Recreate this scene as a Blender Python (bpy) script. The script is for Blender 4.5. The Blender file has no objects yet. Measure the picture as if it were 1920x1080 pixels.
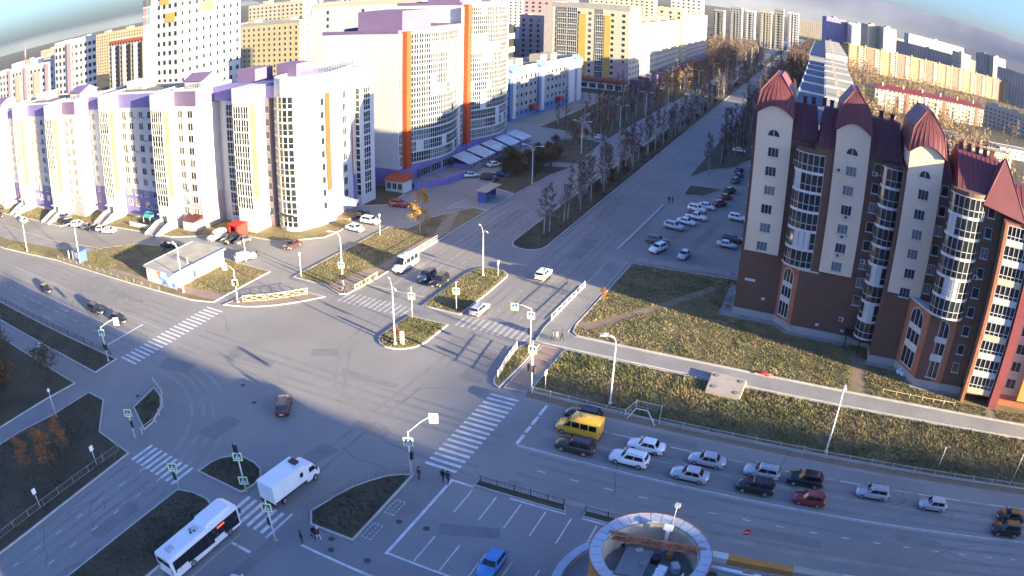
import bpy, bmesh, math, random
from mathutils import Vector, Matrix
R = math.radians
S = bpy.context.scene
COL = S.collection
random.seed(7)

# ------------------------------------------------------------------ camera
# World axes follow the street grid: +X along the main road, +Y along the avenue, metres.
CAM_H, YAW, PITCH, ROLL = 51.0, R(24.0), R(23.63), R(1.236)
cam_d = bpy.data.cameras.new('camera')
cam_d.type = 'PANO'
cam_d.sensor_fit = 'HORIZONTAL'
cam_d.sensor_width = 36.0
cam_d.sensor_height = 20.25
cc = cam_d
cc.panorama_type = 'FISHEYE_LENS_POLYNOMIAL'      # wide surveillance lens with barrel distortion
cc.fisheye_fov = R(170)
cc.fisheye_polynomial_k0 = 0.0
cc.fisheye_polynomial_k1 = -0.7081e-3 * (1920 / 36.0)
cc.fisheye_polynomial_k2 = 0.0
cc.fisheye_polynomial_k3 = -0.0709e-9 * (1920 / 36.0) ** 3
cc.fisheye_polynomial_k4 = 0.0
cam_d.clip_start, cam_d.clip_end = 0.5, 20000
cam = bpy.data.objects.new('camera', cam_d)
COL.objects.link(cam)
cam.matrix_world = (Matrix.Translation((0, 0, CAM_H)) @ Matrix.Rotation(YAW, 4, 'Z')
                    @ Matrix.Rotation(math.pi / 2 - PITCH, 4, 'X') @ Matrix.Rotation(ROLL, 4, 'Z'))
S.camera = cam

# ------------------------------------------------------------------ sky, sun, exposure
SUN_AZ, SUN_EL = R(-13.0), R(8.9)                 # the sun stands low in the direction (cos az, sin az)
world = bpy.data.worlds.new('World'); S.world = world
world.use_nodes = True
wn, wl = world.node_tree.nodes, world.node_tree.links
sky = wn.new('ShaderNodeTexSky'); sky.sky_type = 'NISHITA'; sky.sun_disc = False
sky.sun_elevation = SUN_EL
sky.sun_rotation = R(90) - SUN_AZ
sky.air_density, sky.dust_density, sky.ozone_density = 1.0, 2.2, 2.0
bg = wn['Background']; bg.inputs['Strength'].default_value = 0.058
tint = wn.new('ShaderNodeVectorMath'); tint.operation = 'MULTIPLY'; tint.inputs[1].default_value = (.72, 1.0, 1.75)   # clear cold morning air
wl.new(sky.outputs[0], tint.inputs[0]); wl.new(tint.outputs[0], bg.inputs['Color'])
sun_d = bpy.data.lights.new('sun', 'SUN'); sun_d.energy = 4.8; sun_d.angle = R(0.55); sun_d.color = (1.0, 0.82, 0.51)
sun = bpy.data.objects.new('sun', sun_d); COL.objects.link(sun)
sdir = Vector((math.cos(SUN_EL) * math.cos(SUN_AZ), math.cos(SUN_EL) * math.sin(SUN_AZ), math.sin(SUN_EL)))
sun.rotation_euler = sdir.to_track_quat('Z', 'Y').to_euler()
S.view_settings.view_transform = 'Standard'; S.view_settings.look = 'None'
S.view_settings.exposure = 2.7; S.view_settings.gamma = 1.0
S.cycles.use_denoising = True
S.cycles.max_bounces = 6; S.cycles.diffuse_bounces = 3; S.cycles.glossy_bounces = 2

# ------------------------------------------------------------------ materials
MATS = {}
def mat(name, col=(.5, .5, .5), rough=.8, var=.12, scale=.6, fine=.06, fscale=9, metal=0., spec=.4, bump=0., stretch=(1, 1, 1), col2=None, alpha=None, emit=None):
    if name in MATS: return MATS[name]
    m = bpy.data.materials.new(name); m.use_nodes = True
    n, l = m.node_tree.nodes, m.node_tree.links
    b = n['Principled BSDF']
    b.inputs['Roughness'].default_value = rough; b.inputs['Metallic'].default_value = metal
    b.inputs['Specular IOR Level'].default_value = spec
    geo = n.new('ShaderNodeNewGeometry'); mp = n.new('ShaderNodeMapping'); mp.inputs['Scale'].default_value = stretch
    l.new(geo.outputs['Position'], mp.inputs['Vector'])
    n1 = n.new('ShaderNodeTexNoise'); n1.inputs['Scale'].default_value = scale; n1.inputs['Detail'].default_value = 5
    n2 = n.new('ShaderNodeTexNoise'); n2.inputs['Scale'].default_value = fscale; n2.inputs['Detail'].default_value = 3
    l.new(mp.outputs[0], n1.inputs['Vector']); l.new(mp.outputs[0], n2.inputs['Vector'])
    r1 = n.new('ShaderNodeMapRange'); r1.inputs[1].default_value = .3; r1.inputs[2].default_value = .7
    r1.inputs[3].default_value = 1 - var; r1.inputs[4].default_value = 1 + var
    l.new(n1.outputs['Fac'], r1.inputs[0])
    r2 = n.new('ShaderNodeMapRange'); r2.inputs[1].default_value = .3; r2.inputs[2].default_value = .7
    r2.inputs[3].default_value = 1 - fine; r2.inputs[4].default_value = 1 + fine
    l.new(n2.outputs['Fac'], r2.inputs[0])
    mu = n.new('ShaderNodeMath'); mu.operation = 'MULTIPLY'; l.new(r1.outputs[0], mu.inputs[0]); l.new(r2.outputs[0], mu.inputs[1])
    vm = n.new('ShaderNodeVectorMath'); vm.operation = 'SCALE'
    if col2:
        mx = n.new('ShaderNodeMix'); mx.data_type = 'RGBA'; mx.inputs[6].default_value = (*col, 1); mx.inputs[7].default_value = (*col2, 1)
        rr = n.new('ShaderNodeMapRange'); rr.inputs[1].default_value = .38; rr.inputs[2].default_value = .62
        n3 = n.new('ShaderNodeTexNoise'); n3.inputs['Scale'].default_value = scale * 1.7; n3.inputs['Detail'].default_value = 6
        ad = n.new('ShaderNodeVectorMath'); ad.inputs[1].default_value = (31, 17, 5); l.new(mp.outputs[0], ad.inputs[0]); l.new(ad.outputs[0], n3.inputs['Vector'])
        l.new(n3.outputs['Fac'], rr.inputs[0]); l.new(rr.outputs[0], mx.inputs[0]); l.new(mx.outputs[2], vm.inputs[0])
    else:
        vm.inputs[0].default_value = col
    l.new(mu.outputs[0], vm.inputs['Scale']); l.new(vm.outputs[0], b.inputs['Base Color'])
    if bump:
        bp = n.new('ShaderNodeBump'); bp.inputs['Strength'].default_value = bump; bp.inputs['Distance'].default_value = .05
        l.new(n2.outputs['Fac'], bp.inputs['Height']); l.new(bp.outputs[0], b.inputs['Normal'])
    if emit:
        b.inputs['Emission Color'].default_value = (*emit[0], 1); b.inputs['Emission Strength'].default_value = emit[1]
    MATS[name] = m
    return m

ASPH = mat('asphalt', (.205, .196, .188), .85, .10, .05, .07, 3.5, bump=.15, col2=(.236, .223, .211))
ASPH_OLD = mat('old asphalt', (.23, .22, .21), .9, .12, .15, .1, 4, bump=.1)
PAVE = mat('sidewalk asphalt', (.23, .222, .215), .9, .14, .2, .12, 5, bump=.1)
PAVER = mat('grey pavers', (.20, .19, .185), .85, .12, .25, .16, 6, bump=.2)
PINKPAVE = mat('worn pink pavers', (.26, .19, .15), .9, .14, .4, .1, 7)
DIRT = mat('trodden dirt', (.20, .15, .105), .95, .18, .5, .14, 6, bump=.3)
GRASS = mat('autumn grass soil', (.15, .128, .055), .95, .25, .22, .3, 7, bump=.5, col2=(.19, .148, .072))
GRASS_SHADE = mat('shade toned lawn soil', (.06, .053, .03), .95, .25, .12, .25, 6, bump=.5, col2=(.078, .061, .038))  # darker copy of the grass soil, shade of the lawns put into the colour
KERB = mat('kerb concrete', (.40, .385, .36), .85, .15, .5, .12, 6)
PAINT = mat('road paint', (.55, .55, .55), .7, .22, .9, .16, 6)
PAINT_W = mat('worn road paint', (.38, .37, .355), .75, .2, .9, .16, 6)
FIELD = mat('far ground', (.048, .043, .026), .95, .3, .012, .2, .5, col2=(.066, .053, .033))
FOREST = mat('far forest', (.055, .058, .045), .95, .3, .02, .3, .2)
WHITEMETAL = mat('white painted steel', (.72, .72, .70), .45, .06, 1.5, .05, 8)
GREYMETAL = mat('galvanised steel', (.50, .50, .49), .4, .1, 1.2, .06, 9, metal=.4)
DARK = mat('dark plastic', (.025, .025, .028), .5, .1, 2, .05, 8)
GLASS = mat('window glass', (.02, .026, .035), .07, .25, .35, .1, 2, spec=.6)
GLASS2 = mat('curtained window glass', (.13, .14, .15), .12, .35, .5, .2, 3, spec=.5)
FRAME = mat('white window frame', (.52, .52, .52), .5, .04, 1, .03, 8)

# ------------------------------------------------------------------ mesh helpers
class MB:
    """Collects polygons for one mesh."""
    def __init__(s): s.v, s.f, s.m, s.sm = [], [], [], []
    def poly(s, pts, m=0, smooth=False):
        i = len(s.v); s.v += [tuple(p) for p in pts]; s.f.append(tuple(range(i, i + len(pts)))); s.m.append(m); s.sm.append(smooth); return s
    def box(s, x0, x1, y0, y1, z0, z1, m=0):
        i = len(s.v); s.v += [(x0, y0, z0), (x1, y0, z0), (x1, y1, z0), (x0, y1, z0), (x0, y0, z1), (x1, y0, z1), (x1, y1, z1), (x0, y1, z1)]
        for f in ((3, 2, 1, 0), (4, 5, 6, 7), (0, 1, 5, 4), (1, 2, 6, 5), (2, 3, 7, 6), (3, 0, 4, 7)):
            s.f.append(tuple(i + k for k in f)); s.m.append(m); s.sm.append(False)
        return s
    def prism(s, poly, z0, z1, m=0, mtop=None, bottom=False, smooth=False):
        a = sum(poly[k - 1][0] * poly[k][1] - poly[k][0] * poly[k - 1][1] for k in range(len(poly)))
        if a < 0: poly = poly[::-1]
        n, i = len(poly), len(s.v)
        s.v += [(p[0], p[1], z0) for p in poly] + [(p[0], p[1], z1) for p in poly]
        for k in range(n):
            j = (k + 1) % n; s.f.append((i + k, i + j, i + n + j, i + n + k)); s.m.append(m); s.sm.append(smooth)
        s.f.append(tuple(range(i + n, i + 2 * n))); s.m.append(m if mtop is None else mtop); s.sm.append(False)
        if bottom: s.f.append(tuple(range(i + n - 1, i - 1, -1))); s.m.append(m); s.sm.append(False)
        return s
    def loft(s, rings, m=0, cap0=True, cap1=True, smooth=True, closed=True, mats=None):
        n, i = len(rings[0]), len(s.v)
        for r in rings: s.v += [tuple(p) for p in r]
        for a in range(len(rings) - 1):
            for k in range(n if closed else n - 1):
                j = (k + 1) % n
                s.f.append((i + a * n + k, i + a * n + j, i + (a + 1) * n + j, i + (a + 1) * n + k)); s.m.append(mats[a] if mats else m); s.sm.append(smooth)
        if cap0: s.f.append(tuple(range(i + n - 1, i - 1, -1))); s.m.append(m); s.sm.append(False)
        if cap1: s.f.append(tuple(range(i + (len(rings) - 1) * n, i + len(rings) * n))); s.m.append(m); s.sm.append(False)
        return s
    def tube(s, pts, r, n=6, m=0, smooth=True):
        pts = [Vector(p) for p in pts]
        if not isinstance(r, (list, tuple)): r = [r] * len(pts)
        rings = []
        for k, p in enumerate(pts):
            d = (pts[min(k + 1, len(pts) - 1)] - pts[max(k - 1, 0)]).normalized()
            a = d.cross(Vector((0, 0, 1)) if abs(d.z) < .95 else Vector((1, 0, 0))).normalized(); b = d.cross(a)
            rings.append([p + (a * math.cos(t) + b * math.sin(t)) * r[k] for t in [2 * math.pi * q / n for q in range(n)]])
        return s.loft(rings, m, smooth=smooth)
    def mesh(s, name, mats):
        me = bpy.data.meshes.new(name); me.from_pydata(s.v, [], s.f)
        for m in (mats if isinstance(mats, (list, tuple)) else [mats]): me.materials.append(m)
        me.polygons.foreach_set('material_index', s.m); me.polygons.foreach_set('use_smooth', s.sm)
        me.update(); return me

def put(name, me, parent=None, loc=(0, 0, 0), rz=0., sc=None, rx=0., ry=0.):
    o = bpy.data.objects.new(name, me); COL.objects.link(o)
    o.location = loc
    if rz or rx or ry: o.rotation_euler = (rx, ry, rz)
    if sc: o.scale = sc if isinstance(sc, (tuple, list)) else (sc,) * 3
    if parent: o.parent = parent
    return o
def tag(o, label=None, cat=None, group=None, kind=None):
    if label: o['label'] = label
    if cat: o['category'] = cat
    if group: o['group'] = group
    if kind: o['kind'] = kind
    return o
def thing(name, label, cat, loc=(0, 0, 0), rz=0., group=None):
    return tag(put(name, None, None, loc, rz), label, cat, group)
def struct(name, me, parent=None, loc=(0, 0, 0)):
    o = put(name, me, parent, loc)
    if not parent: o['kind'] = 'structure'
    return o
def copy_tree(o, loc, rz, label=None, parent=None, group=None):
    c = o.copy(); COL.objects.link(c); c.parent = parent
    if parent is None: c.location = loc; c.rotation_euler = (0, 0, rz)
    if label: c['label'] = label
    if group: c['group'] = group
    for ch in o.children: copy_tree(ch, None, None, None, c)
    return c
def inset(poly, d):
    a = sum(poly[k - 1][0] * poly[k][1] - poly[k][0] * poly[k - 1][1] for k in range(len(poly)))
    s = 1 if a > 0 else -1; out = []; n = len(poly)
    for k in range(n):
        p0, p, p1 = Vector(poly[k - 1][:2]), Vector(poly[k][:2]), Vector(poly[(k + 1) % n][:2])
        e0, e1 = (p - p0).normalized(), (p1 - p).normalized()
        n0, n1 = Vector((-e0.y, e0.x)) * s, Vector((-e1.y, e1.x)) * s
        b = (n0 + n1); b = b.normalized() if b.length > 1e-6 else n0
        q = p + b * (d / max(.35, b.dot(n0))); out.append((q.x, q.y))
    return out
def arc(cx, cy, r, a0, a1, n):
    return [(cx + r * math.cos(R(a0 + (a1 - a0) * k / n)), cy + r * math.sin(R(a0 + (a1 - a0) * k / n))) for k in range(n + 1)]

# ------------------------------------------------------------------ ground, roads, pavements
g = MB(); g.poly([(-7000, -1500, -.05), (6000, -1500, -.05), (6000, 8000, -.05), (-7000, 8000, -.05)])
struct('ground', g.mesh('ground', FIELD))
g = MB(); g.poly([(-330, -20, 0), (90, -20, 0), (90, 330, 0), (-330, 330, 0)])
road = struct('road', g.mesh('road', ASPH))

def raised(name, poly, top, z=.15, kerb=.22, kz=.17, lip=True):
    """A raised verge, lawn or pavement; its kerb is a ring round it."""
    inn = inset(poly, kerb) if kerb else poly
    o = struct(name, MB().prism(inn, -.02, z).mesh(name, top))
    if kerb:
        m = MB(); n = len(poly); a = [(p[0], p[1]) for p in poly]
        for k in range(n):
            j = (k + 1) % n
            m.poly([(*a[k], kz), (*a[j], kz), (*inn[j], kz), (*inn[k], kz)] if True else [])
            m.poly([(*a[k], -.02), (*a[j], -.02), (*a[j], kz), (*a[k], kz)])
            m.poly([(*inn[j], -.02), (*inn[k], -.02), (*inn[k], kz), (*inn[j], kz)])
        put('kerb', m.mesh('kerb', KERB), o)
    return o
ISL1 = [(-57.4, 86), (-57.2, 89.2), (-50.2, 89.2), (-50.3, 82.6), (-50.9, 80.7), (-52.2, 79.3), (-53.6, 78.7), (-54.9, 78.6), (-56.2, 79.2), (-57.1, 80.2), (-57.5, 81.4)]
ISL2 = [(-57.3, 93.3), (-50.2, 93.1), (-50.0, 102), (-50.1, 110.3), (-50.6, 111.6), (-51.7, 112.5), (-53.5, 112.8), (-55.4, 112.4), (-56.7, 111), (-57.3, 108)]
MEDN = [(-56.8, 820), (-56.9, 139), (-56.7, 127.2), (-56, 125.4), (-54.6, 124.3), (-52.7, 124), (-50.9, 124.7), (-49.9, 126.1), (-49.6, 128), (-49.6, 820)]
MEDS = [(-57.5, -20), (-57.6, 37.2), (-55.5, 38), (-53.3, 38.2), (-51.3, 37.4), (-50, 36), (-50, -20)]
MEDT = [(-57.9, 41.2), (-57.8, 43.6), (-57.3, 45.1), (-56.2, 46.3), (-54.6, 46.9), (-52.9, 46.8), (-51.4, 46.2), (-50.5, 45.1), (-50.2, 43.6), (-50.6, 41.4)]
NW1 = [(-90.4, 92.9), (-98.6, 93.1), (-103, 93.6), (-120, 93.4), (-133, 90.4), (-140.3, 84), (-164, 80.8), (-201, 80.6), (-330, 80), (-330, 66), (-173.6, 70), (-146.7, 73.4), (-113.4, 74.7), (-95.4, 75.8), (-90.7, 77.2)]
NW2 = [(-88.3, 77.4), (-86.2, 78), (-84, 78.8), (-81.5, 80.2), (-79.2, 82), (-76.4, 85), (-73.7, 88.7), (-77.9, 88.8), (-83, 85.6), (-87.1, 82.6)]
NW3 = [(-84.6, 92.8), (-77, 92.6), (-72.2, 90.7), (-71, 91.4), (-70.2, 98), (-69.9, 122), (-69.9, 142.6), (-74, 143), (-78.7, 133), (-79.4, 124.4), (-83.7, 124), (-84, 108)]
SWV = [(-330, 50), (-139, 51.7), (-112.7, 52.4), (-90.7, 53.3), (-90.5, 48.1), (-105, 47.8), (-129, 47), (-330, 43)]
SWL = [(-330, 39.5), (-122, 43.4), (-91, 44), (-91.6, 38), (-92, 27), (-93.2, -20), (-330, -20)]
SWL2 = [(-86.6, 43.9), (-82.4, 44.1), (-76.2, 38.5), (-68.5, 38.1), (-68.2, 32), (-67.7, 18), (-67.3, -20), (-89, -20), (-87.9, 29.5), (-86.7, 36)]
SWT = [(-78, 51.4), (-75.2, 50.4), (-72.6, 48.2), (-71, 45), (-70.7, 42.9), (-76.6, 45.7)]
SEL = [(-42, 43.4), (-41.2, 47.1), (-40.4, 49.6), (-39.4, 51.4), (-38.3, 53), (-37, 54.1), (-35.7, 54.7), (-35.4, 41.9), (-40.7, 41.6)]
COR = [(-37.1, 77.9), (-36.5, 76.6), (-35.4, 75.9), (-35.1, 83.9), (-35.2, 89.6), (-37, 89.3), (-37.8, 87.4), (-38, 85.6)]
ELOW = [(-31.6, 77), (90, 76.6), (90, 90.1), (-31.6, 89.8)]
EUP = [(-31.4, 94.5), (90, 94.3), (90, 128), (-13, 128.3), (-32.2, 127), (-32.9, 98), (-32.4, 95.4)]
for nm, pl, m, z in (('grass_island', ISL1, GRASS, .18), ('grass_island', ISL2, GRASS, .18), ('grass_median', MEDN, GRASS_SHADE, .16), ('grass_median', MEDS, GRASS_SHADE, .15),
                     ('grass_island', MEDT, GRASS_SHADE, .15), ('grass_verge', NW1, GRASS, .14), ('paved_island', NW2, PINKPAVE, .15), ('grass_verge', NW3, GRASS, .15),
                     ('grass_verge', SWV, GRASS_SHADE, .14), ('lawn', SWL, GRASS_SHADE, .12), ('lawn', SWL2, GRASS_SHADE, .12), ('grass_verge', SWT, GRASS_SHADE, .13),
                     ('lawn', SEL, GRASS_SHADE, .15), ('grass_island', COR, GRASS, .16), ('lawn', ELOW, GRASS, .12), ('lawn', EUP, GRASS, .12)):
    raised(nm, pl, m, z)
# yards in front of the blocks on the far side
YARD = [(-330, 83), (-213.8, 86.6), (-198.7, 88.1), (-170.5, 88.9), (-167.5, 92.1), (-148.4, 95.9), (-126.9, 97.5), (-120.2, 100.8), (-108.4, 105.7), (-99.5, 105.9), (-96.2, 109), (-92.3, 112.3),
        (-91.7, 117), (-92.4, 123), (-97, 124), (-112, 135), (-330, 125)]
raised('yard_lawn', YARD, GRASS, .14)
raised('yard_lawn', [(-112, 135), (-99, 132.8), (-92.1, 136.7), (-93.6, 145.5), (-97, 150), (-125, 150)], GRASS_SHADE, .14)
raised('sidewalk', [(-78.9, 139.6), (-74.2, 143.4), (-69.9, 143), (-69.6, 157), (-78, 160)], PAVE, .13)
raised('grass_verge', [(-78.6, 160.6), (-69.7, 157.6), (-68.9, 178), (-66.8, 189), (-77.2, 186.1), (-86, 188)], GRASS_SHADE, .14)
raised('grass_verge', [(-85, 194), (-77, 190.5), (-66, 193.5), (-68, 205), (-69.6, 225), (-81.4, 230)], GRASS_SHADE, .14)
raised('grass_verge', [(-97, 238), (-84, 236), (-69.6, 231), (-69.6, 330), (-97, 330)], GRASS_SHADE, .14)
raised('lawn', [(-33.6, 189.8), (-24.5, 191), (-27.9, 181), (-33.3, 179)], GRASS_SHADE, .14)
raised('lawn', [(-35.5, 198), (-31, 211), (-25, 219), (-22, 232), (-10, 250), (40, 260), (40, 330), (-36, 330)], GRASS_SHADE, .13)
raised('lawn', [(-12, 131.5), (90, 131), (90, 328), (44, 328), (42, 255), (-8, 247), (-10, 160)], GRASS_SHADE, .1)
raised('kerb_strip', [(-37.1, 133), (-35.9, 168), (-35.4, 168), (-36.5, 133)], KERB, .12, kerb=0)
raised('sidewalk', [(-31.5, 130.3), (-13.4, 132.6), (-13.4, 130.2), (-31.5, 128.2)], PAVE, .1, kerb=.12, kz=.13)

def sheet(name, poly, m, z=.004, parent=None):
    return struct(name, MB().poly([(p[0], p[1], z) for p in poly]).mesh(name, m), parent)
raised('sidewalk', [(-35.2, 90.35), (90, 90.3), (90, 94.1), (-31.5, 94.2), (-33, 95.2), (-33.2, 98), (-32.9, 127), (-36.6, 127), (-36.9, 95), (-36.4, 90.5)], PAVE, .1, kerb=.14, kz=.12)
raised('sidewalk', [(-34.9, 76.4), (-31.8, 76.6), (-31.8, 89.6), (-34.9, 89.6)], PINKPAVE, .1, kerb=.12, kz=.12)
sheet('plaza_paving', [(-43.3, 20), (-43, 38), (-42.5, 43.7), (-41.2, 48.5), (-39.6, 52.2), (-37, 55), (-35.9, 57.2), (-31.3, 57.2), (-31.3, 42), (-6, 42.5), (-6, 38.6), (-30.4, 38.9), (-39.8, 38.2), (-41.7, 35.4), (-41.7, 20)], PAVER)
sheet('path', [(-330, 75), (-180, 74.4), (-150, 78.6), (-141, 80.4), (-139, 83.2), (-164, 80.4), (-330, 79.2)], PAVE, .146)
sheet('path', [(-95, 77.5), (-112, 76.8), (-126, 76.4), (-126, 77.8), (-112, 78.3), (-96, 80), (-91, 82), (-91, 78)], PINKPAVE, .146)
sheet('path', [(-76, 93), (-72.4, 91.4), (-71.4, 92), (-71, 103), (-74, 103)], PINKPAVE, .156)
sheet('path', [(-83.6, 118), (-71, 125), (-70.4, 130), (-83.4, 121)], DIRT, .156)
sheet('path', [(-73, 104), (-71, 104), (-70.6, 126), (-76, 142), (-77.4, 138), (-72.6, 124)], PINKPAVE, .157)
sheet('dirt_path', [(-32.2, 96.6), (-29.4, 97.6), (-26.4, 103.2), (-22.1, 109.2), (-14.6, 122), (-15.9, 123.2), (-23.2, 110.6), (-27.6, 104.4), (-31, 99.9), (-32.5, 99.4)], DIRT, .126)
sheet('dirt_path', [(11.4, 94.6), (13.8, 94.6), (14.2, 105), (11.8, 109)], DIRT, .126)
sheet('dirt_path', [(36.6, 94.6), (38.4, 94.6), (37.6, 99.5), (36, 99.5)], DIRT, .126)
sheet('road_shoulder', [(-31.6, 75.55), (90, 75.5), (90, 76.55), (-31.6, 76.95)], DIRT, .004)
far_av = sheet('avenue_carriageway', [(-69.6, 330), (-57, 330), (-57, 1500), (-70, 1500)], ASPH, -.02)
sheet('avenue_carriageway', [(-49.4, 330), (-36.5, 330), (-36.5, 1500), (-50, 1500)], ASPH, -.02)
sheet('side_road', [(-330, -20), (-330, 330), (-900, 500), (-900, -150)], FIELD, -.03)
sheet('path', [(-90, 262), (-88.4, 262), (-74, 233), (-76, 233)], PAVE, .146)
sheet('path', [(-91, 262), (-89.4, 262), (-92, 328), (-94, 328)], PAVE, .147)

# painted markings: each a thin sheet of its own on the road
mk_cache = {}
def mark(name, x0, x1, y0, y1, m=PAINT, z=.005, parent=None, rz=0):
    w, h = round(abs(x1 - x0), 2), round(abs(y1 - y0), 2); key = (w, h, m.name)
    if key not in mk_cache:
        mk_cache[key] = MB().poly([(-w / 2, -h / 2, 0), (w / 2, -h / 2, 0), (w / 2, h / 2, 0), (-w / 2, h / 2, 0)]).mesh(name, m)
    return put(name, mk_cache[key], parent or road, ((x0 + x1) / 2, (y0 + y1) / 2, z), rz)
for k in range(28): mark('lane_dash', -24 + 4 * k, -23 + 4 * k, 61.65, 61.77)
mark('centre_line', -28, 90, 65.28, 65.42); mark('centre_line', -28, 90, 65.0, 65.12, PAINT_W)
for k in range(30): mark('lane_line', -20.5 + 3.7 * k, -17.6 + 3.7 * k, 68.9, 69.0, PAINT_W)
for k in range(30): mark('lane_line', -26 + 3.7 * k, -23 + 3.7 * k, 72.2, 72.34, PAINT if k % 3 else PAINT_W)
for y0, y1 in ((65.5, 67.6), (68.1, 69.6), (70, 72), (72.4, 74.9)): mark('stop_line', -28.35, -27.95, y0, y1)
for k in range(17): mark('zebra_stripe', -35.8, -31.8, 57.25 + 1.05 * k, 57.7 + 1.05 * k)
for k in range(21): mark('zebra_stripe', -90.5, -86.4, 54.1 + 1.05 * k, 54.55 + 1.05 * k)
for k in range(9): mark('zebra_stripe', -67.4 + 1.02 * k, -66.95 + 1.02 * k, 37.4, 41.4)
for k in range(6): mark('zebra_stripe', -49.6 + 1.0 * k, -49.15 + 1.0 * k, 37.5, 41.5)
for k in range(13): mark('zebra_stripe', -71 + 1.03 * k, -70.55 + 1.03 * k, 88.5, 92.2, PAINT_W)
for k in range(12): mark('zebra_stripe', -49.4 + 1.02 * k, -48.95 + 1.02 * k, 89.6, 93.4, PAINT_W)
mark('stop_line', -96.75, -96.35, 55.5, 64.2)
mark('centre_line', -160, -97, 60.3, 60.42); mark('lane_line', -160, -92, 64.95, 65.07, PAINT_W)
for k in range(16): mark('lane_dash', -164 + 4 * k, -163 + 4 * k, 57.4, 57.52)
for k in range(7): mark('lane_dash', -126 + 4.2 * k, -125 + 4.2 * k, 69.4, 69.5, PAINT_W)
for k in range(10): mark('lane_dash', -64.5, -64.38, 1 + 3.95 * k, 2 + 3.95 * k); mark('lane_dash', -61.1, -60.98, 1 + 3.95 * k, 2 + 3.95 * k)
mark('lane_line', -46.2, -46.08, 6, 36, PAINT_W)
for x0, x1 in ((-46, -45.3), (-45.1, -43.4)): mark('stop_line', x0, x1, 34.2, 34.6)
mark('kerb_line', -43.55, -43.3, 37.2, 42)
for k in range(6): mark('bay_line', -28.87 + 2.84 * k, -28.73 + 2.84 * k, 51.1, 55.4)
for k in range(6): mark('bay_line', -28.73 + 2.82 * k, -28.59 + 2.82 * k, 42.5, 46.8)
mark('bay_line', -31.75, -31.4, 42, 56.1, z=.008); mark('bay_line', -31.4, -6, 42.1, 42.35, z=.008)
mark('bay_line', -31.4, -29.0, 55.8, 56.1); mark('bay_line', -24.6, -18.2, 55.75, 56.0); mark('bay_line', -16.5, -8, 55.75, 56.0)
mark('bay_line', -39.6, -12, 38.35, 38.65, z=.008)
for k in range(14):
    for x in (-66.2, -63, -60.1): mark('lane_line', x, x + .1, 98 + 3.4 * k, 100.6 + 3.4 * k, PAINT_W)
for k in range(26): mark('lane_dash', -45.6, -45.48, 97 + 4.2 * k, 98 + 4.2 * k, PAINT_W); mark('lane_dash', -41.4, -41.28, 96 + 4.2 * k, 97 + 4.2 * k, PAINT_W)
mark('stop_line', -69.6, -58.4, 96.3, 96.6, PAINT_W)
for y0 in (47.6, 43.1):                           # dashed bicycle boxes on the plaza
    for k in range(5): mark('box_dash', -34.1, -34.0, y0 + .5 * k, y0 + .3 + .5 * k, z=.009); mark('box_dash', -35.2, -35.1, y0 + .5 * k, y0 + .3 + .5 * k, z=.009); mark('box_dash', -34.65, -34.5, y0 + .1 + .5 * k, y0 + .3 + .5 * k, PAINT_W, z=.009)
    for k in range(3): mark('box_dash', -35.1 + .4 * k, -34.85 + .4 * k, y0 - .1, y0, z=.009); mark('box_dash', -35.1 + .4 * k, -34.85 + .4 * k, y0 + 2.4, y0 + 2.5, z=.009)
def arrow(x, y, rz):
    m = MB().poly([(-2, -.08, 0), (.6, -.08, 0), (.6, .08, 0), (-2, .08, 0)]).poly([(.6, -.35, 0), (1.8, 0, 0), (.6, .35, 0)])
    put('lane_arrow', m.mesh('lane_arrow', PAINT_W), road, (x, y, .006), rz)
for x, y, a in ((-119, 54.6, 0), (-118, 58.8, 0), (-63.5, 104, -90), (-60.5, 108, -90)): arrow(x, y, R(a))

# repairs and wear on the asphalt: patches with their own outline and faint polished wheel tracks
PATCH = mat('dark asphalt patch', (.182, .175, .169), .9, .12, .4, .1, 5); TRACK = mat('polished wheel track', (.197, .189, .182), .8, .12, .3, .08, 4); DUST = mat('dusty asphalt edge', (.25, .233, .212), .9, .15, .3, .1, 5)
rp = random.Random(21)
for x, y, w, h, a in ((-70, 66, 7, 2.2, 4), (-45, 60, 5, 1.6, -8), (-52, 70, 9, 1.4, 2), (-80, 58, 6, 3, 12), (-62, 73, 4, 2.4, 30), (-40, 80, 3, 8, 3), (-46, 84, 3.2, 6, 0), (-64, 96, 2.6, 9, 0), (-62, 50, 3, 5, 0), (-47.5, 52, 2.4, 5, -10), (5, 60, 9, 1.5, 0), (22, 63, 6, 1.3, 0), (-12, 73.6, 8, 1.2, 0), (-110, 70, 12, 1.6, 2), (-128, 56, 7, 1.4, 0), (-43, 130, 3, 12, 0), (-46, 160, 3, 20, 0), (-63, 140, 2.5, 14, 0), (-28, 148, 2, 16, -10), (-22, 150, 1.6, 22, -6), (-26, 49, 6, 1.6, 20), (-60, 28, 2, 7, 0)):
    q = [(x + (sx * w / 2 + rp.uniform(-.3, .3)) * math.cos(R(a)) - (sy * h / 2 + rp.uniform(-.2, .2)) * math.sin(R(a)), y + (sx * w / 2) * math.sin(R(a)) + (sy * h / 2 + rp.uniform(-.2, .2)) * math.cos(R(a))) for sx, sy in ((-1, -1), (0, -1.1), (1, -1), (1.05, 0), (1, 1), (.1, 1.05), (-1, 1))]
    put('asphalt_patch', MB().poly([(p[0], p[1], .0035) for p in q]).mesh('asphalt_patch', PATCH), road)
TZ = [0]
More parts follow.
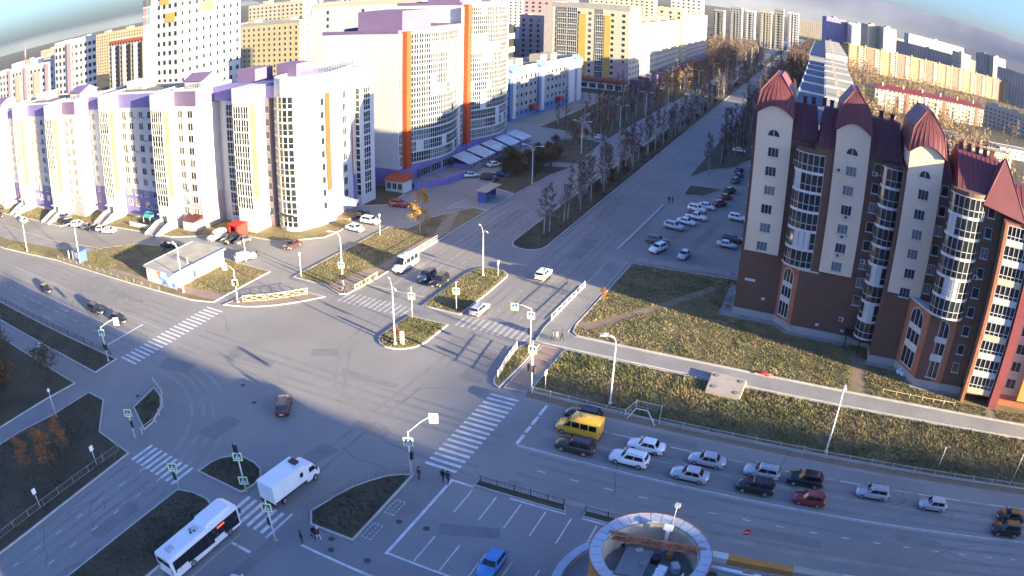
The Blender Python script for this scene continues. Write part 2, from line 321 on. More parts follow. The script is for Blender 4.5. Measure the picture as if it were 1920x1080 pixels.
def track(pts, w, m=TRACK, z=None):
    b = MB(); TZ[0] += 1; z = .0006 + TZ[0] * .00004
    for k in range(len(pts) - 1):
        a, c = Vector(pts[max(k - 1, 0)]), Vector(pts[min(k + 1, len(pts) - 1)]); d = (c - a).normalized(); n = Vector((-d.y, d.x)) * w / 2
        a2, c2 = Vector(pts[k]), Vector(pts[min(k + 2, len(pts) - 1)]); d2 = (c2 - a2).normalized(); n2 = Vector((-d2.y, d2.x)) * w / 2; p, q = Vector(pts[k]), Vector(pts[k + 1])
        b.poly([(*(p - n), z), (*(q - n2), z), (*(q + n2), z), (*(p + n), z)])
    put('wheel_track', b.mesh('wheel_track', m), road)
for o_ in (0, 1.7):
    for y in (58.6, 62.6, 66.4, 70.0): track([(-26, y + o_), (20, y + o_ - .05), (90, y + o_)], .55)
    for y in (55.0, 58.4, 61.6, 66.5, 70.0): track([(-200, y + o_ - 2.2), (-140, y + o_ - .3), (-92, y + o_)], .55)
    for x in (-67.2, -63.6, -60.2, -48.6, -44.6, -40.6): track([(x + o_, 95), (x + o_, 160), (x + o_, 320)], .5)
    for x in (-66.9, -63.6, -60.2, -48.6): track([(x + o_, 36), (x + o_, 20), (x + o_, -18)], .5)
    for k, (y0, r0) in enumerate(((55.2, 17), (58.2, 20.5))): track([(-84, y0 + o_)] + [(-80 + (r0 + o_) * math.sin(R(t)), y0 - r0 + (r0 + o_) * math.cos(R(t))) for t in range(0, 91, 9)][:10], .5, DUST)
    track([(-84, 62 + o_), (-60, 63 + o_), (-30, 64.4 + o_)], .6); track([(-84, 67 + o_), (-60, 67.2 + o_), (-36, 67 + o_)], .6)
    track([(-62 + o_, 88), (-61 + o_, 76), (-55 + o_, 66), (-42, 60.4 - o_), (-30, 59.4 - o_)], .5); track([(-47 + o_, 44), (-47 + o_, 60), (-46 + o_, 78), (-46 + o_, 90)], .5)
for pts, w in (([(-31.6, 75.2), (0, 75.2), (90, 75.1)], .7), ([(-200, 68.2), (-146, 72.8), (-113, 74.2), (-92, 75.6)], 1.2), ([(-85.5, 77.4), (-80, 80.2), (-75.6, 84.8)], 1.0), ([(-24, 57.9), (0, 57.9), (60, 57.8)], .7)): track(pts, w, DUST)

CRACK = mat('dark crack filler', (.075, .072, .07), .8, .1, 1)
for k in range(26):                                  # sealed cracks wandering over the carriageways
    x, y = rp.choice([(rp.uniform(-85, -38), rp.uniform(52, 78)), (rp.uniform(-25, 40), rp.uniform(58, 75)), (rp.uniform(-140, -92), rp.uniform(54, 73)), (rp.uniform(-68, -58), rp.uniform(8, 36)), (rp.uniform(-49, -37), rp.uniform(96, 180))]); a = rp.uniform(0, 3.14); pts = [(x, y)]
    for q in range(7): a += rp.gauss(0, .35); x += math.cos(a) * 1.1; y += math.sin(a) * 1.1; pts.append((x, y))
    b = MB()
    for p, q in zip(pts[:-1], pts[1:]):
        d = (Vector(q) - Vector(p)).normalized(); n = Vector((-d.y, d.x)) * .035; b.poly([(p[0] - n.x, p[1] - n.y, .0042), (q[0] - n.x, q[1] - n.y, .0042), (q[0] + n.x, q[1] + n.y, .0042), (p[0] + n.x, p[1] + n.y, .0042)])
    put('sealed_crack', b.mesh('sealed_crack', CRACK), road)

# ------------------------------------------------------------------ building helpers
WHITEWALL = mat('white render', (.45, .445, .46), .85, .05, .15, .03, 3, stretch=(1, 1, .15))
CREAMWALL = mat('cream render', (.43, .38, .29), .85, .06, .15, .03, 3, stretch=(1, 1, .15))
YELLOWWALL = mat('yellow render', (.42, .28, .075), .85, .05, .2, .03, 3)
LILAC = mat('lilac panel', (.135, .095, .185), .7, .05, .3, .03, 3)
VIOLET = mat('violet render', (.17, .145, .34), .8, .07, .3, .04, 3, stretch=(1, 1, .2))
ORANGE = mat('orange panel', (.36, .06, .02), .7, .08, .5, .04, 4, stretch=(1, 1, .2))
ROOFGREY = mat('grey roof felt', (.17, .165, .16), .9, .2, .2, .1, 2)
BROWN = mat('brown brick', (.125, .070, .053), .85, .10, .3, .12, 11, stretch=(1, 1, 3))
BRICKRED = mat('orange red brick', (.34, .125, .07), .85, .12, .4, .12, 9, stretch=(1, 1, 3))
BEIGE = mat('beige brick', (.64, .50, .38), .85, .08, .15, .07, 7, stretch=(1, 1, .6))
MAROON = mat('maroon metal roof', (.125, .028, .034), .6, .10, .4, .08, 3, spec=.5)
PALEPINK = mat('pale pink render', (.40, .32, .345), .85, .06, .2, .04, 3)
PLINTH = mat('plinth stone', (.34, .32, .29), .85, .12, .5, .08, 6)
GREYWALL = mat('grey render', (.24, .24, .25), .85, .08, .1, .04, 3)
BLUEPANEL = mat('blue panel', (.09, .17, .34), .6, .08, .3, .04, 3)
PINKWALL = mat('pink render', (.38, .27, .285), .85, .06, .2, .04, 3)
TANWALL = mat('tan panel wall', (.32, .285, .225), .85, .08, .12, .05, 2)
WHITEPVC = mat('white balcony panel', (.47, .475, .48), .6, .06, .4, .04, 4)

def win_mesh(w, h, nx=2, d=.07, t=.06, glass=None, frame=None, tr=0, sill=True, bot=0., name='window'):
    """A framed window: -y is outward, origin at the middle of its lower edge."""
    m = MB(); x0, x1 = -w / 2, w / 2
    if bot: m.box(x0, x1, -d * .8, 0, 0, bot, 2)
    m.poly([(x0, -.03, bot), (x1, -.03, bot), (x1, -.03, h), (x0, -.03, h)], 1)
    for a, b, c, e in [(x0, x0 + t, bot, h), (x1 - t, x1, bot, h), (x0, x1, h - t, h), (x0, x1, bot, bot + t)]:
        m.box(a, b, -d, 0, c, e)
    for k in range(1, nx): m.box(x0 + w * k / nx - t * .4, x0 + w * k / nx + t * .4, -d, 0, bot + t, h - t)
    if tr: m.box(x0 + t, x1 - t, -d * .9, 0, bot + tr - t * .4, bot + tr + t * .4)
    if sill: m.box(x0 - .1, x1 + .1, -.25, 0, -.08, 0)
    return m.mesh(name, [frame or FRAME, glass or GLASS, WHITEPVC])
W2 = [win_mesh(1.95, 1.7, 2), win_mesh(1.95, 1.7, 2, glass=GLASS2)]
W3 = [win_mesh(1.8, 1.55, 3), win_mesh(1.8, 1.55, 3, glass=GLASS2)]
W1 = [win_mesh(1.25, 1.6, 1), win_mesh(1.25, 1.6, 2, glass=GLASS2)]
def pick(l, p=.15): return l[1] if random.random() < p else l[0]
NORM = {'S': 0., 'E': R(90), 'N': R(180), 'W': R(-90)}   # which way a facade looks
def glaze_mesh(w, h, nx, bot=.9, name='glazing', solid=(), curtain=()):
    """One storey of a glazed balcony: white panel below, two rows of panes above, 3 mm clear of the wall."""
    m = MB(); x0 = -w / 2; d = .12
    m.box(x0, -x0, -d, 0, 0, .28, 2)
    for k in range(nx): m.poly([(x0 + w * k / nx, -.04, .28), (x0 + w * (k + 1) / nx, -.04, .28), (x0 + w * (k + 1) / nx, -.04, h), (x0 + w * k / nx, -.04, h)], 2 if k in solid else 3 if k in curtain else 1)
    for k in range(nx + 1): a = x0 + w * k / nx; m.box(a - .05, a + .05, -d, 0, .28, h - .1)
    m.box(x0, -x0, -d - .01, 0, h - .12, h - .02); m.box(x0, -x0, -d + .01, 0, .28 + (h - .28) * .42 - .05, .28 + (h - .28) * .42 + .05)
    return m.mesh(name, [FRAME, GLASS, WHITEPVC, GLASS2])
def flat_windows(rows, mats, parent, name='windows'):
    """Far windows, too small to pick apart, joined into one part. rows: (x, y, z, w, h, facing)"""
    m = MB()
    for x, y, z, w, h, f in rows:
        c, s = math.cos(f), math.sin(f)
        for q, (ww, dz, d) in enumerate(((w / 2 + .12, .12, .05), (w / 2, 0, .09))):
            pts = [(-ww, -dz), (ww, -dz), (ww, h + dz), (-ww, h + dz)]
            m.poly([(x + a * c + d * s, y + a * s - d * c, z + b) for a, b in pts], q)
    o = put(name, m.mesh(name, mats), parent); o['kind'] = 'stuff'; return o
def bands(poly, parent, zs, mats, out=0.0, names=None):
    """Stacked wall prisms on one plan, one part for each material."""
    for k in range(len(mats)):
        put((names or ['wall'] * 9)[k], MB().prism(poly, zs[k], zs[k + 1]).mesh('wall', [mats[k]]), parent)
def rect(x0, x1, y0, y1): return [(x0, y0), (x1, y0), (x1, y1), (x0, y1)]
def parapet(poly, parent, z, h, m, t=.35, name='parapet'):
    inn = inset(poly, t); b = MB(); n = len(poly)
    for k in range(n):
        j = (k + 1) % n; a, c, d, e = poly[k], poly[j], inn[j], inn[k]
        b.poly([(*a, z - .02), (*c, z - .02), (*c, z + h), (*a, z + h)]); b.poly([(*d, z), (*e, z), (*e, z + h), (*d, z + h)]); b.poly([(*a, z + h), (*c, z + h), (*d, z + h), (*e, z + h)])
    return put(name, b.mesh(name, m), parent)
def railing_mesh(n, step, h=1.0, r=.03):
    m = MB()
    for k in range(n + 1): m.box(k * step - r, k * step + r, -r, r, 0, h)
    m.box(0, n * step, -r, r, h - .06, h); m.box(0, n * step, -r, r, h * .5 - .03, h * .5 + .03)
    return m

ACU = MB(); ACU.box(-.42, .42, -.42, -.05, 0, .62).box(-.4, -.34, -.3, 0, -.1, 0).box(.34, .4, -.3, 0, -.1, 0); ACU.poly([(.25 * math.cos(t) - .1, -.425, .31 + .25 * math.sin(t)) for t in [2 * math.pi * k / 12 for k in range(12)]], 1)
ACU = ACU.mesh('air_conditioner', [WHITEPVC, DARK])

# ------------------------------------------------------------------ brown block with maroon roofs (right)
FH = 3.1
bB = thing('apartment_block', 'brown brick apartment block with beige towers, curved glazed bays and maroon metal roofs', 'building', (0, 0, 0))
bodies = [rect(-10.4, 0, 113.4, 126), rect(0, 14.5, 110.6, 125), rect(14.5, 22.6, 105.5, 121), rect(22.6, 31.4, 100.4, 117)]
for p in bodies:
    put('wall', MB().prism(p, 1.4, 31.2).mesh('wall', BROWN), bB); put('plinth', MB().prism(inset(p, -.12), 0, 1.4).mesh('plinth', PLINTH), bB)
put('blind_area', MB().prism([(-12.6, 111.9), (-2.9, 111.9), (-.6, 109.6), (11, 109.4), (11, 112), (-12.6, 126)], 0, .2).mesh('blind_area', PAVE), bB)
put('blind_area', MB().prism([(14, 104.4), (20, 104.2), (22, 99.6), (32, 99.4), (32, 102), (14, 106)], 0, .2).mesh('blind_area', PAVE), bB)
ARCHW = MB(); ARCHW.poly([(-.95, -.05, 0), (.95, -.05, 0)] + [(.95 * math.cos(t), -.05, 1.05 * math.sin(t)) for t in [math.pi * k / 10 for k in range(1, 10)]], 1)
for k in range(10):
    a, b = math.pi * k / 10, math.pi * (k + 1) / 10
    ARCHW.poly([(.95 * math.cos(a), -.09, 1.05 * math.sin(a)), (1.08 * math.cos(a), -.09, 1.18 * math.sin(a)), (1.08 * math.cos(b), -.09, 1.18 * math.sin(b)), (.95 * math.cos(b), -.09, 1.05 * math.sin(b))])
ARCHW.box(-1.08, 1.08, -.1, 0, -.1, 0).box(-.05, .05, -.09, 0, 0, 1.05)
ARCHW = ARCHW.mesh('arched_window', [FRAME, GLASS])
def tower_roof(x0, x1, y, yb, parent, z0=34.3, rise=6.3):
    """Helmet roof: arched front eave, steep hipped front, ridge running back."""
    cx, hw = (x0 + x1) / 2, (x1 - x0) / 2 + .35; f = y - .45; m = MB(); N = 8
    front = [(cx - hw + 2 * hw * k / N, f, z0 + 1.5 * math.sin(math.pi * k / N)) for k in range(N + 1)]
    mid = [(cx + (q[0] - cx) * .80, f + 1.0, z0 + 3.6 + .25 * math.sin(math.pi * k / N)) for k, q in enumerate(front)]
    top = [(cx + (q[0] - cx) * .16, f + 2.4, z0 + rise) for q in front]
    for a, b in ((front, mid), (mid, top)):
        for k in range(N): m.poly([a[k], a[k + 1], b[k + 1], b[k]])
    for s, q0, q1, q2 in ((-1, front[0], mid[0], top[0]), (1, front[-1], mid[-1], top[-1])):
        for a, b in ((q0, q1), (q1, q2)):
            A = [a, b, (b[0], yb, b[2]), (a[0], yb, a[2])]; m.poly(A if s < 0 else A[::-1])
    m.poly([top[0], top[-1], (top[-1][0], yb, z0 + rise), (top[0][0], yb, z0 + rise)])
    m.poly([(front[-1][0], yb, z0), (mid[-1][0], yb, mid[-1][2]), (top[-1][0], yb, z0 + rise), (top[0][0], yb, z0 + rise), (mid[0][0], yb, mid[0][2]), (front[0][0], yb, z0)])
    r = put('tower_roof', m.mesh('tower_roof', MAROON), parent)
    s = MB()
    for q in (0, N): s.tube([front[q], mid[q], top[q]], .09, 5); s.tube([(mid[q][0], mid[q][1], mid[q][2] + .02), (mid[q][0], yb, mid[q][2] + .02)], .08, 5)
    s.tube([top[0], (top[0][0], yb, z0 + rise)], .08, 5); s.tube([top[-1], (top[-1][0], yb, z0 + rise)], .08, 5)
    for k in range(1, N): s.tube([mid[k], top[k]], .035, 4); s.tube([front[k], mid[k]], .035, 4)
    put('roof_seams', s.mesh('roof_seams', MAROON), r)
    put('gable_wall', MB().prism(rect(x0, x1, y + .02, yb - .3), 31.2, z0 + .02).mesh('gable_wall', BEIGE), parent)
    return r
for x0, x1, y, zb, yb in ((-9.9, -4.1, 113.0, 11.7, 124.5), (3.2, 8.9, 110.25, 11.5, 123.5), (15.0, 20.9, 105.15, 12.4, 119)):
    put('tower_face', MB().prism(rect(x0, x1, y, y + .5), zb, 34.3).mesh('tower_face', BEIGE), bB)
    arch = MB(); cx, hw = (x0 + x1) / 2, (x1 - x0) / 2
    arch.poly([(x0, y, 34.3), (x1, y, 34.3)] + [(cx + hw * (1 - 2 * k / 8), y, 34.3 + 1.45 * math.sin(math.pi * k / 8)) for k in range(1, 8)])
    put('tower_face', arch.mesh('tower_face', BEIGE), bB)
    tower_roof(x0, x1, y, yb, bB)
    put('arched_window', ARCHW, bB, (cx, y, 30.9))
    for k in range(6): put('window', pick(W3, .35), bB, (cx + (0.15 if k % 2 else 0), y, 12.05 + FH * k))
# main mansard roofs between the towers
def mansard(x0, x1, y0, y1, z0, z1, ins, m, parent):
    b = MB(); o = .28; a = [(x0 - o, y0 - o, z0), (x1 + o, y0 - o, z0), (x1 + o, y1 + o, z0), (x0 - o, y1 + o, z0)]
    t = [(x0 + .3, y0 + ins, z1), (x1 - .3, y0 + ins, z1), (x1 - .3, y1 - ins, z1), (x0 + .3, y1 - ins, z1)]
    for k in range(4): b.poly([a[k], a[(k + 1) % 4], t[(k + 1) % 4], t[k]])
    b.poly(t); b.poly([(q[0], q[1], z0 - .02) for q in a[::-1]])
    r = put('roof', b.mesh('roof', m), parent); s = MB(); n = max(2, int((x1 - x0) / .9))
    for k in range(n + 1):
        u = k / n; s.tube([(a[0][0] + (a[1][0] - a[0][0]) * u, a[0][1], z0 + .03), (t[0][0] + (t[1][0] - t[0][0]) * u, t[0][1], z1 + .03)], .035, 4)
    put('roof_seams', s.mesh('roof_seams', m), r); return r
mansard(-10.4, 0, 113.4, 126, 31.2, 36.2, 5.5, MAROON, bB); mansard(.6, 14.5, 110.6, 125, 31.2, 36.6, 6, MAROON, bB)
mansard(15.2, 22.6, 105.5, 121, 31.2, 36.4, 6, MAROON, bB); mansard(23.2, 31.4, 100.4, 117, 30.6, 36.0, 6.5, MAROON, bB)
# pyramid gable over the last corner
g = MB(); a = [(27.2, 99.2, 30.4), (35.5, 99.0, 29.2), (36.5, 108, 29.4), (28, 109, 31.5)]; t = (31.6, 104.5, 37.2)
for k in range(4): g.poly([a[k], a[(k + 1) % 4], t])
g = put('corner_roof', g.mesh('corner_roof', MAROON), bB)
s = MB(); [s.tube([q, t], .09, 5) for q in a]; put('roof_seams', s.mesh('roof_seams', MAROON), g)
VENT = MB(); VENT.box(-.35, .35, -.3, .3, 0, 1.3).box(-.45, .45, -.4, .4, 1.3, 1.45); VENT = VENT.mesh('vent_stack', MAROON)
for x, y, z in ((-2.5, 120, 36), (-1, 121, 36), (.9, 121, 36.2), (2.2, 119.5, 36.2), (11, 119, 36.3), (13, 118.6, 36.2), (21.4, 113.5, 36.1), (24.5, 110, 35.8), (25.9, 109.4, 35.8), (27.3, 108.8, 35.8), (28.6, 108.2, 35.8), (29.8, 107.6, 35.8)):
    put('vent_stack', VENT, bB, (x, y, z))
# curved glazed bays, one part per storey
def bay_mesh(r, depth, a0, a1, n, h, solid=()):
    m = MB(); A = [R(a0 + (a1 - a0) * k / n) for k in range(n + 1)]; P = lambda t, rr: (rr * math.cos(t), depth * rr / r * math.sin(t))
    for k in range(n):
        p, q = P(A[k], r), P(A[k + 1], r)
        m.poly([(*p, .3), (*q, .3), (*q, h), (*p, h)][::1], 2 if k in solid else 1)
        P1, Q1 = P(A[k], r + .09), P(A[k + 1], r + .09)
        for z0, z1 in ((0, .3), (h - .14, h), (1.22, 1.3)): m.poly([(*P1, z0), (*Q1, z0), (*Q1, z1), (*P1, z1)]); m.poly([(*P1, z1), (*Q1, z1), (*q, z1), (*p, z1)])
    for k in range(n + 1):
        for s_ in (-1, 1):
            c0, c1 = P(A[k] - .022, r + .09), P(A[k] + .022, r + .09); m.poly([(*c0, .3), (*c1, .3), (*c1, h), (*c0, h)])
    return m.mesh('glazed_bay', [FRAME, GLASS, WHITEPVC])
bay = [bay_mesh(3.1, 2.1, 180, 355, 10, 3.1), bay_mesh(3.1, 2.1, 180, 355, 10, 3.1, (3, 4, 5)), bay_mesh(3.1, 2.1, 180, 355, 10, 3.1, (1, 2))]
for cx, y, zb, n in ((.05, 112.4, 11.2, 6), (25.0, 100.9, 12.4, 6)):
    put('bay_wall', MB().prism([(cx - 3.0, y)] + [(cx + 2.95 * math.cos(R(t)), y + 1.95 * math.sin(R(t))) for t in range(180, 361, 20)], zb - .1, zb + 3.1 * n + .6).mesh('bay_wall', BROWN), bB)
    for k in range(n): put('glazed_bay', bay[0] if k not in (1, 4) else bay[1 + (k == 4)], bB, (cx, y, zb + 3.1 * k))
nb = [bay_mesh(1.95, 1.6, 175, 335, 6, 3.1), bay_mesh(1.95, 1.6, 175, 335, 6, 3.1, (2, 3))]
put('bay_wall', MB().prism([(13.2 + 1.8 * math.cos(R(t)), 108.8 + 1.45 * math.sin(R(t))) for t in range(160, 345, 20)] + [(14.4, 110.5), (11.6, 110.5)], 2.6, 31).mesh('bay_wall', BROWN), bB)
for k in range(9): put('glazed_bay', nb[1 if k in (1, 3) else 0], bB, (13.2, 108.8, 2.8 + 3.1 * k))
# brick bays with arched glazing at the foot of the curved bays
def brick_bay(pts, z1, parent):
    o = put('brick_bay', MB().prism(pts, 1.4, z1).mesh('brick_bay', BRICKRED), parent)
    put('plinth', MB().prism(inset(pts, -.1), 0, 1.4).mesh('plinth', PLINTH), o); put('cornice', MB().prism(inset(pts, -.2), z1, z1 + .25).mesh('cornice', WHITEPVC), o)
    for a, b, nx in ((pts[0], pts[1], 3), (pts[1], pts[2], 3)):
        mx, my = (a[0] + b[0]) / 2, (a[1] + b[1]) / 2; L = math.dist(a, b); rz = math.atan2(b[1] - a[1], b[0] - a[0]); w = L * .55; m = MB(); H = z1 - 2.4
        m.poly([(-w / 2, -.05, 0), (w / 2, -.05, 0), (w / 2, -.05, H - w / 2)] + [(w / 2 * math.cos(t), -.05, H - w / 2 + w / 2 * math.sin(t)) for t in [math.pi * k / 8 for k in range(1, 8)]] + [(-w / 2, -.05, H - w / 2)], 1)
        for z0, z2 in ((0, .15), (H * .30, H * .42), (H * .62, H * .72)): m.box(-w / 2, w / 2, -.13, 0, z0, z2, 2 if z0 else 0)
        for k in range(nx + 1): m.box(-w / 2 + w * k / nx - .05, -w / 2 + w * k / nx + .05, -.11, 0, 0, H - w / 2 + (w / 2 if 0 < k < nx else 0) * .8)
        for k in range(8):
            t0, t1 = math.pi * k / 8, math.pi * (k + 1) / 8
            m.poly([((w / 2 - .08) * math.cos(t0), -.1, H - w / 2 + (w / 2 - .08) * math.sin(t0)), ((w / 2 + .06) * math.cos(t0), -.1, H - w / 2 + (w / 2 + .06) * math.sin(t0)), ((w / 2 + .06) * math.cos(t1), -.1, H - w / 2 + (w / 2 + .06) * math.sin(t1)), ((w / 2 - .08) * math.cos(t1), -.1, H - w / 2 + (w / 2 - .08) * math.sin(t1))])
        put('arched_glazing', m.mesh('arched_glazing', [FRAME, GLASS, WHITEPVC]), o, (mx, my, 1.9), rz)
    return o
brick_bay([(-3.2, 113.5), (-.1, 110.75), (3.1, 110.75), (3.1, 113.5)], 10.9, bB)
brick_bay([(19.2, 105.6), (22.5, 100.7), (27.4, 100.2), (27.4, 102)], 12.1, bB)
# windows on the brown walls
for k in range(9):
    z = 3.9 + FH * k
    if k > 0: put('window', pick(W1, .3), bB, (10.6, 110.6, z))
    if k > 1: put('window', pick(W1, .3), bB, (21.8, 105.5, z + .1))
    put('window', pick(W1, .25), bB, (29.3, 100.4, z - .2))
for k in range(9):
    for y in (115.5, 121): put('window', pick(W2, .4), bB, (-10.4, y, 3.4 + FH * k), NORM['W'])
put('doorway_canopy', MB().prism([(9.8, 108.3), (12.6, 106.8), (14.4, 107), (14.4, 110.5), (9.8, 110.5)], 2.5, 2.75, bottom=True).box(9.9, 10.1, 108.4, 108.6, 0, 2.5).box(12.3, 12.5, 107, 107.2, 0, 2.5).mesh('doorway_canopy', DARK), bB)
for x, y, z in ((-3.0, 113.4, 27.2), (4.2, 110.25, 27.9), (6.4, 110.25, 20.8), (6.2, 110.25, 17.6), (6.0, 110.25, 14.5), (10.2, 110.6, 28.4), (10.4, 110.6, 14.2), (8.6, 110.6, 3.9), (28.6, 100.4, 19.0), (12.0, 110.6, 15.0)):
    put('air_conditioner', ACU, bB, (x, y, z))
PLATE = MB().box(-.9, .9, -.06, 0, 0, .4).mesh('house_number_plate', FRAME); put('house_number_plate', PLATE, bB, (-8.2, 113.4, 6.4))
LAMPB = MB().box(-.3, .3, -.2, 0, 0, .35).mesh('wall_lamp', FRAME); [put('wall_lamp', LAMPB, bB, q) for q in ((-5.5, 113.4, 3.6), (4.6, 110.6, 2.2), (9.2, 110.6, 2.0))]

# block to its right: glazed balcony strip, red pilaster, cream wall
bN = thing('apartment_block', 'cream apartment block with a lit strip of glazed balconies and a red pilaster', 'building', (0, 0, 0))
put('wall', MB().prism(rect(31.7, 60, 99.6, 114), 2.0, 29).mesh('wall', CREAMWALL), bN); put('plinth', MB().prism(rect(38, 60, 99.5, 114), 0, 2).mesh('plinth', BRICKRED), bN)
put('balcony_wall', MB().prism(rect(31.7, 36.8, 98.4, 99.58), 1.6, 28.8).mesh('balcony_wall', BRICKRED), bN)
gm = [glaze_mesh(4.6, 2.95, 6), glaze_mesh(4.6, 2.95, 5)]
for k in range(9): put('glazing', gm[k % 2], bN, (34.4, 98.4, 1.9 + 2.98 * k)); put('balcony_panel', MB().box(-2.3, 2.3, -.18, 0, 0, .95).mesh('balcony_panel', WHITEPVC if k % 3 else CREAMWALL), bN, (34.4, 98.38, 1.85 + 2.98 * k))
put('pilaster', MB().prism(rect(37.0, 38.6, 97.8, 99.58), 0, 29.2).mesh('pilaster', mat('red render', (.22, .05, .06), .8)), bN)
put('pilaster', MB().prism(rect(31.45, 32.0, 98.1, 99.58), 0, 28.9).mesh('pilaster', BRICKRED), bN)
put('wall_panel', MB().prism(rect(42.6, 60, 98.6, 99.58), 1.8, 28).mesh('wall_panel', YELLOWWALL), bN)
for k in range(9): put('window', pick(W2), bN, (40.6, 99.6, 3.2 + 2.98 * k))
mansard(31.7, 60, 99.6, 114, 29, 33.5, 6, MAROON, bN)

# ------------------------------------------------------------------ long white block with lilac cornices (left)
bL = thing('apartment_block', 'long stepped white apartment block with lilac cornices, yellow stripes and glazed balcony columns', 'building', (0, 0, 0))
FL = 2.85
gL = [glaze_mesh(4.4, FL, 4), glaze_mesh(4.4, FL, 5), glaze_mesh(4.4, FL, 4, curtain=(1, 2)), glaze_mesh(4.4, FL, 5, solid=(0,)), glaze_mesh(4.4, FL, 4, solid=(2, 3)), glaze_mesh(4.4, FL, 5, curtain=(3,))]
gS = [glaze_mesh(2.6, FL, 3)]
DOOR = MB(); DOOR.box(-1.0, 1.0, -.08, 0, 0, 2.4).poly([(-.75, -.1, .1), (-.05, -.1, .1), (-.05, -.1, 2.2), (-.75, -.1, 2.2)], 1).poly([(.05, -.1, .1), (.75, -.1, .1), (.75, -.1, 2.2), (.05, -.1, 2.2)], 1).box(-1.6, 1.6, -1.4, 0, 2.6, 2.75)
DOOR = DOOR.mesh('entrance_door', [FRAME, DARK])
def lsection(ox, oy, zt):
    """One staircase section; (ox, oy) is the front corner of its tall wing, zt the cornice foot."""
    P = lambda x, y: (ox + x, oy + y)
    def vol(x0, x1, y0, y1, z1, cap, corn, nm='wall', base=None):
        p = [P(x0, y0), P(x1, y0), P(x1, y1), P(x0, y1)]
        put('plinth', MB().prism(p, 0, .9).mesh('plinth', PLINTH), bL)
        put('wall', MB().prism(p, .9, 7.6 if base else z1).mesh('wall', base or WHITEWALL), bL)
        if base: put('wall', MB().prism(p, 7.6, z1).mesh('wall', WHITEWALL), bL)
        if corn: put('cornice', MB().prism(inset(p, -.15), z1, z1 + 3.4).mesh('cornice', corn), bL); parapet(p, bL, z1 + 3.4, .5, WHITEWALL)
        else: parapet(p, bL, z1, .5, WHITEWALL)
    z = zt
    vol(-46, -37, -2.4, 12, z, None, VIOLET, base=VIOLET)      # recess beside the last wing
    vol(-37, -12.9, -.9, 12, z, None, VIOLET, base=VIOLET)     # long recessed facade
    vol(-8.3, 0, .0, 12, z, None, LILAC, base=PALEPINK)        # wing with lilac cornice
    for x in (-6.1, -2.3):
        for k in range(9): put('window', pick(W2, .1), bL, (ox + x, oy, 3.1 + FL * k))
    for x in (-43.8, -40.2):
        for k in range(9): put('window', pick(W1, .2), bL, (ox + x, oy - 2.4, 3.1 + FL * k))
    for x in (-29.8, -26.2, -21.6, -17.6):
        for k in range(9): put('window', pick(W2, .2), bL, (ox + x, oy - .9, 3.1 + FL * k))
    for x0, x1, yy, ys in ((-37.0, -32.2, -4.6, -.95), (-13.0, -8.2, -3.9, 4)):   # glazed balcony columns with a yellow stripe on the sunny side
        p = [P(x0, yy), P(x1, yy), P(x1, ys), P(x0, ys)]
        put('column_wall', MB().prism(p, 0, z - .3).mesh('column_wall', WHITEWALL), bL); put('column_head', MB().prism(inset(p, -.1), z - .3, z + 3.6).mesh('column_head', WHITEWALL), bL)
        put('yellow_stripe', MB().box(0, .06, 0, 1.5, 7.5, z - .6).mesh('yellow_stripe', YELLOWWALL), bL, (ox + x1, oy + yy + .35, 0))
        for k in range(1, 9): put('glazing', random.choice(gL[:2] * 3 + gL), bL, (ox + (x0 + x1) / 2, oy + yy, 2.6 + FL * k))
        put('entrance_door', DOOR, bL, (ox + (x0 + x1) / 2, oy + yy, 1.2))
        r = MB()
        for k in range(7): r.box(ox + x0 + .2, ox + x1 - .2, oy + yy - 5.2 + .57 * k, oy + yy - 5.2 + .57 * (k + 1) + (1.25 if k == 6 else 0), .1, .25 + .16 * k)
        put('entrance_steps', r.mesh('entrance_steps', PLINTH), bL)
        for xx in (x0, x1 - .2):
            w = MB(); q = [(ox + xx, oy + yy - 5.4, 0), (ox + xx, oy + yy, 0), (ox + xx, oy + yy, 2.2), (ox + xx, oy + yy - 1.4, 2.2), (ox + xx, oy + yy - 5.4, .6)]
            w.poly(q); w.poly([(a[0] + .2, a[1], a[2]) for a in q[::-1]])
            for e in range(5): a, b = q[e], q[(e + 1) % 5]; w.poly([a, (a[0] + .2, a[1], a[2]), (b[0] + .2, b[1], b[2]), b])
            put('ramp_wall', w.mesh('ramp_wall', WHITEWALL), bL)
    for x, y in ((-4.2, 0), (-24, -.9), (-19.6, -.9), (-28, -.9)):
        for k in random.sample(range(9), 3): put('air_conditioner', ACU, bL, (ox + x, oy + y, 2.9 + FL * k))
    # roof: stair heads, railing, lilac gable
    put('roof_deck', MB().prism([P(-45.6, -.4), P(-8.8, -.4), P(-8.8, 11.6), P(-45.6, 11.6)], z + 3.42, z + 3.5).mesh('roof_deck', ROOFGREY), bL)
    h = MB(); h.prism([P(-7.5, 3), P(-1, 3), P(-1, 9), P(-7.5, 9)], z + 3.4, z + 5.2); put('stair_head', h.mesh('stair_head', WHITEWALL), bL)
    q = MB(); q.poly([P(-8, 2.6) + (z + 5.2,), P(-.4, 2.6) + (z + 5.2,), P(-.4, 6) + (z + 6.9,), P(-8, 6) + (z + 6.9,)]); q.poly([P(-.4, 9.4) + (z + 5.2,), P(-8, 9.4) + (z + 5.2,), P(-8, 6) + (z + 6.9,), P(-.4, 6) + (z + 6.9,)])
    q.poly([P(-.4, 2.6) + (z + 5.2,), P(-.4, 9.4) + (z + 5.2,), P(-.4, 6) + (z + 6.9,)]); put('stair_head_roof', q.mesh('stair_head_roof', LILAC), bL)
    h = MB().prism([P(-36, 5), P(-28, 5), P(-28, 9.5), P(-36, 9.5)], z + 3.5, z + 5.8); put('stair_head', h.mesh('stair_head', WHITEWALL), bL)
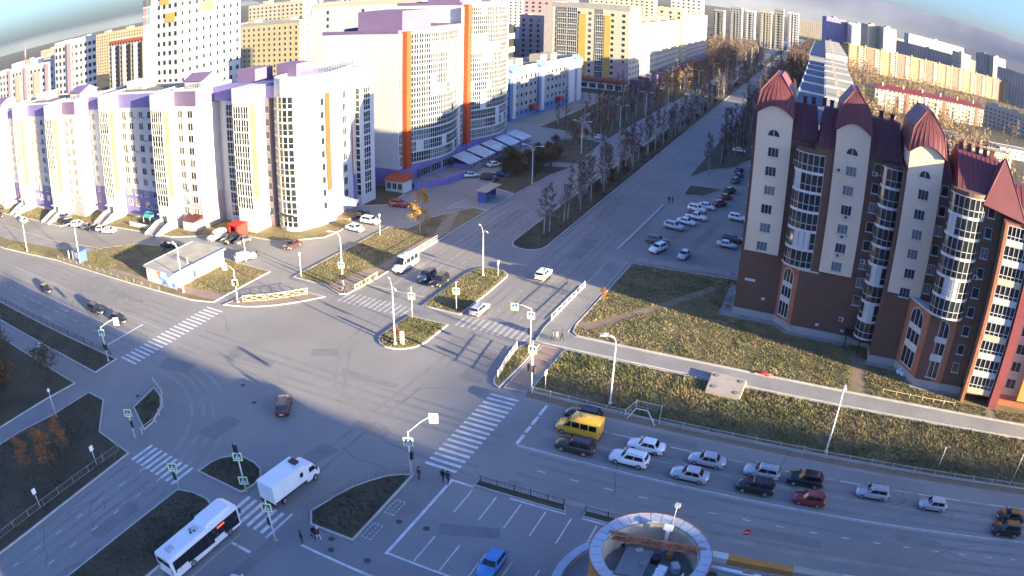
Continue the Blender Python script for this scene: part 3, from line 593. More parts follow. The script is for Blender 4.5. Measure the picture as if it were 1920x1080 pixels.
    o = put('roof_railing', railing_mesh(8, 1.0).mesh('roof_railing', DARK), bL, (ox - 8.2, oy + .5, z + 3.9)); o['kind'] = 'stuff'
    o = put('roof_railing', railing_mesh(11, 1.0).mesh('roof_railing', DARK), bL, (ox - .4, oy + .5, z + 3.9), R(90)); o['kind'] = 'stuff'
    o = put('roof_railing', railing_mesh(22, 1.0).mesh('roof_railing', DARK), bL, (ox - 32, oy - .5, z + 3.9)); o['kind'] = 'stuff'
for k in range(4): lsection(-122.7 - 46 * k, 104.9 - 7.6 * k, 28.7)
# rounded corner section at the right end
def z_(p, a, b, m, nm='wall'): return put(nm, MB().prism(p, a, b).mesh(nm, m), bL)
z_(rect(-122.7, -117.6, 112.2, 126), 0, 28.7, VIOLET if False else WHITEWALL); z_(rect(-117.6, -112, 109.2, 126), 0, 28.9, WHITEWALL); z_(rect(-122.7, -112, 110.4, 126), 28.9, 31.9, VIOLET, 'cornice')
for k in range(9): put('glazing', gS[0], bL, (-115.6, 109.2, 2.6 + FL * k)); put('window', pick(W1), bL, (-119.6, 112.2, 3.1 + FL * k))
z_(rect(-113.4, -108.4, 107.9, 118), 0, 28.9, WHITEWALL, 'column_wall'); z_(rect(-113.5, -108.3, 107.8, 118), 28.9, 32, WHITEWALL, 'column_head')
put('yellow_stripe', MB().box(0, .06, 0, 1.8, 7.5, 28.4).mesh('yellow_stripe', YELLOWWALL), bL, (-108.4, 108.2, 0))
gA = glaze_mesh(2.3, FL, 3)
for k in range(1, 9):
    for x in (-112.1, -109.6): put('glazing', gA, bL, (x, 107.9, 2.4 + FL * k))
red = MB().prism([(-114.4, 104.6), (-110.6, 104.2), (-110.6, 107.7), (-114.4, 107.7)], 2.2, 2.5, bottom=True).box(-114.3, -113.6, 104.6, 107.6, 0, 2.4).box(-111.4, -110.7, 104.3, 107.6, 0, 2.4)
put('entrance_porch', red.mesh('entrance_porch', mat('red porch', (.45, .03, .025), .6)), bL)
red2 = MB().box(-127.8, -123.4, 102.2, 104.8, 0, 2.5).poly([(-128, 101.8, 2.5), (-123, 101.8, 2.5), (-123, 104.9, 3.4), (-128, 104.9, 3.4)], 1).poly([(-123, 101.8, 2.5), (-123, 104.9, 2.5), (-123, 104.9, 3.4)], 1)
put('entrance_porch', red2.mesh('entrance_porch', [WHITEPVC, mat('dark red roof', (.085, .012, .022), .6)]), bL)
z_(rect(-108.3, -107.2, 113.2, 126), 0, 28.9, PINKWALL); z_(rect(-108.3, -104.5, 113.4, 126), 28.9, 31.6, VIOLET, 'cornice')
for k in range(9): put('window', W1[0], bL, (-107.75, 113.2, 2.8 + FL * k))
rc = [(-107.2, 118)] + arc(-102.2, 117, 5.0, 180, 300, 10) + [(-97.2, 118.4), (-97.0, 122.2), (-99.5, 133), (-112, 133), (-112, 126), (-107.2, 126)]
z_(rc, 0, 32.8, WHITEWALL); parapet(rc, bL, 32.8, .6, WHITEWALL); put('shop_awning', MB().prism([(-107.6, 117)] + arc(-102.2, 117, 5.5, 180, 290, 8) + [(-100.4, 113.5), (-102.2, 117)], 3.5, 3.9, bottom=True).mesh('shop_awning', DARK), bL)
A = [180, 195, 210, 225, 240, 255, 270, 285, 300]
gR = glaze_mesh(1.22, FL, 1)
for k in range(10):
    for a in A[1:]:
        put('glazing', gR, bL, (-102.2 + 5.0 * math.cos(R(a - 7)), 117 + 5.0 * math.sin(R(a - 7)), 1.0 + FL * k if k else .9), R(a - 7 + 90))
put('orange_stripe', MB().box(-.75, .75, -.25, .0, 7.5, 29).mesh('orange_stripe', ORANGE), bL, (-97.1, 120.9, 0), R(88)); put('orange_stripe', MB().box(-.75, .75, -.24, .0, .3, 7.5).mesh('orange_stripe', PINKWALL), bL, (-97.1, 120.9, 0), R(88))
for k in range(9):
    for y in (119.2, 123.4): put('window', W1[0], bL, (-97.1 - (y - 122.2) * .23 * (y > 122.2), y, 3.6 + FL * k), R(90))
    for x in (-98.3,): put('window', W2[0], bL, (-98.5, 128.8, 3.6 + FL * k), R(103))
z_(rect(-106, -99.2, 132.9, 140), 7.6, 32.4, WHITEWALL); z_(rect(-106, -99.2, 132.9, 140), 0, 7.6, VIOLET, 'base_wall'); z_(rect(-99.2, -97.9, 134, 139.6), 0, 32.2, WHITEWALL, 'column_wall')
put('orange_stripe', MB().box(-.7, .7, -.2, 0, 7.6, 29.6).mesh('orange_stripe', ORANGE), bL, (-100.0, 132.9, 0))
for k in range(9): put('window', W2[0], bL, (-102.6, 132.9, 3.3 + FL * k)); put('glazing', gR, bL, (-98.55, 134, 2.2 + FL * k)); put('glazing', gS[0], bL, (-97.9, 136.6, 2.2 + FL * k), R(90))
canopy = MB(); canopy.poly([(-97, 122.5, 3.6), (-92.8, 124.5, 3.2), (-93.6, 127, 3.9), (-97.6, 126.6, 4.3)]); put('shop_awning', canopy.mesh('shop_awning', WHITEPVC), bL)
put('planter_box', MB().prism([(-102, 130), (-95.6, 128.5), (-92.8, 129.8), (-93.8, 123.4), (-97, 123)], .1, .6).mesh('planter_box', DIRT), bL)
for p, z0, z1 in ((rect(-110, -104, 119, 125), 32.8, 35.6), (rect(-120, -114, 116, 122), 31.9, 35)): z_(p, z0, z1, LILAC, 'stair_head')
o = put('roof_railing', railing_mesh(13, 1.0).mesh('roof_railing', DARK), bL, (-97.6, 119, 33.4), R(93)); o['kind'] = 'stuff'

# ------------------------------------------------------------------ violet and orange tower with curved glazed front
bT = thing('apartment_tower', 'tall white apartment tower with violet base, orange pilasters and curved glazed front', 'building', (0, 0, 0))
endp = rect(-122, -98.1, 150.2, 183); p2 = rect(-120, -98.4, 183, 214)
for p, h in ((endp, 39.2), (p2, 45.4)):
    put('base_wall', MB().prism(p, 0, 4.6).mesh('base_wall', VIOLET), bT); put('wall', MB().prism(p, 4.6, h).mesh('wall', WHITEWALL), bT)
    parapet(p, bT, h, .9, LILAC, name='cornice')
def bow(y0, y1, x, bulge, n): return [(x + bulge * math.sin(math.pi * k / n), y0 + (y1 - y0) * k / n) for k in range(n + 1)]
for y0, y1, h, nf in ((154.6, 180.5, 39.0, 12), (186.2, 212.6, 45.0, 14)):
    c = bow(y0, y1, -98.0, 3.6, 12); put('bow_wall', MB().prism([(-99, y0)] + c + [(-99, y1)], 4.9, h).mesh('bow_wall', WHITEWALL), bT)
    put('bow_base', MB().prism([(-99, y0 + .3)] + bow(y0 + .3, y1 - .3, -98.2, 3.2, 12) + [(-99, y1 - .3)], 0, 4.9).mesh('bow_base', VIOLET), bT)
    fh = (h - 5.2) / nf
    for k in range(nf):
        for q in range(4):
            m = MB()
            for e in range(3):
                i = q * 3 + e; a, b = Vector((*c[i], 0)), Vector((*c[i + 1], 0)); t = (b - a).normalized(); nn = Vector((t.y, -t.x, 0)); z0 = 5.1 + fh * k
                solid = random.random() < .07
                def quad(u0, u1, za, zb, d, mi):
                    A, B = a + t * u0 + nn * d, a + t * u1 + nn * d; m.poly([(A.x, A.y, za), (B.x, B.y, za), (B.x, B.y, zb), (A.x, A.y, zb)], mi)
                L = (b - a).length; quad(0, L, z0 + .3, z0 + fh - .05, .05, 2 if solid else 1); quad(0, L, z0, z0 + .3, .1, 2); quad(0, L, z0 + fh - .12, z0 + fh, .11, 0)
                for u in (0, L * .33, L * .66): quad(u, u + .12, z0 + .3, z0 + fh, .1, 0)
                quad(0, L, z0 + 1.35, z0 + 1.45, .09, 0)
            put('glazing', m.mesh('glazing', [FRAME, GLASS if random.random() < .75 else GLASS2, WHITEPVC]), bT)
for y, h in ((152.9, 39.6), (184.6, 45.6)):
    put('orange_pilaster', MB().box(-98.2, -96.6, y - 1.1, y + 1.1, 4.6, h).mesh('orange_pilaster', ORANGE), bT)
    g1 = glaze_mesh(1.3, 2.8, 2)
    for k in range(int((h - 5) / 2.85)): put('glazing', g1, bT, (-98.08, y - 1.85, 5 + 2.85 * k), R(90))
put('entrance_porch', MB().box(-99.5, -94.2, 146.2, 150, 0, 2.9).poly([(-99.9, 145.8, 2.9), (-93.8, 145.8, 2.9), (-93.8, 150.1, 4.0), (-99.9, 150.1, 4.0)], 1).poly([(-93.8, 145.8, 2.9), (-93.8, 150.1, 2.9), (-93.8, 150.1, 4.0)], 1).mesh('entrance_porch', [WHITEPVC, ORANGE]), bT)
for k in range(3): put('porch_window', win_mesh(1.2, 1.6, 2, sill=False), bT, (-98.4 + 1.6 * k, 146.2, .8))
put('terrace_wall', MB().prism([(-93.8, 150.5), (-88.6, 158), (-87.6, 166), (-88.2, 166.2), (-89.4, 158.4), (-94.4, 151.2)], 0, 1.5).mesh('terrace_wall', VIOLET), bT)
put('terrace_deck', MB().prism([(-97.5, 152), (-94.2, 151.4), (-89.4, 158.4), (-88.4, 166), (-89.6, 214), (-97.5, 214)], 0, 1.0).mesh('terrace_deck', PAVE), bT)
for k in range(5):                                   # five glass-roofed cellar entrances along the terrace
    y = 170 + 8.6 * k; c = put('glass_entrance', MB().box(-93.4, -89.0, y, y + 6.4, 0, 2.3).mesh('glass_entrance', VIOLET), bT)
    r = MB().poly([(-88.4, y - .3, 2.5), (-88.4, y + 6.7, 2.5), (-93.8, y + 6.7, 4.2), (-93.8, y - .3, 4.2)], 1)
    for q in range(6): r.tube([(-88.4, y - .3 + 1.4 * q, 2.55), (-93.8, y - .3 + 1.4 * q, 4.25)], .06, 4)
    for u in (0, .5, 1): r.tube([(-88.4 - 5.4 * u, y - .3, 2.55 + 1.7 * u), (-88.4 - 5.4 * u, y + 6.7, 2.55 + 1.7 * u)], .06, 4)
    put('glass_roof', r.mesh('glass_roof', [FRAME, mat('sky glass', (.35, .42, .5), .1, .1, .5, spec=.8)]), c)
    for q in range(3): put('window', win_mesh(1.5, 1.2, 2, sill=False), c, (-89.0, y + 1.2 + 2 * q, .7), R(90))
for p, z0, z1, m in ((rect(-116, -102, 158, 172), 39.4, 44.8, LILAC), (rect(-114, -107, 174, 180), 39.4, 43.5, WHITEWALL), (rect(-115, -104, 192, 206), 45.5, 50, LILAC)): put('stair_head', MB().prism(p, z0, z1).mesh('stair_head', m), bT)
for k in range(4): put('shop_window', win_mesh(4.2, 2.2, 4, sill=False), bT, (-95.4 + .25 * k, 158.5 + 5.2 * k, 1.6), R(86))

# ------------------------------------------------------------------ further blocks
def block(name, label, p0, ang, L, D, h, wall, floors, cols, dcols, roof=None, wcol=None, base=None, para=.8, ww=1.5, wh=1.5, wallE=None, top=None, stair=0, front=True, sides=True, group=None, paracol=None):
    """A block whose front left corner is p0, running L metres in direction ang, D metres deep."""
    o = thing(name, label, 'building', (p0[0], p0[1], 0), R(ang), group)
    put('wall', MB().prism(rect(0, L, 0, D), 0, h).mesh('wall', wall), o)
    if base: put('base_wall', MB().prism(rect(-.05, L + .05, -.05, D), 0, base[1]).mesh('base_wall', base[0]), o)
    if top: put('top_band', MB().prism(rect(-.06, L + .06, -.06, D + .06), h - top[1], h - .01).mesh('top_band', top[0]), o)
    parapet(rect(0, L, 0, D), o, h, para, paracol or wall); put('roof_deck', MB().prism(rect(.4, L - .4, .4, D - .4), h + .01, h + .1).mesh('roof_deck', roof or ROOFGREY), o)
    rows = []; fh = (h - 1.5) / floors
    for k in range(floors):
        z = 1.3 + fh * k
        if front: rows += [((q + .5) * L / cols, 0, z, ww, wh, 0.) for q in range(cols)]
        if sides: rows += [(L, (q + .5) * D / dcols, z, ww, wh, R(90)) for q in range(dcols)] + [(0, (q + .5) * D / dcols, z, ww, wh, R(-90)) for q in range(dcols)]
    flat_windows(rows, [wcol or FRAME, GLASS], o)
    for k in range(stair): put('stair_head', MB().prism(rect(L * (k + .5) / stair - 3, L * (k + .5) / stair + 3, D * .3, D * .7), h, h + 3).mesh('stair_head', wall), o)
    return o
def strips(o, items):
    """Vertical wall strips standing proud of the front: (x, width, z0, z1, material, depth)"""
    for x, w, z0, z1, m, d in items: put('wall_strip', MB().box(x, x + w, -d, -.02, z0, z1).mesh('wall_strip', m), o)
# tower behind the long block, with coloured glass
t = block('apartment_tower', 'very tall white tower with yellow patches and a column of coloured glass', (-189.5, 140), 0, 18, 27.5, 92, WHITEWALL, 30, 6, 9, ww=1.1, wh=1.4)
TINT = [mat('rose glass panel', (.45, .25, .25), .25, .2, .5), mat('green glass panel', (.20, .42, .36), .25, .2, .5)]
put('glass_column', MB().box(-.25, 4.6, -1.2, -.02, 0, 91).mesh('glass_column', FRAME), t)
for k in range(16, 30):
    for q in range(2): put('glass_panel', MB().box(.0 + 2.3 * q, 2.05 + 2.3 * q, -1.26, -1.18, 3.02 * k + .2, 3.02 * k + 2.7).mesh('glass_panel', TINT[q] if k % 3 else GLASS2), t)
for x, y0, z in ((8, -.12, 54), (11, -.12, 48)): put('yellow_patch', MB().box(x, x + 5, y0, -.03, z, z + 3).mesh('yellow_patch', YELLOWWALL), t)
for y0, z in ((5, 57), (9, 50), (15, 56), (6, 66), (14, 63)): put('yellow_patch', MB().box(18.03, 18.12, y0, y0 + 6, z, z + 3).mesh('yellow_patch', YELLOWWALL), t)
block('apartment_block', 'pale yellow long block with grey parapet behind the white tower', (-318, 300), 0, 58, 18, 35.5, mat('pale yellow wall', (.40, .34, .20), .85), 11, 14, 4, ww=1.1, paracol=GREYWALL, para=1.8, stair=2)
block('apartment_block', 'shaded grey brown end of a block between two white ones', (-262, 312), 0, 12, 16, 41, mat('grey brown wall and shade', (.24, .21, .19), .85), 13, 3, 4, ww=1.2)  # shade on this end is painted as a grey brown wall
block('apartment_block', 'plain white block standing left behind the violet tower', (-206, 246), 0, 56, 20, 44.5, WHITEWALL, 14, 3, 5, ww=1.0, paracol=CREAMWALL, para=1.6, wcol=WHITEWALL)
o = block('apartment_block', 'white and pink block at the far left edge', (-350, 150), 0, 76, 14, 40, WHITEWALL, 12, 16, 4, ww=1.6, wcol=TANWALL, stair=3)
strips(o, [(14, 4, 1, 40, PINKWALL, .5), (36, 4, 1, 40, PINKWALL, .5), (62, 4, 1, 40, PINKWALL, .5), (24, 7, 4, 37, CREAMWALL, .3), (48, 8, 4, 37, CREAMWALL, .3)])
o = block('apartment_tower', 'white tower with a shaded blue side joined to the pink block', (-274, 148), 0, 19, 12, 47.5, WHITEWALL, 15, 5, 5, ww=1.5, wcol=TANWALL); strips(o, [(13, 4, 1, 47, PINKWALL, .6)])
o = block('apartment_block', 'distant block with a red top and dark vertical balcony strips', (-412, 270), 0, 50, 16, 39, CREAMWALL, 12, 14, 4, ww=1.6, top=(mat('red top band', (.30, .07, .05), .8), 2.6), wcol=CREAMWALL)
strips(o, [(4 + 7 * k, 3.2, 1, 35.5, DARK if k % 2 else WHITEWALL, .6) for k in range(7)])
block('apartment_block', 'distant yellowish row at the left horizon under the mast', (-660, 280), 8, 130, 16, 27, TANWALL, 9, 30, 4, ww=1.6, sides=False)
block('apartment_block', 'distant yellowish row on the skyline left of the tall tower', (-690, 400), 4, 160, 16, 42, mat('pale ochre wall', (.36, .30, .19), .85), 13, 36, 4, ww=1.6, sides=False, stair=4)
# blue and white five-storey block by the avenue
o = block('apartment_block', 'five-storey white block with blue roof hoods and blue pilasters by the avenue', (-110.6, 238), 87, 70, 14, 18.5, GREYWALL, 5, 18, 3, ww=1.4, base=(BLUEPANEL, 3.2), paracol=WHITEWALL, para=1.6)
strips(o, [(3, 5, 0, 18, BLUEPANEL, .8), (4.2, 2.6, 1, 18, WHITEWALL, 1.4), (27, 5, 0, 18, BLUEPANEL, .8), (28.2, 2.6, 1, 18, WHITEWALL, 1.4), (56, 14, 0, 19, WHITEWALL, .9), (62.5, 2.2, 0, 18, mat('grey brown wall and shade', (.24, .21, .19)), 1.0)])
for x in (2.6, 26.6, 62):
    put('roof_hood', MB().poly([(x, -2.0, 18.6), (x + 7, -2.0, 18.6), (x + 7, .6, 21), (x, .6, 21)]).poly([(x + 7, -2, 18.6), (x + 7, .6, 18.6), (x + 7, .6, 21)]).poly([(x, .6, 18.6), (x, -2, 18.6), (x, .6, 21)]).mesh('roof_hood', BLUEPANEL), o)
    put('hood_base', MB().box(x + .2, x + 6.8, -1.8, -.02, 16.2, 18.6).mesh('hood_base', WHITEWALL), o)
for x in (20, 44): put('shop_canopy', MB().box(x, x + 4.5, -2.2, -.02, 2.6, 4.2).mesh('shop_canopy', mat('red canopy', (.34, .04, .05), .6)), o)
for x in (10, 18, 40, 50): put('roof_house', MB().box(x, x + 6, 5, 10, 18.6, 22).mesh('roof_house', TANWALL), o)
# cream corner block beyond the side street
oC = block('apartment_block', 'cream corner block with glazed balconies above a dark red shop storey', (-138, 352), 0, 41, 22, 41, CREAMWALL, 13, 7, 4, ww=1.4, paracol=mat('grey cornice', (.26, .25, .24), .8), para=2.6)
gC = glaze_mesh(5.2, 2.95, 5)
strips(oC, [(-4, 5, 0, 41, mat('grey tan pier', (.33, .30, .28)), .2), (14.5, 4, 5, 38, YELLOWWALL, .25), (28, 3.2, 5, 38, YELLOWWALL, .25), (33, 8, 5, 14, PINKWALL, .2)])
for k in range(12):
    for x in (5.4, 11.0): put('glazing', gC, oC, (x, -.05, 5.2 + 3.0 * k), 0)
    put('glazing', glaze_mesh(4, 2.95, 4), oC, (25.4, -.05, 5.2 + 3.0 * k), 0)
block('apartment_block', 'long cream wing running back along the avenue behind the corner block', (-97.2, 374), 91.5, 118, 18, 34, CREAMWALL, 10, 26, 4, ww=1.3, paracol=ROOFGREY, stair=4, wcol=CREAMWALL)
block('apartment_tower', 'narrow cream tower between the two long cream wings', (-98, 492), 91, 16, 18, 42, CREAMWALL, 13, 3, 3, wcol=CREAMWALL)
block('apartment_block', 'far cream and pink wing at the end of the shop arcade', (-99.5, 508), 91, 105, 18, 37, mat('pale pink wall', (.42, .33, .30), .85), 11, 22, 4, ww=1.4, stair=3, wcol=CREAMWALL)
oP = thing('shop_arcade', 'single-storey violet shop arcade with arched porches along the avenue', 'building', (-97, 346, 0), R(90))
put('wall', MB().prism(rect(0, 240, .02, 9), 0, 4.8).mesh('wall', VIOLET), oP); put('roof_deck', MB().prism(rect(-.4, 240.4, -.4, 9), 4.8, 5.2).mesh('roof_deck', ROOFGREY), oP)
for k in range(11): put('porch', MB().box(10 + 16 * k, 15 + 16 * k, -6, 0, 3.4, 5.4).box(10 + 16 * k, 10.8 + 16 * k, -6, -.05, 0, 3.4).box(14.2 + 16 * k, 15 + 16 * k, -6, -.05, 0, 3.4).mesh('porch', LILAC if k != 9 else mat('red canopy', (.34, .04, .05))), oP)
oS = thing('shop_building', 'low corner shop with a dark red fascia below the cream block', 'building', (-138, 345, 0))
put('wall', MB().prism(rect(0, 41, .02, 7), 0, 3.6).mesh('wall', WHITEPVC), oS); put('fascia', MB().prism(rect(-.3, 41.3, -.4, 6.9), 3.6, 5.4).mesh('fascia', mat('dark red fascia', (.22, .07, .05), .7)), oS)
for k in range(9): put('shop_window', win_mesh(3.2, 2.4, 3, sill=False), oS, (3 + 4.4 * k, .02, .6))
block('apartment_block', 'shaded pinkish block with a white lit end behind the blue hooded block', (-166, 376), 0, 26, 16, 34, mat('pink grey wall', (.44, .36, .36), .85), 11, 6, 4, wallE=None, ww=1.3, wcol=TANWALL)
o = thing('parking_garage', 'dark grey building with curved tiers in the shade behind the violet tower', 'building', (-196, 345, 0))
for k in range(4): put('tier', MB().prism([(0, 0), (36, 0), (36, 12), (0, 20)], 7.4 * k, 7.4 * k + 3).mesh('tier', GREYWALL), o); put('tier_gap', MB().prism([(.6, .6), (35.4, .6), (35.4, 12), (.6, 19)], 7.4 * k + 3, 7.4 * k + 7.4).mesh('tier_gap', DARK), o)
put('roof', MB().prism([(12, -1), (37, -1), (30, 10), (16, 10)], 29.6, 33).mesh('roof', mat('red roof', (.30, .05, .05), .6)), o)
# skyline along the top edge
for k, (x, y, L, h, m, a) in enumerate(((-420, 420, 60, 46, CREAMWALL, 0), (-330, 430, 54, 47, WHITEWALL, 0), (-262, 440, 46, 45, TANWALL, 0), (-205, 470, 34, 42, PINKWALL, 0), (-300, 620, 70, 44, WHITEWALL, 5), (-215, 640, 60, 46, CREAMWALL, 5), (-150, 690, 30, 52, WHITEWALL, 0))):
    block('apartment_block', ['white block rising behind the roofs at the top left', 'cream block second along the top edge', 'tan block behind the violet tower roof', 'pink block above the violet tower', 'white block on the skyline above the pink block', 'cream block on the skyline above the cream corner', 'white narrow block at the end of the skyline row'][k],
          (x, y), a, L, 16, h, m, 14, max(6, int(L / 4.5)), 4, ww=1.6, stair=2, group='blocks along the skyline')
for k in range(6):
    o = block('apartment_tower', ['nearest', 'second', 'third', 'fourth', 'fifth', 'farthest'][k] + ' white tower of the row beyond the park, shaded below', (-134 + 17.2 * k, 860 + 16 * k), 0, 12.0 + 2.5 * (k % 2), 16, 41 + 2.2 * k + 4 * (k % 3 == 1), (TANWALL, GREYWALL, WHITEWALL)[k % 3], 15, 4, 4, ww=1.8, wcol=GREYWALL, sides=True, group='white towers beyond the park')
    strips(o, [(1.2, .9, 2, 38 + 2.2 * k, GREYWALL, .3), (5.6, .9, 2, 38 + 2.2 * k, DARK, .3), (10.2, .9, 2, 38 + 2.2 * k, GREYWALL, .3)])
# right side district, on a grid turned by 32 degrees
o = block('apartment_block', 'long nine-storey block striped yellow and red with white balconies at the upper right', (30, 797), 32, 296, 14, 28, mat('ochre panel', (.14, .118, .075), .85), 9, 70, 4, ww=1.5, sides=True, para=1.0)
BAL = MB(); [BAL.box(0, 8.5, -1.6, -.02, 2.2 + 3.0 * k, 3.4 + 3.0 * k) for k in range(9)]; BAL = BAL.mesh('balcony_column', mat('dull white balcony', (.26, .25, .24), .85))
for k in range(12):
    put('colour_panel', MB().box(24.5 * k + 1, 24.5 * k + 11.5, -.5, -.02, 0, 28.3).mesh('colour_panel', mat('brick red panel', (.20, .055, .035), .85) if k % 2 else mat('warm yellow panel', (.23, .165, .065), .85)), o)
    put('balcony_column', BAL, o, (24.5 * k + 13.5, 0, 0)); flat_windows([(24.5 * k + 2.8 + 3.4 * q, -.5, 1.6 + 3.0 * f, 1.5, 1.5, 0.) for q in range(3) for f in range(9)], [FRAME, GLASS], o); put('pier', MB().box(24.5 * k + 22.4, 24.5 * k + 24.2, -1.4, -.02, 0, 31).mesh('pier', mat('buff pier', (.26, .22, .16), .85)), o)
    if k % 2 == 0: put('colour_panel', MB().box(24.5 * k + 12, 24.5 * k + 13.2, -.4, -.02, 0, 28).mesh('colour_panel', mat('brick red panel', (.20, .055, .035))), o)
o = thing('apartment_block', 'five-storey block with a dark red roof and shade-toned walls among bare trees', 'building', (37, 458, 0), R(32))
put('wall', MB().prism(rect(0, 112, 0, 13), 0, 13.6).mesh('wall', mat('shade toned panel wall', (.17, .16, .13), .85)), o)  # wall colour darkened to stand for shade from nearby trees and blocks
put('roof', MB().poly([(-.6, -.8, 13.6), (112.6, -.8, 13.6), (109, 4.5, 16.4), (4, 4.5, 16.4)]).mesh('roof', mat('dark red roof', (.085, .012, .022), .6)), o)
put('roof', MB().poly([(112.6, 13.8, 13.6), (-.6, 13.8, 13.6), (4, 4.5, 16.4), (109, 4.5, 16.4)]).poly([(-.6, 13.8, 13.6), (-.6, -.8, 13.6), (4, 4.5, 16.4)]).poly([(112.6, -.8, 13.6), (112.6, 13.8, 13.6), (109, 4.5, 16.4)]).mesh('roof', ROOFGREY), o)
flat_windows([((q + .5) * 112 / 30, 0, 1.4 + 2.7 * k, 1.5, 1.4, 0.) for q in range(30) for k in range(5) if q % 5 != 2] + [(-.0, 3 + 4 * q, 1.4 + 2.7 * k, 1.4, 1.4, R(-90)) for q in range(3) for k in range(5)], [FRAME, GLASS], o)
for k in range(6): put('colour_panel', MB().box(18.6 * k + 9, 18.6 * k + 12, -.3, -.02, 0, 13.4).mesh('colour_panel', mat('brick red panel', (.20, .055, .035)) if k % 2 else GREYWALL), o); put('balcony_column', MB().box(18.6 * k + 2, 18.6 * k + 6, -1.2, -.02, 3.4, 4.5).box(18.6 * k + 2, 18.6 * k + 6, -1.2, -.02, 6.1, 7.2).box(18.6 * k + 2, 18.6 * k + 6, -1.2, -.02, 8.8, 9.9).mesh('balcony_column', WHITEPVC), o); put('chimney', MB().box(18.6 * k + 8, 18.6 * k + 9.2, 3, 4.4, 15, 18).mesh('chimney', TANWALL), o)
block('apartment_block', 'grey blue low block at the right edge behind the brown block', (136, 530), -16, 90, 14, 17, GREYWALL, 5, 24, 3, ww=1.5, stair=5)
# long block running along the avenue behind the brown roofs, seen from above, one roof section after another
o = thing('apartment_block', 'long white block seen end-on above the maroon roofs, its roof stepping away in sections', 'building', (-6, 128.5, 0))
put('wall', MB().prism(rect(0, 17, 0, 221.5), 0, 29).mesh('wall', GREYWALL), o); put('wall', MB().prism(rect(-1, 20, 249.5, 484), 0, 30).mesh('wall', GREYWALL), o)
ROOFSHADE = mat('shade blue roof sheet', (.09, .105, .14), .7, .15, .3, .06, 3)  # blue of the shaded west roof half put into the sheet colour
def roof_section(y, d, w, x0):
    put('roof_sheet', MB().box(x0, x0 + w * .42, y, y + d - .6, 0, .5).mesh('roof_sheet', ROOFSHADE), o, (0, 0, 29 if y < 240 else 30)); z = 29 if y < 240 else 30
    put('technical_floor', MB().box(x0 + w * .42, x0 + w, y + .3, y + d - 7, 0, 3.3).mesh('technical_floor', WHITEWALL), o, (0, 0, z)); put('roof_deck', MB().box(x0 + w * .42 + .3, x0 + w - .3, y + .6, y + d - 7.3, 3.3, 3.45).mesh('roof_deck', TANWALL), o, (0, 0, z))
    put('roof_gap', MB().box(x0 + w * .42, x0 + w, y + d - 7, y + d - .6, 0, .4).mesh('roof_gap', ROOFGREY), o, (0, 0, z)); put('chimney', MB().box(x0 + w * .6, x0 + w * .6 + 1, y + 5, y + 6.4, 3.3, 5.2).mesh('chimney', TANWALL), o, (0, 0, z)); put('parapet', MB().box(x0 - .3, x0, y, y + d, 0, 1.1).mesh('parapet', WHITEPVC), o, (0, 0, z))
for k in range(7): roof_section(14.4 + 29.5 * k, 29.5, 17, 0)
for k in range(8): roof_section(249.9 + 29 * k, 29, 21, -1)
flat_windows([(0, 4 + 3.6 * q, 1.4 + 3.1 * k, 1.6, 1.5, R(-90)) for q in range(56) for k in range(9)] + [(-1, 254 + 3.6 * q, 1.4 + 3.1 * k, 1.6, 1.5, R(-90)) for q in range(62) for k in range(9)] + [(2 + 3.4 * q, 0, 1.4 + 3.1 * k, 1.6, 1.5, 0.) for q in range(5) for k in range(9)], [FRAME, GLASS], o)
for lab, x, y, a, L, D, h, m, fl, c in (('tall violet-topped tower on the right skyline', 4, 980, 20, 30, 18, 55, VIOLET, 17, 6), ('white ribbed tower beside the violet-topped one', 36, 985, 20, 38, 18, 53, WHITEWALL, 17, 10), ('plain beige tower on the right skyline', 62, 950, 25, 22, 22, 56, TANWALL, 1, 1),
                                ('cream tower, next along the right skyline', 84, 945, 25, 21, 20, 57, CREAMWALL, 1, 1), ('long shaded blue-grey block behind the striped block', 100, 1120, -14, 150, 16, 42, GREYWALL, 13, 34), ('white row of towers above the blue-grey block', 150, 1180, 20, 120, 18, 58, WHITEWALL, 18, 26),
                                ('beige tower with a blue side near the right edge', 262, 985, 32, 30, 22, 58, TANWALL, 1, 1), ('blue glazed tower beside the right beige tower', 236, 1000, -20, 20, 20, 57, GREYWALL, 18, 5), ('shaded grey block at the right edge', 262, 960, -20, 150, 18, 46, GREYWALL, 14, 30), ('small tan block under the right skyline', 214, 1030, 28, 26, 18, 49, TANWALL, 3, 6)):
    block('apartment_block', lab, (x, y), a, L, D, h, m, fl, c, 4, ww=1.8 if fl > 1 else .6, stair=1)
# blocks outside the picture whose shadows fall across the junction, and the building under the camera
for lab, x0, x1, y0, y1, h in (('nine-storey block south of the main road, outside the picture', 42, 162, -14, 17.5, 30), ('taller block farther along the main road, outside the picture', 253, 330, -18, 18, 45)):
    o = thing('apartment_block', lab, 'building', (x0, y0, 0)); put('wall', MB().prism(rect(0, x1 - x0, 0, y1 - y0), 0, h).mesh('wall', BROWN), o)
    for k in range(4): put('stair_head', MB().prism(rect((x1 - x0) * (k + .3) / 4, (x1 - x0) * (k + .6) / 4, 10, y1 - y0 - 4), h, h + 3).mesh('stair_head', BROWN), o)
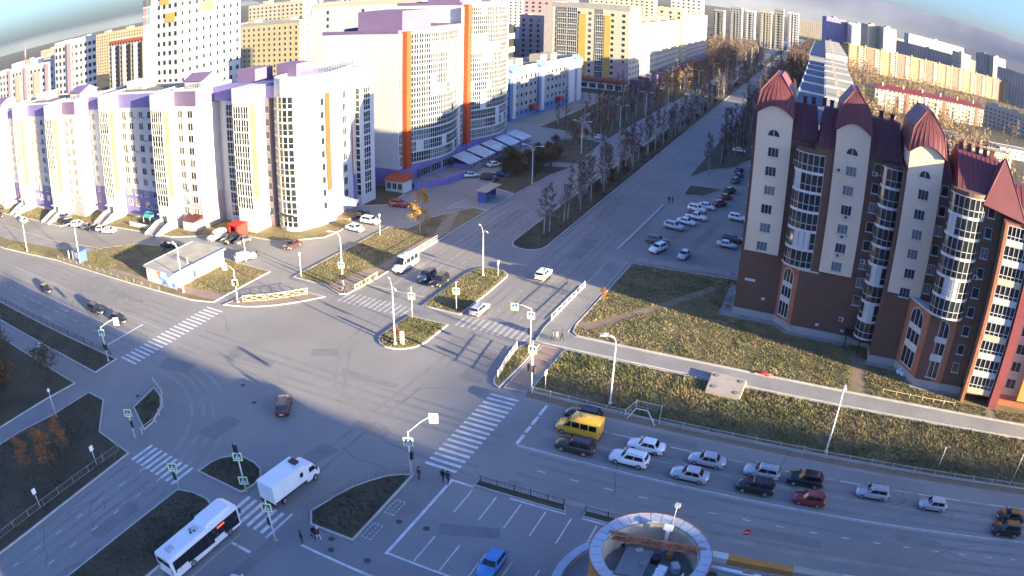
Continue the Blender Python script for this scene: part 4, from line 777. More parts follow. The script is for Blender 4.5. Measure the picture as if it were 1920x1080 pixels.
# low houses among the trees at the upper right and far rows filling the left and right horizon
for k, (x, y, L, a) in enumerate(((46, 300, 26, 20), (80, 330, 34, 32), (110, 380, 40, 32), (60, 372, 22, -10))):
    o = block('low_house', ['small house with a pale roof behind the third maroon roof', 'low long house right of the small house', 'low house before the right end of the red-roofed block', 'short low house among the tan trees'][k], (x, y), a, L, 11, 5.5 + 1.5 * (k % 2), TANWALL if k % 2 else GREYWALL, 2, 6, 2, ww=1.3, roof=(ROOFGREY, TANWALL)[k % 2], para=.3)
for k, (x, y, L, h, a) in enumerate(((-1000, 470, 210, 26, 6), (-860, 600, 200, 30, -4), (-760, 760, 190, 34, 4), (-1250, 640, 260, 30, 8), (-560, 620, 120, 40, 0), (330, 1180, 200, 34, 20), (200, 1420, 260, 40, 10), (420, 1080, 180, 30, 24), (60, 1500, 160, 44, 5), (-60, 1700, 200, 40, 0))):
    block('apartment_block', ['pale row farthest left below the hills', 'pale row behind the mast', 'long pale row left of the tall tower, higher up', 'faint row under the left hills', 'pale block right of the red-topped one', 'faint row behind the grey edge block', 'faint long row behind the violet-topped tower', 'faint row at the right horizon corner', 'faint block just right of the avenue end', 'faint row closing the avenue end'][k], (x, y), a, L, 16, h, (TANWALL, GREYWALL, CREAMWALL)[k % 3], 9, int(L / 5), 3, ww=2.0, sides=False, stair=4, group='faint rows on the horizon')
# antenna mast at the far left
o = thing('antenna_mast', 'red and white lattice antenna mast on the far left horizon', 'mast', (-815, 392, 0))
for k in range(6): put('mast_section', MB().tube([(0, 0, 9 * k), (0, 0, 9 * k + 9)], [1.4 - .2 * k, 1.2 - .2 * k], 4).mesh('mast_section', mat('mast red', (.5, .08, .05)) if k % 2 else WHITEMETAL), o)

# ------------------------------------------------------------------ shop with the round roof terrace (bottom edge)
SHOPORANGE = mat('orange render', (.40, .19, .045), .85, .22, .7, .12, 5)
COPING = mat('zinc coping', (.40, .44, .50), .45, .12, .6, .06, 6, metal=.3)
RUST = mat('rusty steel', (.34, .13, .06), .8, .3, 1.2, .25, 9)
sh = thing('shop_building', 'low shop with an orange round tower open at the top at the bottom edge', 'building', (-6.6, 43.9, 0))
def ring(r0, r1, z0, z1, n=28, a0=0, a1=360):
    m = MB(); A = [R(a0 + (a1 - a0) * k / n) for k in range(n + 1)]
    for k in range(n):
        c0, s0, c1, s1 = math.cos(A[k]), math.sin(A[k]), math.cos(A[k + 1]), math.sin(A[k + 1])
        m.poly([(r1 * c0, r1 * s0, z0), (r1 * c1, r1 * s1, z0), (r1 * c1, r1 * s1, z1), (r1 * c0, r1 * s0, z1)])
        m.poly([(r0 * c1, r0 * s1, z0), (r0 * c0, r0 * s0, z0), (r0 * c0, r0 * s0, z1), (r0 * c1, r0 * s1, z1)])
        m.poly([(r1 * c0, r1 * s0, z1), (r1 * c1, r1 * s1, z1), (r0 * c1, r0 * s1, z1), (r0 * c0, r0 * s0, z1)])
    return m
put('round_wall', ring(4.3, 5.0, 0, 8.9).mesh('round_wall', SHOPORANGE), sh)
put('inner_wall', ring(4.0, 4.28, 6.6, 8.8).mesh('inner_wall', mat('stained cream render', (.5, .42, .32), .9, .3, .8, .1, 6)), sh)
COP = MB(); t = R(11.4)
for k in range(2):
    a, b = k * t / 2, (k + 1) * t / 2
    COP.poly([(5.15 * math.cos(a), 5.15 * math.sin(a), .16), (5.15 * math.cos(b), 5.15 * math.sin(b), .16), (4.15 * math.cos(b), 4.15 * math.sin(b), .10), (4.15 * math.cos(a), 4.15 * math.sin(a), .10)])
    COP.poly([(5.15 * math.cos(a), 5.15 * math.sin(a), -.1), (5.15 * math.cos(b), 5.15 * math.sin(b), -.1), (5.15 * math.cos(b), 5.15 * math.sin(b), .16), (5.15 * math.cos(a), 5.15 * math.sin(a), .16)])
    COP.poly([(4.15 * math.cos(b), 4.15 * math.sin(b), -.1), (4.15 * math.cos(a), 4.15 * math.sin(a), -.1), (4.15 * math.cos(a), 4.15 * math.sin(a), .10), (4.15 * math.cos(b), 4.15 * math.sin(b), .10)])
COP = COP.mesh('coping_panel', COPING)
for k in range(30): put('coping_panel', COP, sh, (0, 0, 8.95), R(12 * k))
put('coping_edge', ring(5.16, 5.22, 8.9, 9.14).mesh('coping_edge', RUST), sh)
put('well_floor', MB().prism([(4.2 * math.cos(R(12 * k)), 4.2 * math.sin(R(12 * k))) for k in range(30)], 6.2, 6.6).mesh('well_floor', ROOFGREY), sh)
beam = MB()
for dz in (0, .5): beam.box(-4.2, 4.3, -.12, .12, 8.5 + dz, 8.66 + dz)
for k in range(8): beam.tube([(-4.1 + 1.03 * k, 0, 8.6), (-3.6 + 1.03 * k, 0, 9.1)], .05, 4); beam.tube([(-3.6 + 1.03 * k, 0, 9.1), (-3.07 + 1.03 * k, 0, 8.6)], .05, 4)
beam.box(-4.2, 4.3, -.35, -.12, 8.52, 8.6); put('rusty_beam', beam.mesh('rusty_beam', RUST), sh, (0, 1.6, 0), R(4))
put('floor_slab', MB().prism([(-2.6, -1.4), (-.2, -1.2), (-.2, 2.4), (-2.6, 2.2)], 6.6, 7.0).mesh('floor_slab', GREYWALL), sh)
put('floor_slab', MB().prism([(-3.8, -2.6), (-.2, -2.4), (-.2, -1.45), (-3.4, -1.0)], 6.6, 6.85).mesh('floor_slab', COPING), sh)
for k in range(7): put('roof_crate', MB().box(-.3 - .05 * k, .3, -.2, .2 + .04 * k, 6.6, 6.9 + .08 * k).mesh('roof_crate', (DARK, RUST, WHITEPVC, TANWALL)[k % 4]), sh, (-3.2 + .9 * k, 2.6 - .5 * ((k * 3) % 5), 0), R(20 * k))
put('post', MB().box(-.14, .14, -.14, .14, 6.6, 9.5).box(-.4, .4, -.3, .3, 9.3, 9.55).mesh('post', WHITEMETAL), sh, (.5, 3.2, 0))
put('air_duct', MB().box(-.4, .4, -3.2, 1.2, 6.9, 7.7).box(-.46, .46, .4, .6, 6.86, 7.76).box(-.46, .46, -1.4, -1.2, 6.86, 7.76).mesh('air_duct', WHITEMETAL), sh, (1.1, -1.0, 0), R(-6))
put('air_duct', MB().box(-.4, .4, -2.0, .6, 6.7, 7.6).box(.1, .2, -.2, .4, 7.6, 8.9).mesh('air_duct', WHITEMETAL), sh, (3.0, -1.8, 0), R(-6))
put('antenna', MB().tube([(0, 0, 9), (.1, .1, 11.0)], .035, 5).box(-.1, .35, -.1, .25, 10.9, 11.2).mesh('antenna', GREYMETAL), sh, (.6, 4.4, 0))
put('curved_canopy', ring(7.4, 8.2, 3.3, 4.1, 16, 118, 232).mesh('curved_canopy', COPING), sh); put('canopy_roof', ring(5.05, 7.4, 3.2, 3.4, 16, 118, 232).mesh('canopy_roof', GREYWALL), sh)
put('canopy_light', MB().box(-.35, .35, -.16, .16, 4.08, 4.16).mesh('canopy_light', DARK), sh, (-6.3, 4.6, 0), R(45))
put('wing_wall', MB().prism(rect(4.6, 70, -26, 2.2), 0, 8.1).mesh('wing_wall', SHOPORANGE), sh); put('wing_roof', MB().prism(rect(4.8, 69, -25, 1.6), 8.1, 8.16).mesh('wing_roof', GREYWALL), sh)
for x0, x1, m in ((4.9, 6.4, WHITEPVC), (6.4, 12.4, SHOPORANGE), (12.4, 17.2, TANWALL), (17.2, 60, COPING)): put('parapet', MB().prism(rect(x0, x1 - .03, 1.55, 2.3), 8.1, 8.75).mesh('parapet', m), sh)
for y, z, x0, x1 in ((.3, 8.7, 5.0, 16), (-.2, 8.6, 9, 22), (-1.0, 8.55, 5.5, 19)): put('roof_pipe', MB().tube([(x0, y, z), ((x0 + x1) / 2, y - .15, z + .1), (x1, y - .3, z)], .16, 8).mesh('roof_pipe', WHITEMETAL), sh)
for x in (8.5, 10.2, 13.5, 16.2, 18.8): put('pipe_bracket', MB().box(-.08, .08, -1.6, .8, 8.16, 8.5).box(-.08, .08, .6, .8, 8.16, 9.1).box(-.5, .5, .5, .6, 8.9, 9.0).mesh('pipe_bracket', RUST), sh, (x, -.4, 0))
for y in (-.9, -2.0): put('roof_fan', MB().tube([(0, 0, 8.16), (0, 0, 8.7), (0, 0, 8.9)], [.35, .35, .5], 10).mesh('roof_fan', DARK), sh, (5.5, y, 0))
put('roof_plinth', MB().box(7.6, 9.4, -3.6, -.9, 8.16, 8.5).box(11, 22, -6, -1.6, 8.16, 8.6).mesh('roof_plinth', COPING), sh)

# ------------------------------------------------------------------ vehicles
TYRE = mat('tyre rubber', (.02, .02, .021), .85, .1, 3); RIM = mat('alloy rim', (.38, .38, .40), .35, .05, 3, metal=.7)
LAMPC = mat('headlamp glass', (.75, .77, .80), .1, .05, 3, spec=.8); TAIL = mat('tail lamp', (.38, .02, .015), .2, .05, 3, spec=.7)
CARGLASS = mat('car glass', (.012, .015, .02), .05, .1, 1, spec=.7); CLAD = mat('black cladding', (.03, .03, .032), .6, .1, 2)
PLATEM = mat('number plate', (.7, .7, .68), .5, .02, 2)
COLS = dict(white=(.78, .78, .77), silver=(.46, .48, .52), silver2=(.52, .52, .53), black=(.012, .013, .016), bronze=(.055, .04, .032), grey=(.12, .125, .135), navy=(.02, .03, .07), red=(.22, .018, .02), brown=(.07, .03, .028), blue=(.07, .24, .55), yellow=(.72, .40, .035))
def paint(c):
    m = mat('paint ' + c, COLS[c], .28, .05, .8, .03, 5, metal=.35 if c in ('silver', 'silver2', 'grey', 'bronze') else .0, spec=.6)
    m.node_tree.nodes['Principled BSDF'].inputs['Coat Weight'].default_value = .5
    return m
WHEELS = {}
def wheel_mesh(r, w):
    k = (r, w)
    if k not in WHEELS:
        n = 14; m = MB(); P = lambda rr, y: [(rr * math.cos(2 * math.pi * q / n), y, rr * math.sin(2 * math.pi * q / n)) for q in range(n)]
        m.loft([P(r * .9, -w / 2), P(r, -w * .36), P(r, w * .36), P(r * .9, w / 2)], 0)
        h = MB(); h.loft([P(r * .66, -w / 2 - .012), P(r * .5, -w / 2 - .02), P(r * .12, -w / 2 - .03)], 0, cap0=False)
        WHEELS[k] = (m.mesh('tyre', TYRE), h.mesh('rim', RIM))
    return WHEELS[k]
def lerp(a, b, t): return tuple(x + (y - x) * t for x, y in zip(a, b))
# name: length, width, height, bonnet height, boot height, cabin x at sill (rear, front), cabin x at roof (rear, front), wheel radius, clearance
CARS = dict(sedan=(4.55, 1.78, 1.47, .88, .96, -1.62, .98, -.98, .30, .32, .2), hatch=(4.05, 1.72, 1.50, .90, .98, -1.92, .85, -1.42, .22, .31, .2),
            wagon=(4.55, 1.76, 1.52, .90, 1.0, -2.16, .92, -1.86, .26, .31, .2), suv=(4.65, 1.88, 1.70, 1.06, 1.12, -2.18, .98, -1.80, .30, .37, .28), pickup=(5.2, 1.85, 1.75, 1.05, 1.05, -.75, .95, -.5, .35, .38, .3))
CARMESH = {}
def car_meshes(kind, col):
    if (kind, col) in CARMESH: return CARMESH[kind, col]
    L, Wd, H, hb, hr, xr0, xf0, xr1, xf1, r, cl = CARS[kind]; w = Wd / 2; P = paint(col); out = []
    def st(x, ww, b, t, sh): return [(x, -ww * .93, b), (x, -ww, b + .16), (x, -ww, sh), (x, -ww * .90, t), (x, 0, t + .025), (x, ww * .90, t), (x, ww, sh), (x, ww, b + .16), (x, ww * .93, b)]
    f, k = L / 2, -L / 2; s = max(hb, hr) - .08
    S_ = [st(k, w * .80, cl + .16, hr - .26, hr - .34), st(k + .06, w * .90, cl + .06, hr - .07, hr - .16), st(k + .35, w * .98, cl, hr, hr - .12), st(xr0 + .1 if xr0 > k + .5 else k + .6, w, cl, hr + .01, s), st(0, w, cl - .02, s + .05, s),
          st(xf0, w, cl, hb + .05, s - .03), st(f - .55, w * .97, cl, hb - .06, hb - .18), st(f - .12, w * .88, cl + .03, hb - .18, hb - .28), st(f, w * .74, cl + .12, hb - .34, hb - .42)]
    out.append(('body', MB().loft(S_).mesh('body', P)))
    out.append(('sill_trim', MB().box(-L * .28, L * .26, -w - .015, w + .015, cl - .03, cl + .13).box(f - .3, f + .02, -w * .62, w * .62, cl + .05, cl + .24).box(k - .02, k + .3, -w * .7, w * .7, cl + .05, cl + .24).mesh('sill_trim', CLAD)))
    zb = s + .02
    B = lambda x, ww, z: (x, ww, z)
    base = [(xr0, -w * .93), (xf0, -w * .93), (xf0 + .12, 0), (xf0, w * .93), (xr0, w * .93), (xr0 - .06, 0)]
    top = [(xr1, -w * .72), (xf1, -w * .70), (xf1 + .07, 0), (xf1, w * .70), (xr1, w * .72), (xr1 - .03, 0)]
    mid = [lerp(a, b, .88) for a, b in zip(base, top)]
    m = MB().loft([[(*p, zb - .1) for p in base], [(*p, zb + (H - zb) * .88) for p in mid], [(p[0] * .97, p[1] * .9, H) for p in top]], 0, smooth=False); out.append(('cabin', m.mesh('cabin', P)))
    q = lambda p, t: (*lerp(base[p], mid[p], t), zb - .1 + (H - zb) * .88 * t + .1 * t)
    def pane(a0, a1, lo, hi, u0=.0, u1=1., d=.02):
        A, Bq, C_, D_ = Vector(q(a0, lo)), Vector(q(a1, lo)), Vector(q(a1, hi)), Vector(q(a0, hi))
        n = (Bq - A).cross(D_ - A).normalized() * d
        return [A.lerp(Bq, u0) + n, A.lerp(Bq, u1) + n, D_.lerp(C_, u1) + n, D_.lerp(C_, u0) + n]
    lo, hi = .22, .93
    out.append(('windscreen', MB().poly(pane(1, 2, lo, hi, .08, 1)).poly(pane(2, 3, lo, hi, 0, .92)).mesh('windscreen', CARGLASS)))
    out.append(('rear_window', MB().poly(pane(4, 5, lo + .1, hi, .1, 1)).poly(pane(5, 0, lo + .1, hi, 0, .9)).mesh('rear_window', CARGLASS)))
    for a, b in ((0, 1), (3, 4)):
        us = ((.10, .50), (.53, .90)) if a == 0 else ((.10, .47), (.50, .90))
        for u0, u1 in us: out.append(('side_window', MB().poly(pane(a, b, lo, hi, u0, u1)).mesh('side_window', CARGLASS)))
    if kind in ('suv', 'wagon'): out += [('roof_rail', MB().tube([(xr1 + .2, sg * w * .62, H), (0, sg * w * .62, H + .07), (xf1 - .1, sg * w * .62, H)], .025, 4).mesh('roof_rail', CLAD)) for sg in (-1, 1)]
    if kind == 'pickup': out.append(('load_bed', MB().box(k + .15, xr0 - .1, -w * .82, w * .82, hr - .05, hr + .06).mesh('load_bed', CLAD)))
    hl = MB().poly([(f - .42, -w * .955, hb - .30), (f - .03, -w * .70, hb - .42), (f - .06, -w * .70, hb - .24), (f - .42, -w * .94, hb - .16)]).mesh('headlight', LAMPC)
    hl2 = MB().poly([(f - .42, w * .94, hb - .16), (f - .06, w * .70, hb - .24), (f - .03, w * .70, hb - .42), (f - .42, w * .955, hb - .30)]).mesh('headlight', LAMPC)
    tl = lambda sg: MB().box(k - .02, k + .16, min(sg * w * .62, sg * w * .93), max(sg * w * .62, sg * w * .93), hr - .36, hr - .12).mesh('tail_light', TAIL)
    out += [('headlight', hl), ('headlight', hl2), ('tail_light', tl(1)), ('tail_light', tl(-1)), ('number_plate', MB().box(k - .03, k + .02, -.26, .26, cl + .26, cl + .38).mesh('number_plate', PLATEM)), ('number_plate', MB().box(f - .02, f + .03, -.26, .26, cl + .14, cl + .25).mesh('number_plate', PLATEM))]
    for sg in (1, -1): out.append(('wing_mirror', MB().box(xf0 - .22, xf0 - .02, min(sg * w * .95, sg * (w + .17)), max(sg * w * .95, sg * (w + .17)), zb + .05, zb + .2).mesh('wing_mirror', P)))
    CARMESH[kind, col] = out; return out
def car(kind, col, x, y, head, label, group=None):
    L, Wd, r = CARS[kind][0], CARS[kind][1], CARS[kind][9]
    o = thing({'suv': 'crossover_car', 'wagon': 'estate_car', 'hatch': 'hatchback_car', 'sedan': 'saloon_car', 'pickup': 'pickup_truck'}[kind], label, 'car' if kind != 'pickup' else 'pickup', (x, y, .012), R(head), group)
    for n, me in car_meshes(kind, col): put(n, me, o)
    t, h = wheel_mesh(r, .22)
    for fx in (L * .305, -L * .29):
        for sg in (-1, 1):
            wh = put('wheel', t, o, (fx, sg * (Wd / 2 - .10), r), 0 if sg < 0 else math.pi); put('rim', h, wh)
    return o
def vehicle(name, label, cat, x, y, head): return thing(name, label, cat, (x, y, .012), R(head))
def wheels(o, spots, r, w, half):
    t, h = wheel_mesh(r, w)
    for fx in spots:
        for sg in (-1, 1): wh = put('wheel', t, o, (fx, sg * half, r), 0 if sg < 0 else math.pi); put('rim', h, wh)
def minibus(col, x, y, head, label, L=5.6, H=2.55, W=2.0, panel=False):
    o = vehicle('minibus', label, 'minibus', x, y, head); w = W / 2; f, k = L / 2, -L / 2; P = paint(col)
    def st(x, ww, b, t, sh): return [(x, -ww * .95, b), (x, -ww, b + .2), (x, -ww, sh), (x, -ww * .88, t), (x, 0, t + .05), (x, ww * .88, t), (x, ww, sh), (x, ww, b + .2), (x, ww * .95, b)]
    put('body', MB().loft([st(k, w * .93, .45, H - .12, H - .4), st(k + .08, w, .35, H, H - .3), st(0, w, .32, H, H - .3), st(f - 2.0, w * .98, .32, H - .02, H - .32), st(f - 1.05, w * .96, .32, 1.32, 1.2), st(f - .35, w * .93, .34, 1.16, 1.0), st(f, w * .8, .42, .86, .76)]).mesh('body', P), o)
    put('windscreen', MB().poly([(f - 1.12, -w * .82, 1.40), (f - 1.12, w * .82, 1.40), (f - 1.86, w * .80, H - .26), (f - 1.86, -w * .80, H - .26)]).mesh('windscreen', CARGLASS), o).location = (.05, 0, .05)
    n = 3
    for sg in (-1, 1):
        a = [(f - 2.0, sg * (w + .005), 1.38), (f - 1.22, sg * (w + .0), 1.38), (f - 1.75, sg * (w * .99 + .005), H - .40), (f - 2.0, sg * (w + .004), H - .40)]
        put('side_window', MB().poly(a if sg < 0 else a[::-1]).mesh('side_window', CARGLASS), o)
        for q in range(n):
            x1 = f - 2.12 - q * (L - 2.4) / n; x0 = x1 - (L - 2.4) / n + .12
            a = [(x0, sg * (w + .006), 1.36), (x1, sg * (w + .006), 1.36), (x1, sg * (w + .006), H - .42), (x0, sg * (w + .006), H - .42)]
            put('side_window', MB().poly(a if sg < 0 else a[::-1]).mesh('side_window', CARGLASS), o)
        put('headlight', MB().box(f - .22, f - .02, sg * w * .74 - .14, sg * w * .74 + .14, .72, .92).mesh('headlight', LAMPC), o); put('tail_light', MB().box(k - .02, k + .06, sg * w * .82 - .1, sg * w * .82 + .1, .9, 1.4).mesh('tail_light', TAIL), o)
        put('wing_mirror', MB().box(f - 1.35, f - 1.2, sg * (w + .12) - .1, sg * (w + .12) + .1, 1.35, 1.65).mesh('wing_mirror', CLAD), o)
    put('rear_window', MB().poly([(k + .01, w * .75, 1.4), (k + .01, -w * .75, 1.4), (k + .06, -w * .7, H - .4), (k + .06, w * .7, H - .4)]).mesh('rear_window', CARGLASS), o)
    put('roof_hatch', MB().box(-.9, -.3, -.35, .35, H + .02, H + .14).mesh('roof_hatch', WHITEPVC if col == 'white' else P), o); put('bumper', MB().box(f - .12, f + .06, -w * .82, w * .82, .4, .62).mesh('bumper', CLAD), o); put('bumper', MB().box(k - .06, k + .1, -w * .9, w * .9, .42, .64).mesh('bumper', CLAD), o)
    put('number_plate', MB().box(f + .05, f + .08, -.26, .26, .44, .56).mesh('number_plate', PLATEM), o)
    wheels(o, (f - .95, k + 1.1), .35, .22, w - .12); return o
minibus('yellow', -22.3, 70.7, 180, 'yellow minibus waiting at the head of the queue'); minibus('white', -68.2, 105.8, -90, 'white high-roofed minibus in the kerb lane of the avenue', 6.4, 2.75)
minibus('white', -114.6, 101.2, -98, 'small white van parked nose out by the red porch', 4.6, 2.1, 1.8)
def bus():
    o = vehicle('city_bus', 'white city bus with black window band waiting at the zebra', 'bus', -48.1, 31.6, 90); L, W, H = 11.2, 2.5, 2.95; w = W / 2; f, k = L / 2, -L / 2
    WB = mat('bus white paint', (.72, .73, .75), .3, .04, .6, .03, 4, spec=.5)
    def st(x, ww, b, t): return [(x, -ww, b), (x, -ww, t - .35), (x, -ww * .93, t - .08), (x, -ww * .8, t), (x, ww * .8, t), (x, ww * .93, t - .08), (x, ww, t - .35), (x, ww, b)]
    put('body', MB().loft([st(k, w * .96, .35, H - .06), st(k + .12, w, .32, H), st(f - .3, w, .32, H), st(f, w * .95, .34, H - .12)], smooth=False).mesh('body', WB), o)
    put('roof_unit', MB().loft([[(x, -ww, H - .02), (x, -ww * .85, H + h), (x, ww * .85, H + h), (x, ww, H - .02)] for x, ww, h in ((f - 5.0, 1.0, .05), (f - 4.5, 1.1, .34), (f - .8, 1.1, .34), (f - .25, 1.0, .04))], smooth=False).mesh('roof_unit', WB), o)
    for sg in (-1, 1):
        a = [(k + .35, sg * (w + .006), 1.05), (f - .25, sg * (w + .006), .62), (f - .25, sg * (w + .006), H - .45), (k + .35, sg * (w + .006), H - .45)]
        put('window_band', MB().poly(a if sg < 0 else a[::-1]).mesh('window_band', CARGLASS), o)
        for q in range(8): put('window_post', MB().box(-.03, .03, -.012, .012, 1.0, H - .45).mesh('window_post', CLAD), o, (k + 1.2 + 1.2 * q, sg * (w + .012), 0))
        put('tail_light', MB().box(k - .01, k + .06, sg * w * .82 - .1, sg * w * .82 + .1, .9, 1.5).mesh('tail_light', TAIL), o); put('headlight', MB().box(f - .1, f + .01, sg * w * .75 - .2, sg * w * .75 + .2, .6, .8).mesh('headlight', LAMPC), o)
        [put('side_panel', MB().box(a0, a1, sg * (w + .01) - .012, sg * (w + .01) + .012, .38, a2).mesh('side_panel', WB), o) for a0, a1, a2 in ((f - 4.4, f - 2.7, 1.15), (k + .5, k + 2.4, 1.3))]
        put('wing_mirror', MB().box(f + .05, f + .2, sg * (w + .1) - .1, sg * (w + .1) + .1, 1.8, 2.4).mesh('wing_mirror', CLAD), o)
    put('rear_window', MB().poly([(k - .005, w * .8, 1.7), (k - .005, -w * .8, 1.7), (k + .0, -w * .8, H - .5), (k + .0, w * .8, H - .5)]).mesh('rear_window', CARGLASS), o); put('windscreen', MB().poly([(f + .015, -w * .88, .95), (f + .015, w * .88, .95), (f + .01, w * .86, H - .4), (f + .01, -w * .86, H - .4)]).mesh('windscreen', CARGLASS), o)
    for x in (k + 1.4, f - 5.9): put('roof_hatch', MB().box(x - .5, x + .5, -.4, .4, H, H + .12).mesh('roof_hatch', GREYMETAL), o)
    for x, y in ((-.9, -.15), (-.6, .2), (-.45, -.3)): put('roof_vent', MB().tube([(x, y, H), (x, y, H + .12)], .13, 10).mesh('roof_vent', DARK), o)
    put('destination_sign', MB().box(f - 3.6, f - 2.4, -w - .02, -w - .008, 2.05, 2.3).mesh('destination_sign', mat('red led sign', (.25, .03, .02), .4, emit=((1, .12, .05), .25))), o)
    wheels(o, (f - 2.0, k + 3.0), .48, .28, w - .13)
bus()
def truck():
    o = vehicle('box_truck', 'white box truck crossing the junction beside the bus', 'truck', -46.0, 45.3, 86); WB = mat('truck white paint', (.75, .76, .78), .4, .05, .6, .03, 4)
    put('cargo_box', MB().box(-3.9, 1.6, -1.2, 1.2, .95, 3.25).mesh('cargo_box', WB), o)
    for sg in (-1, 1): put('side_skirt', MB().box(-3.8, 1.5, sg * 1.21 - .012, sg * 1.21 + .012, .9, 1.1).mesh('side_skirt', CLAD), o); put('side_window', MB().box(.55, 1.05, sg * 1.21 - .012, sg * 1.21 + .012, 1.9, 2.5).mesh('side_window', CARGLASS), o)
    def st(x, t, ww): return [(x, -ww, .5), (x, -ww, t - .25), (x, -ww * .9, t), (x, ww * .9, t), (x, ww, t - .25), (x, ww, .5)]
    put('cab', MB().loft([st(1.75, 2.55, 1.05), st(2.7, 2.6, 1.05), st(3.05, 2.4, 1.03), st(3.45, 1.5, 1.0), st(3.95, 1.3, .95), st(4.05, .9, .85)], smooth=False).mesh('cab', WB), o)
    put('windscreen', MB().poly([(3.48, -.9, 1.52), (3.48, .9, 1.52), (3.1, .88, 2.34), (3.1, -.88, 2.34)]).mesh('windscreen', CARGLASS), o).location = (.03, 0, .03)
    for sg in (-1, 1):
        a = [(2.2, sg * 1.06, 1.55), (3.3, sg * 1.045, 1.55), (3.0, sg * 1.055, 2.2), (2.2, sg * 1.06, 2.25)]; put('side_window', MB().poly(a if sg < 0 else a[::-1]).mesh('side_window', CARGLASS), o)
        put('headlight', MB().box(3.9, 4.06, sg * .68 - .14, sg * .68 + .14, .85, 1.05).mesh('headlight', LAMPC), o); put('wing_mirror', MB().box(3.2, 3.35, sg * 1.25 - .1, sg * 1.25 + .1, 1.5, 2.0).mesh('wing_mirror', CLAD), o); put('tail_light', MB().box(-3.93, -3.88, sg * 1.0 - .1, sg * 1.0 + .1, .8, .92).mesh('tail_light', TAIL), o)
    put('chassis', MB().box(-3.9, 3.6, -.45, .45, .45, .93).box(-3.95, -3.8, -1.1, 1.1, .5, .7).box(3.95, 4.1, -.95, .95, .45, .65).mesh('chassis', CLAD), o); put('refrigerator_unit', MB().box(.7, 1.4, -.5, .5, 3.26, 3.5).mesh('refrigerator_unit', CLAD), o)
    wheels(o, (3.0, -2.3), .44, .28, .98)
truck()
Q = 'queue on the main road'
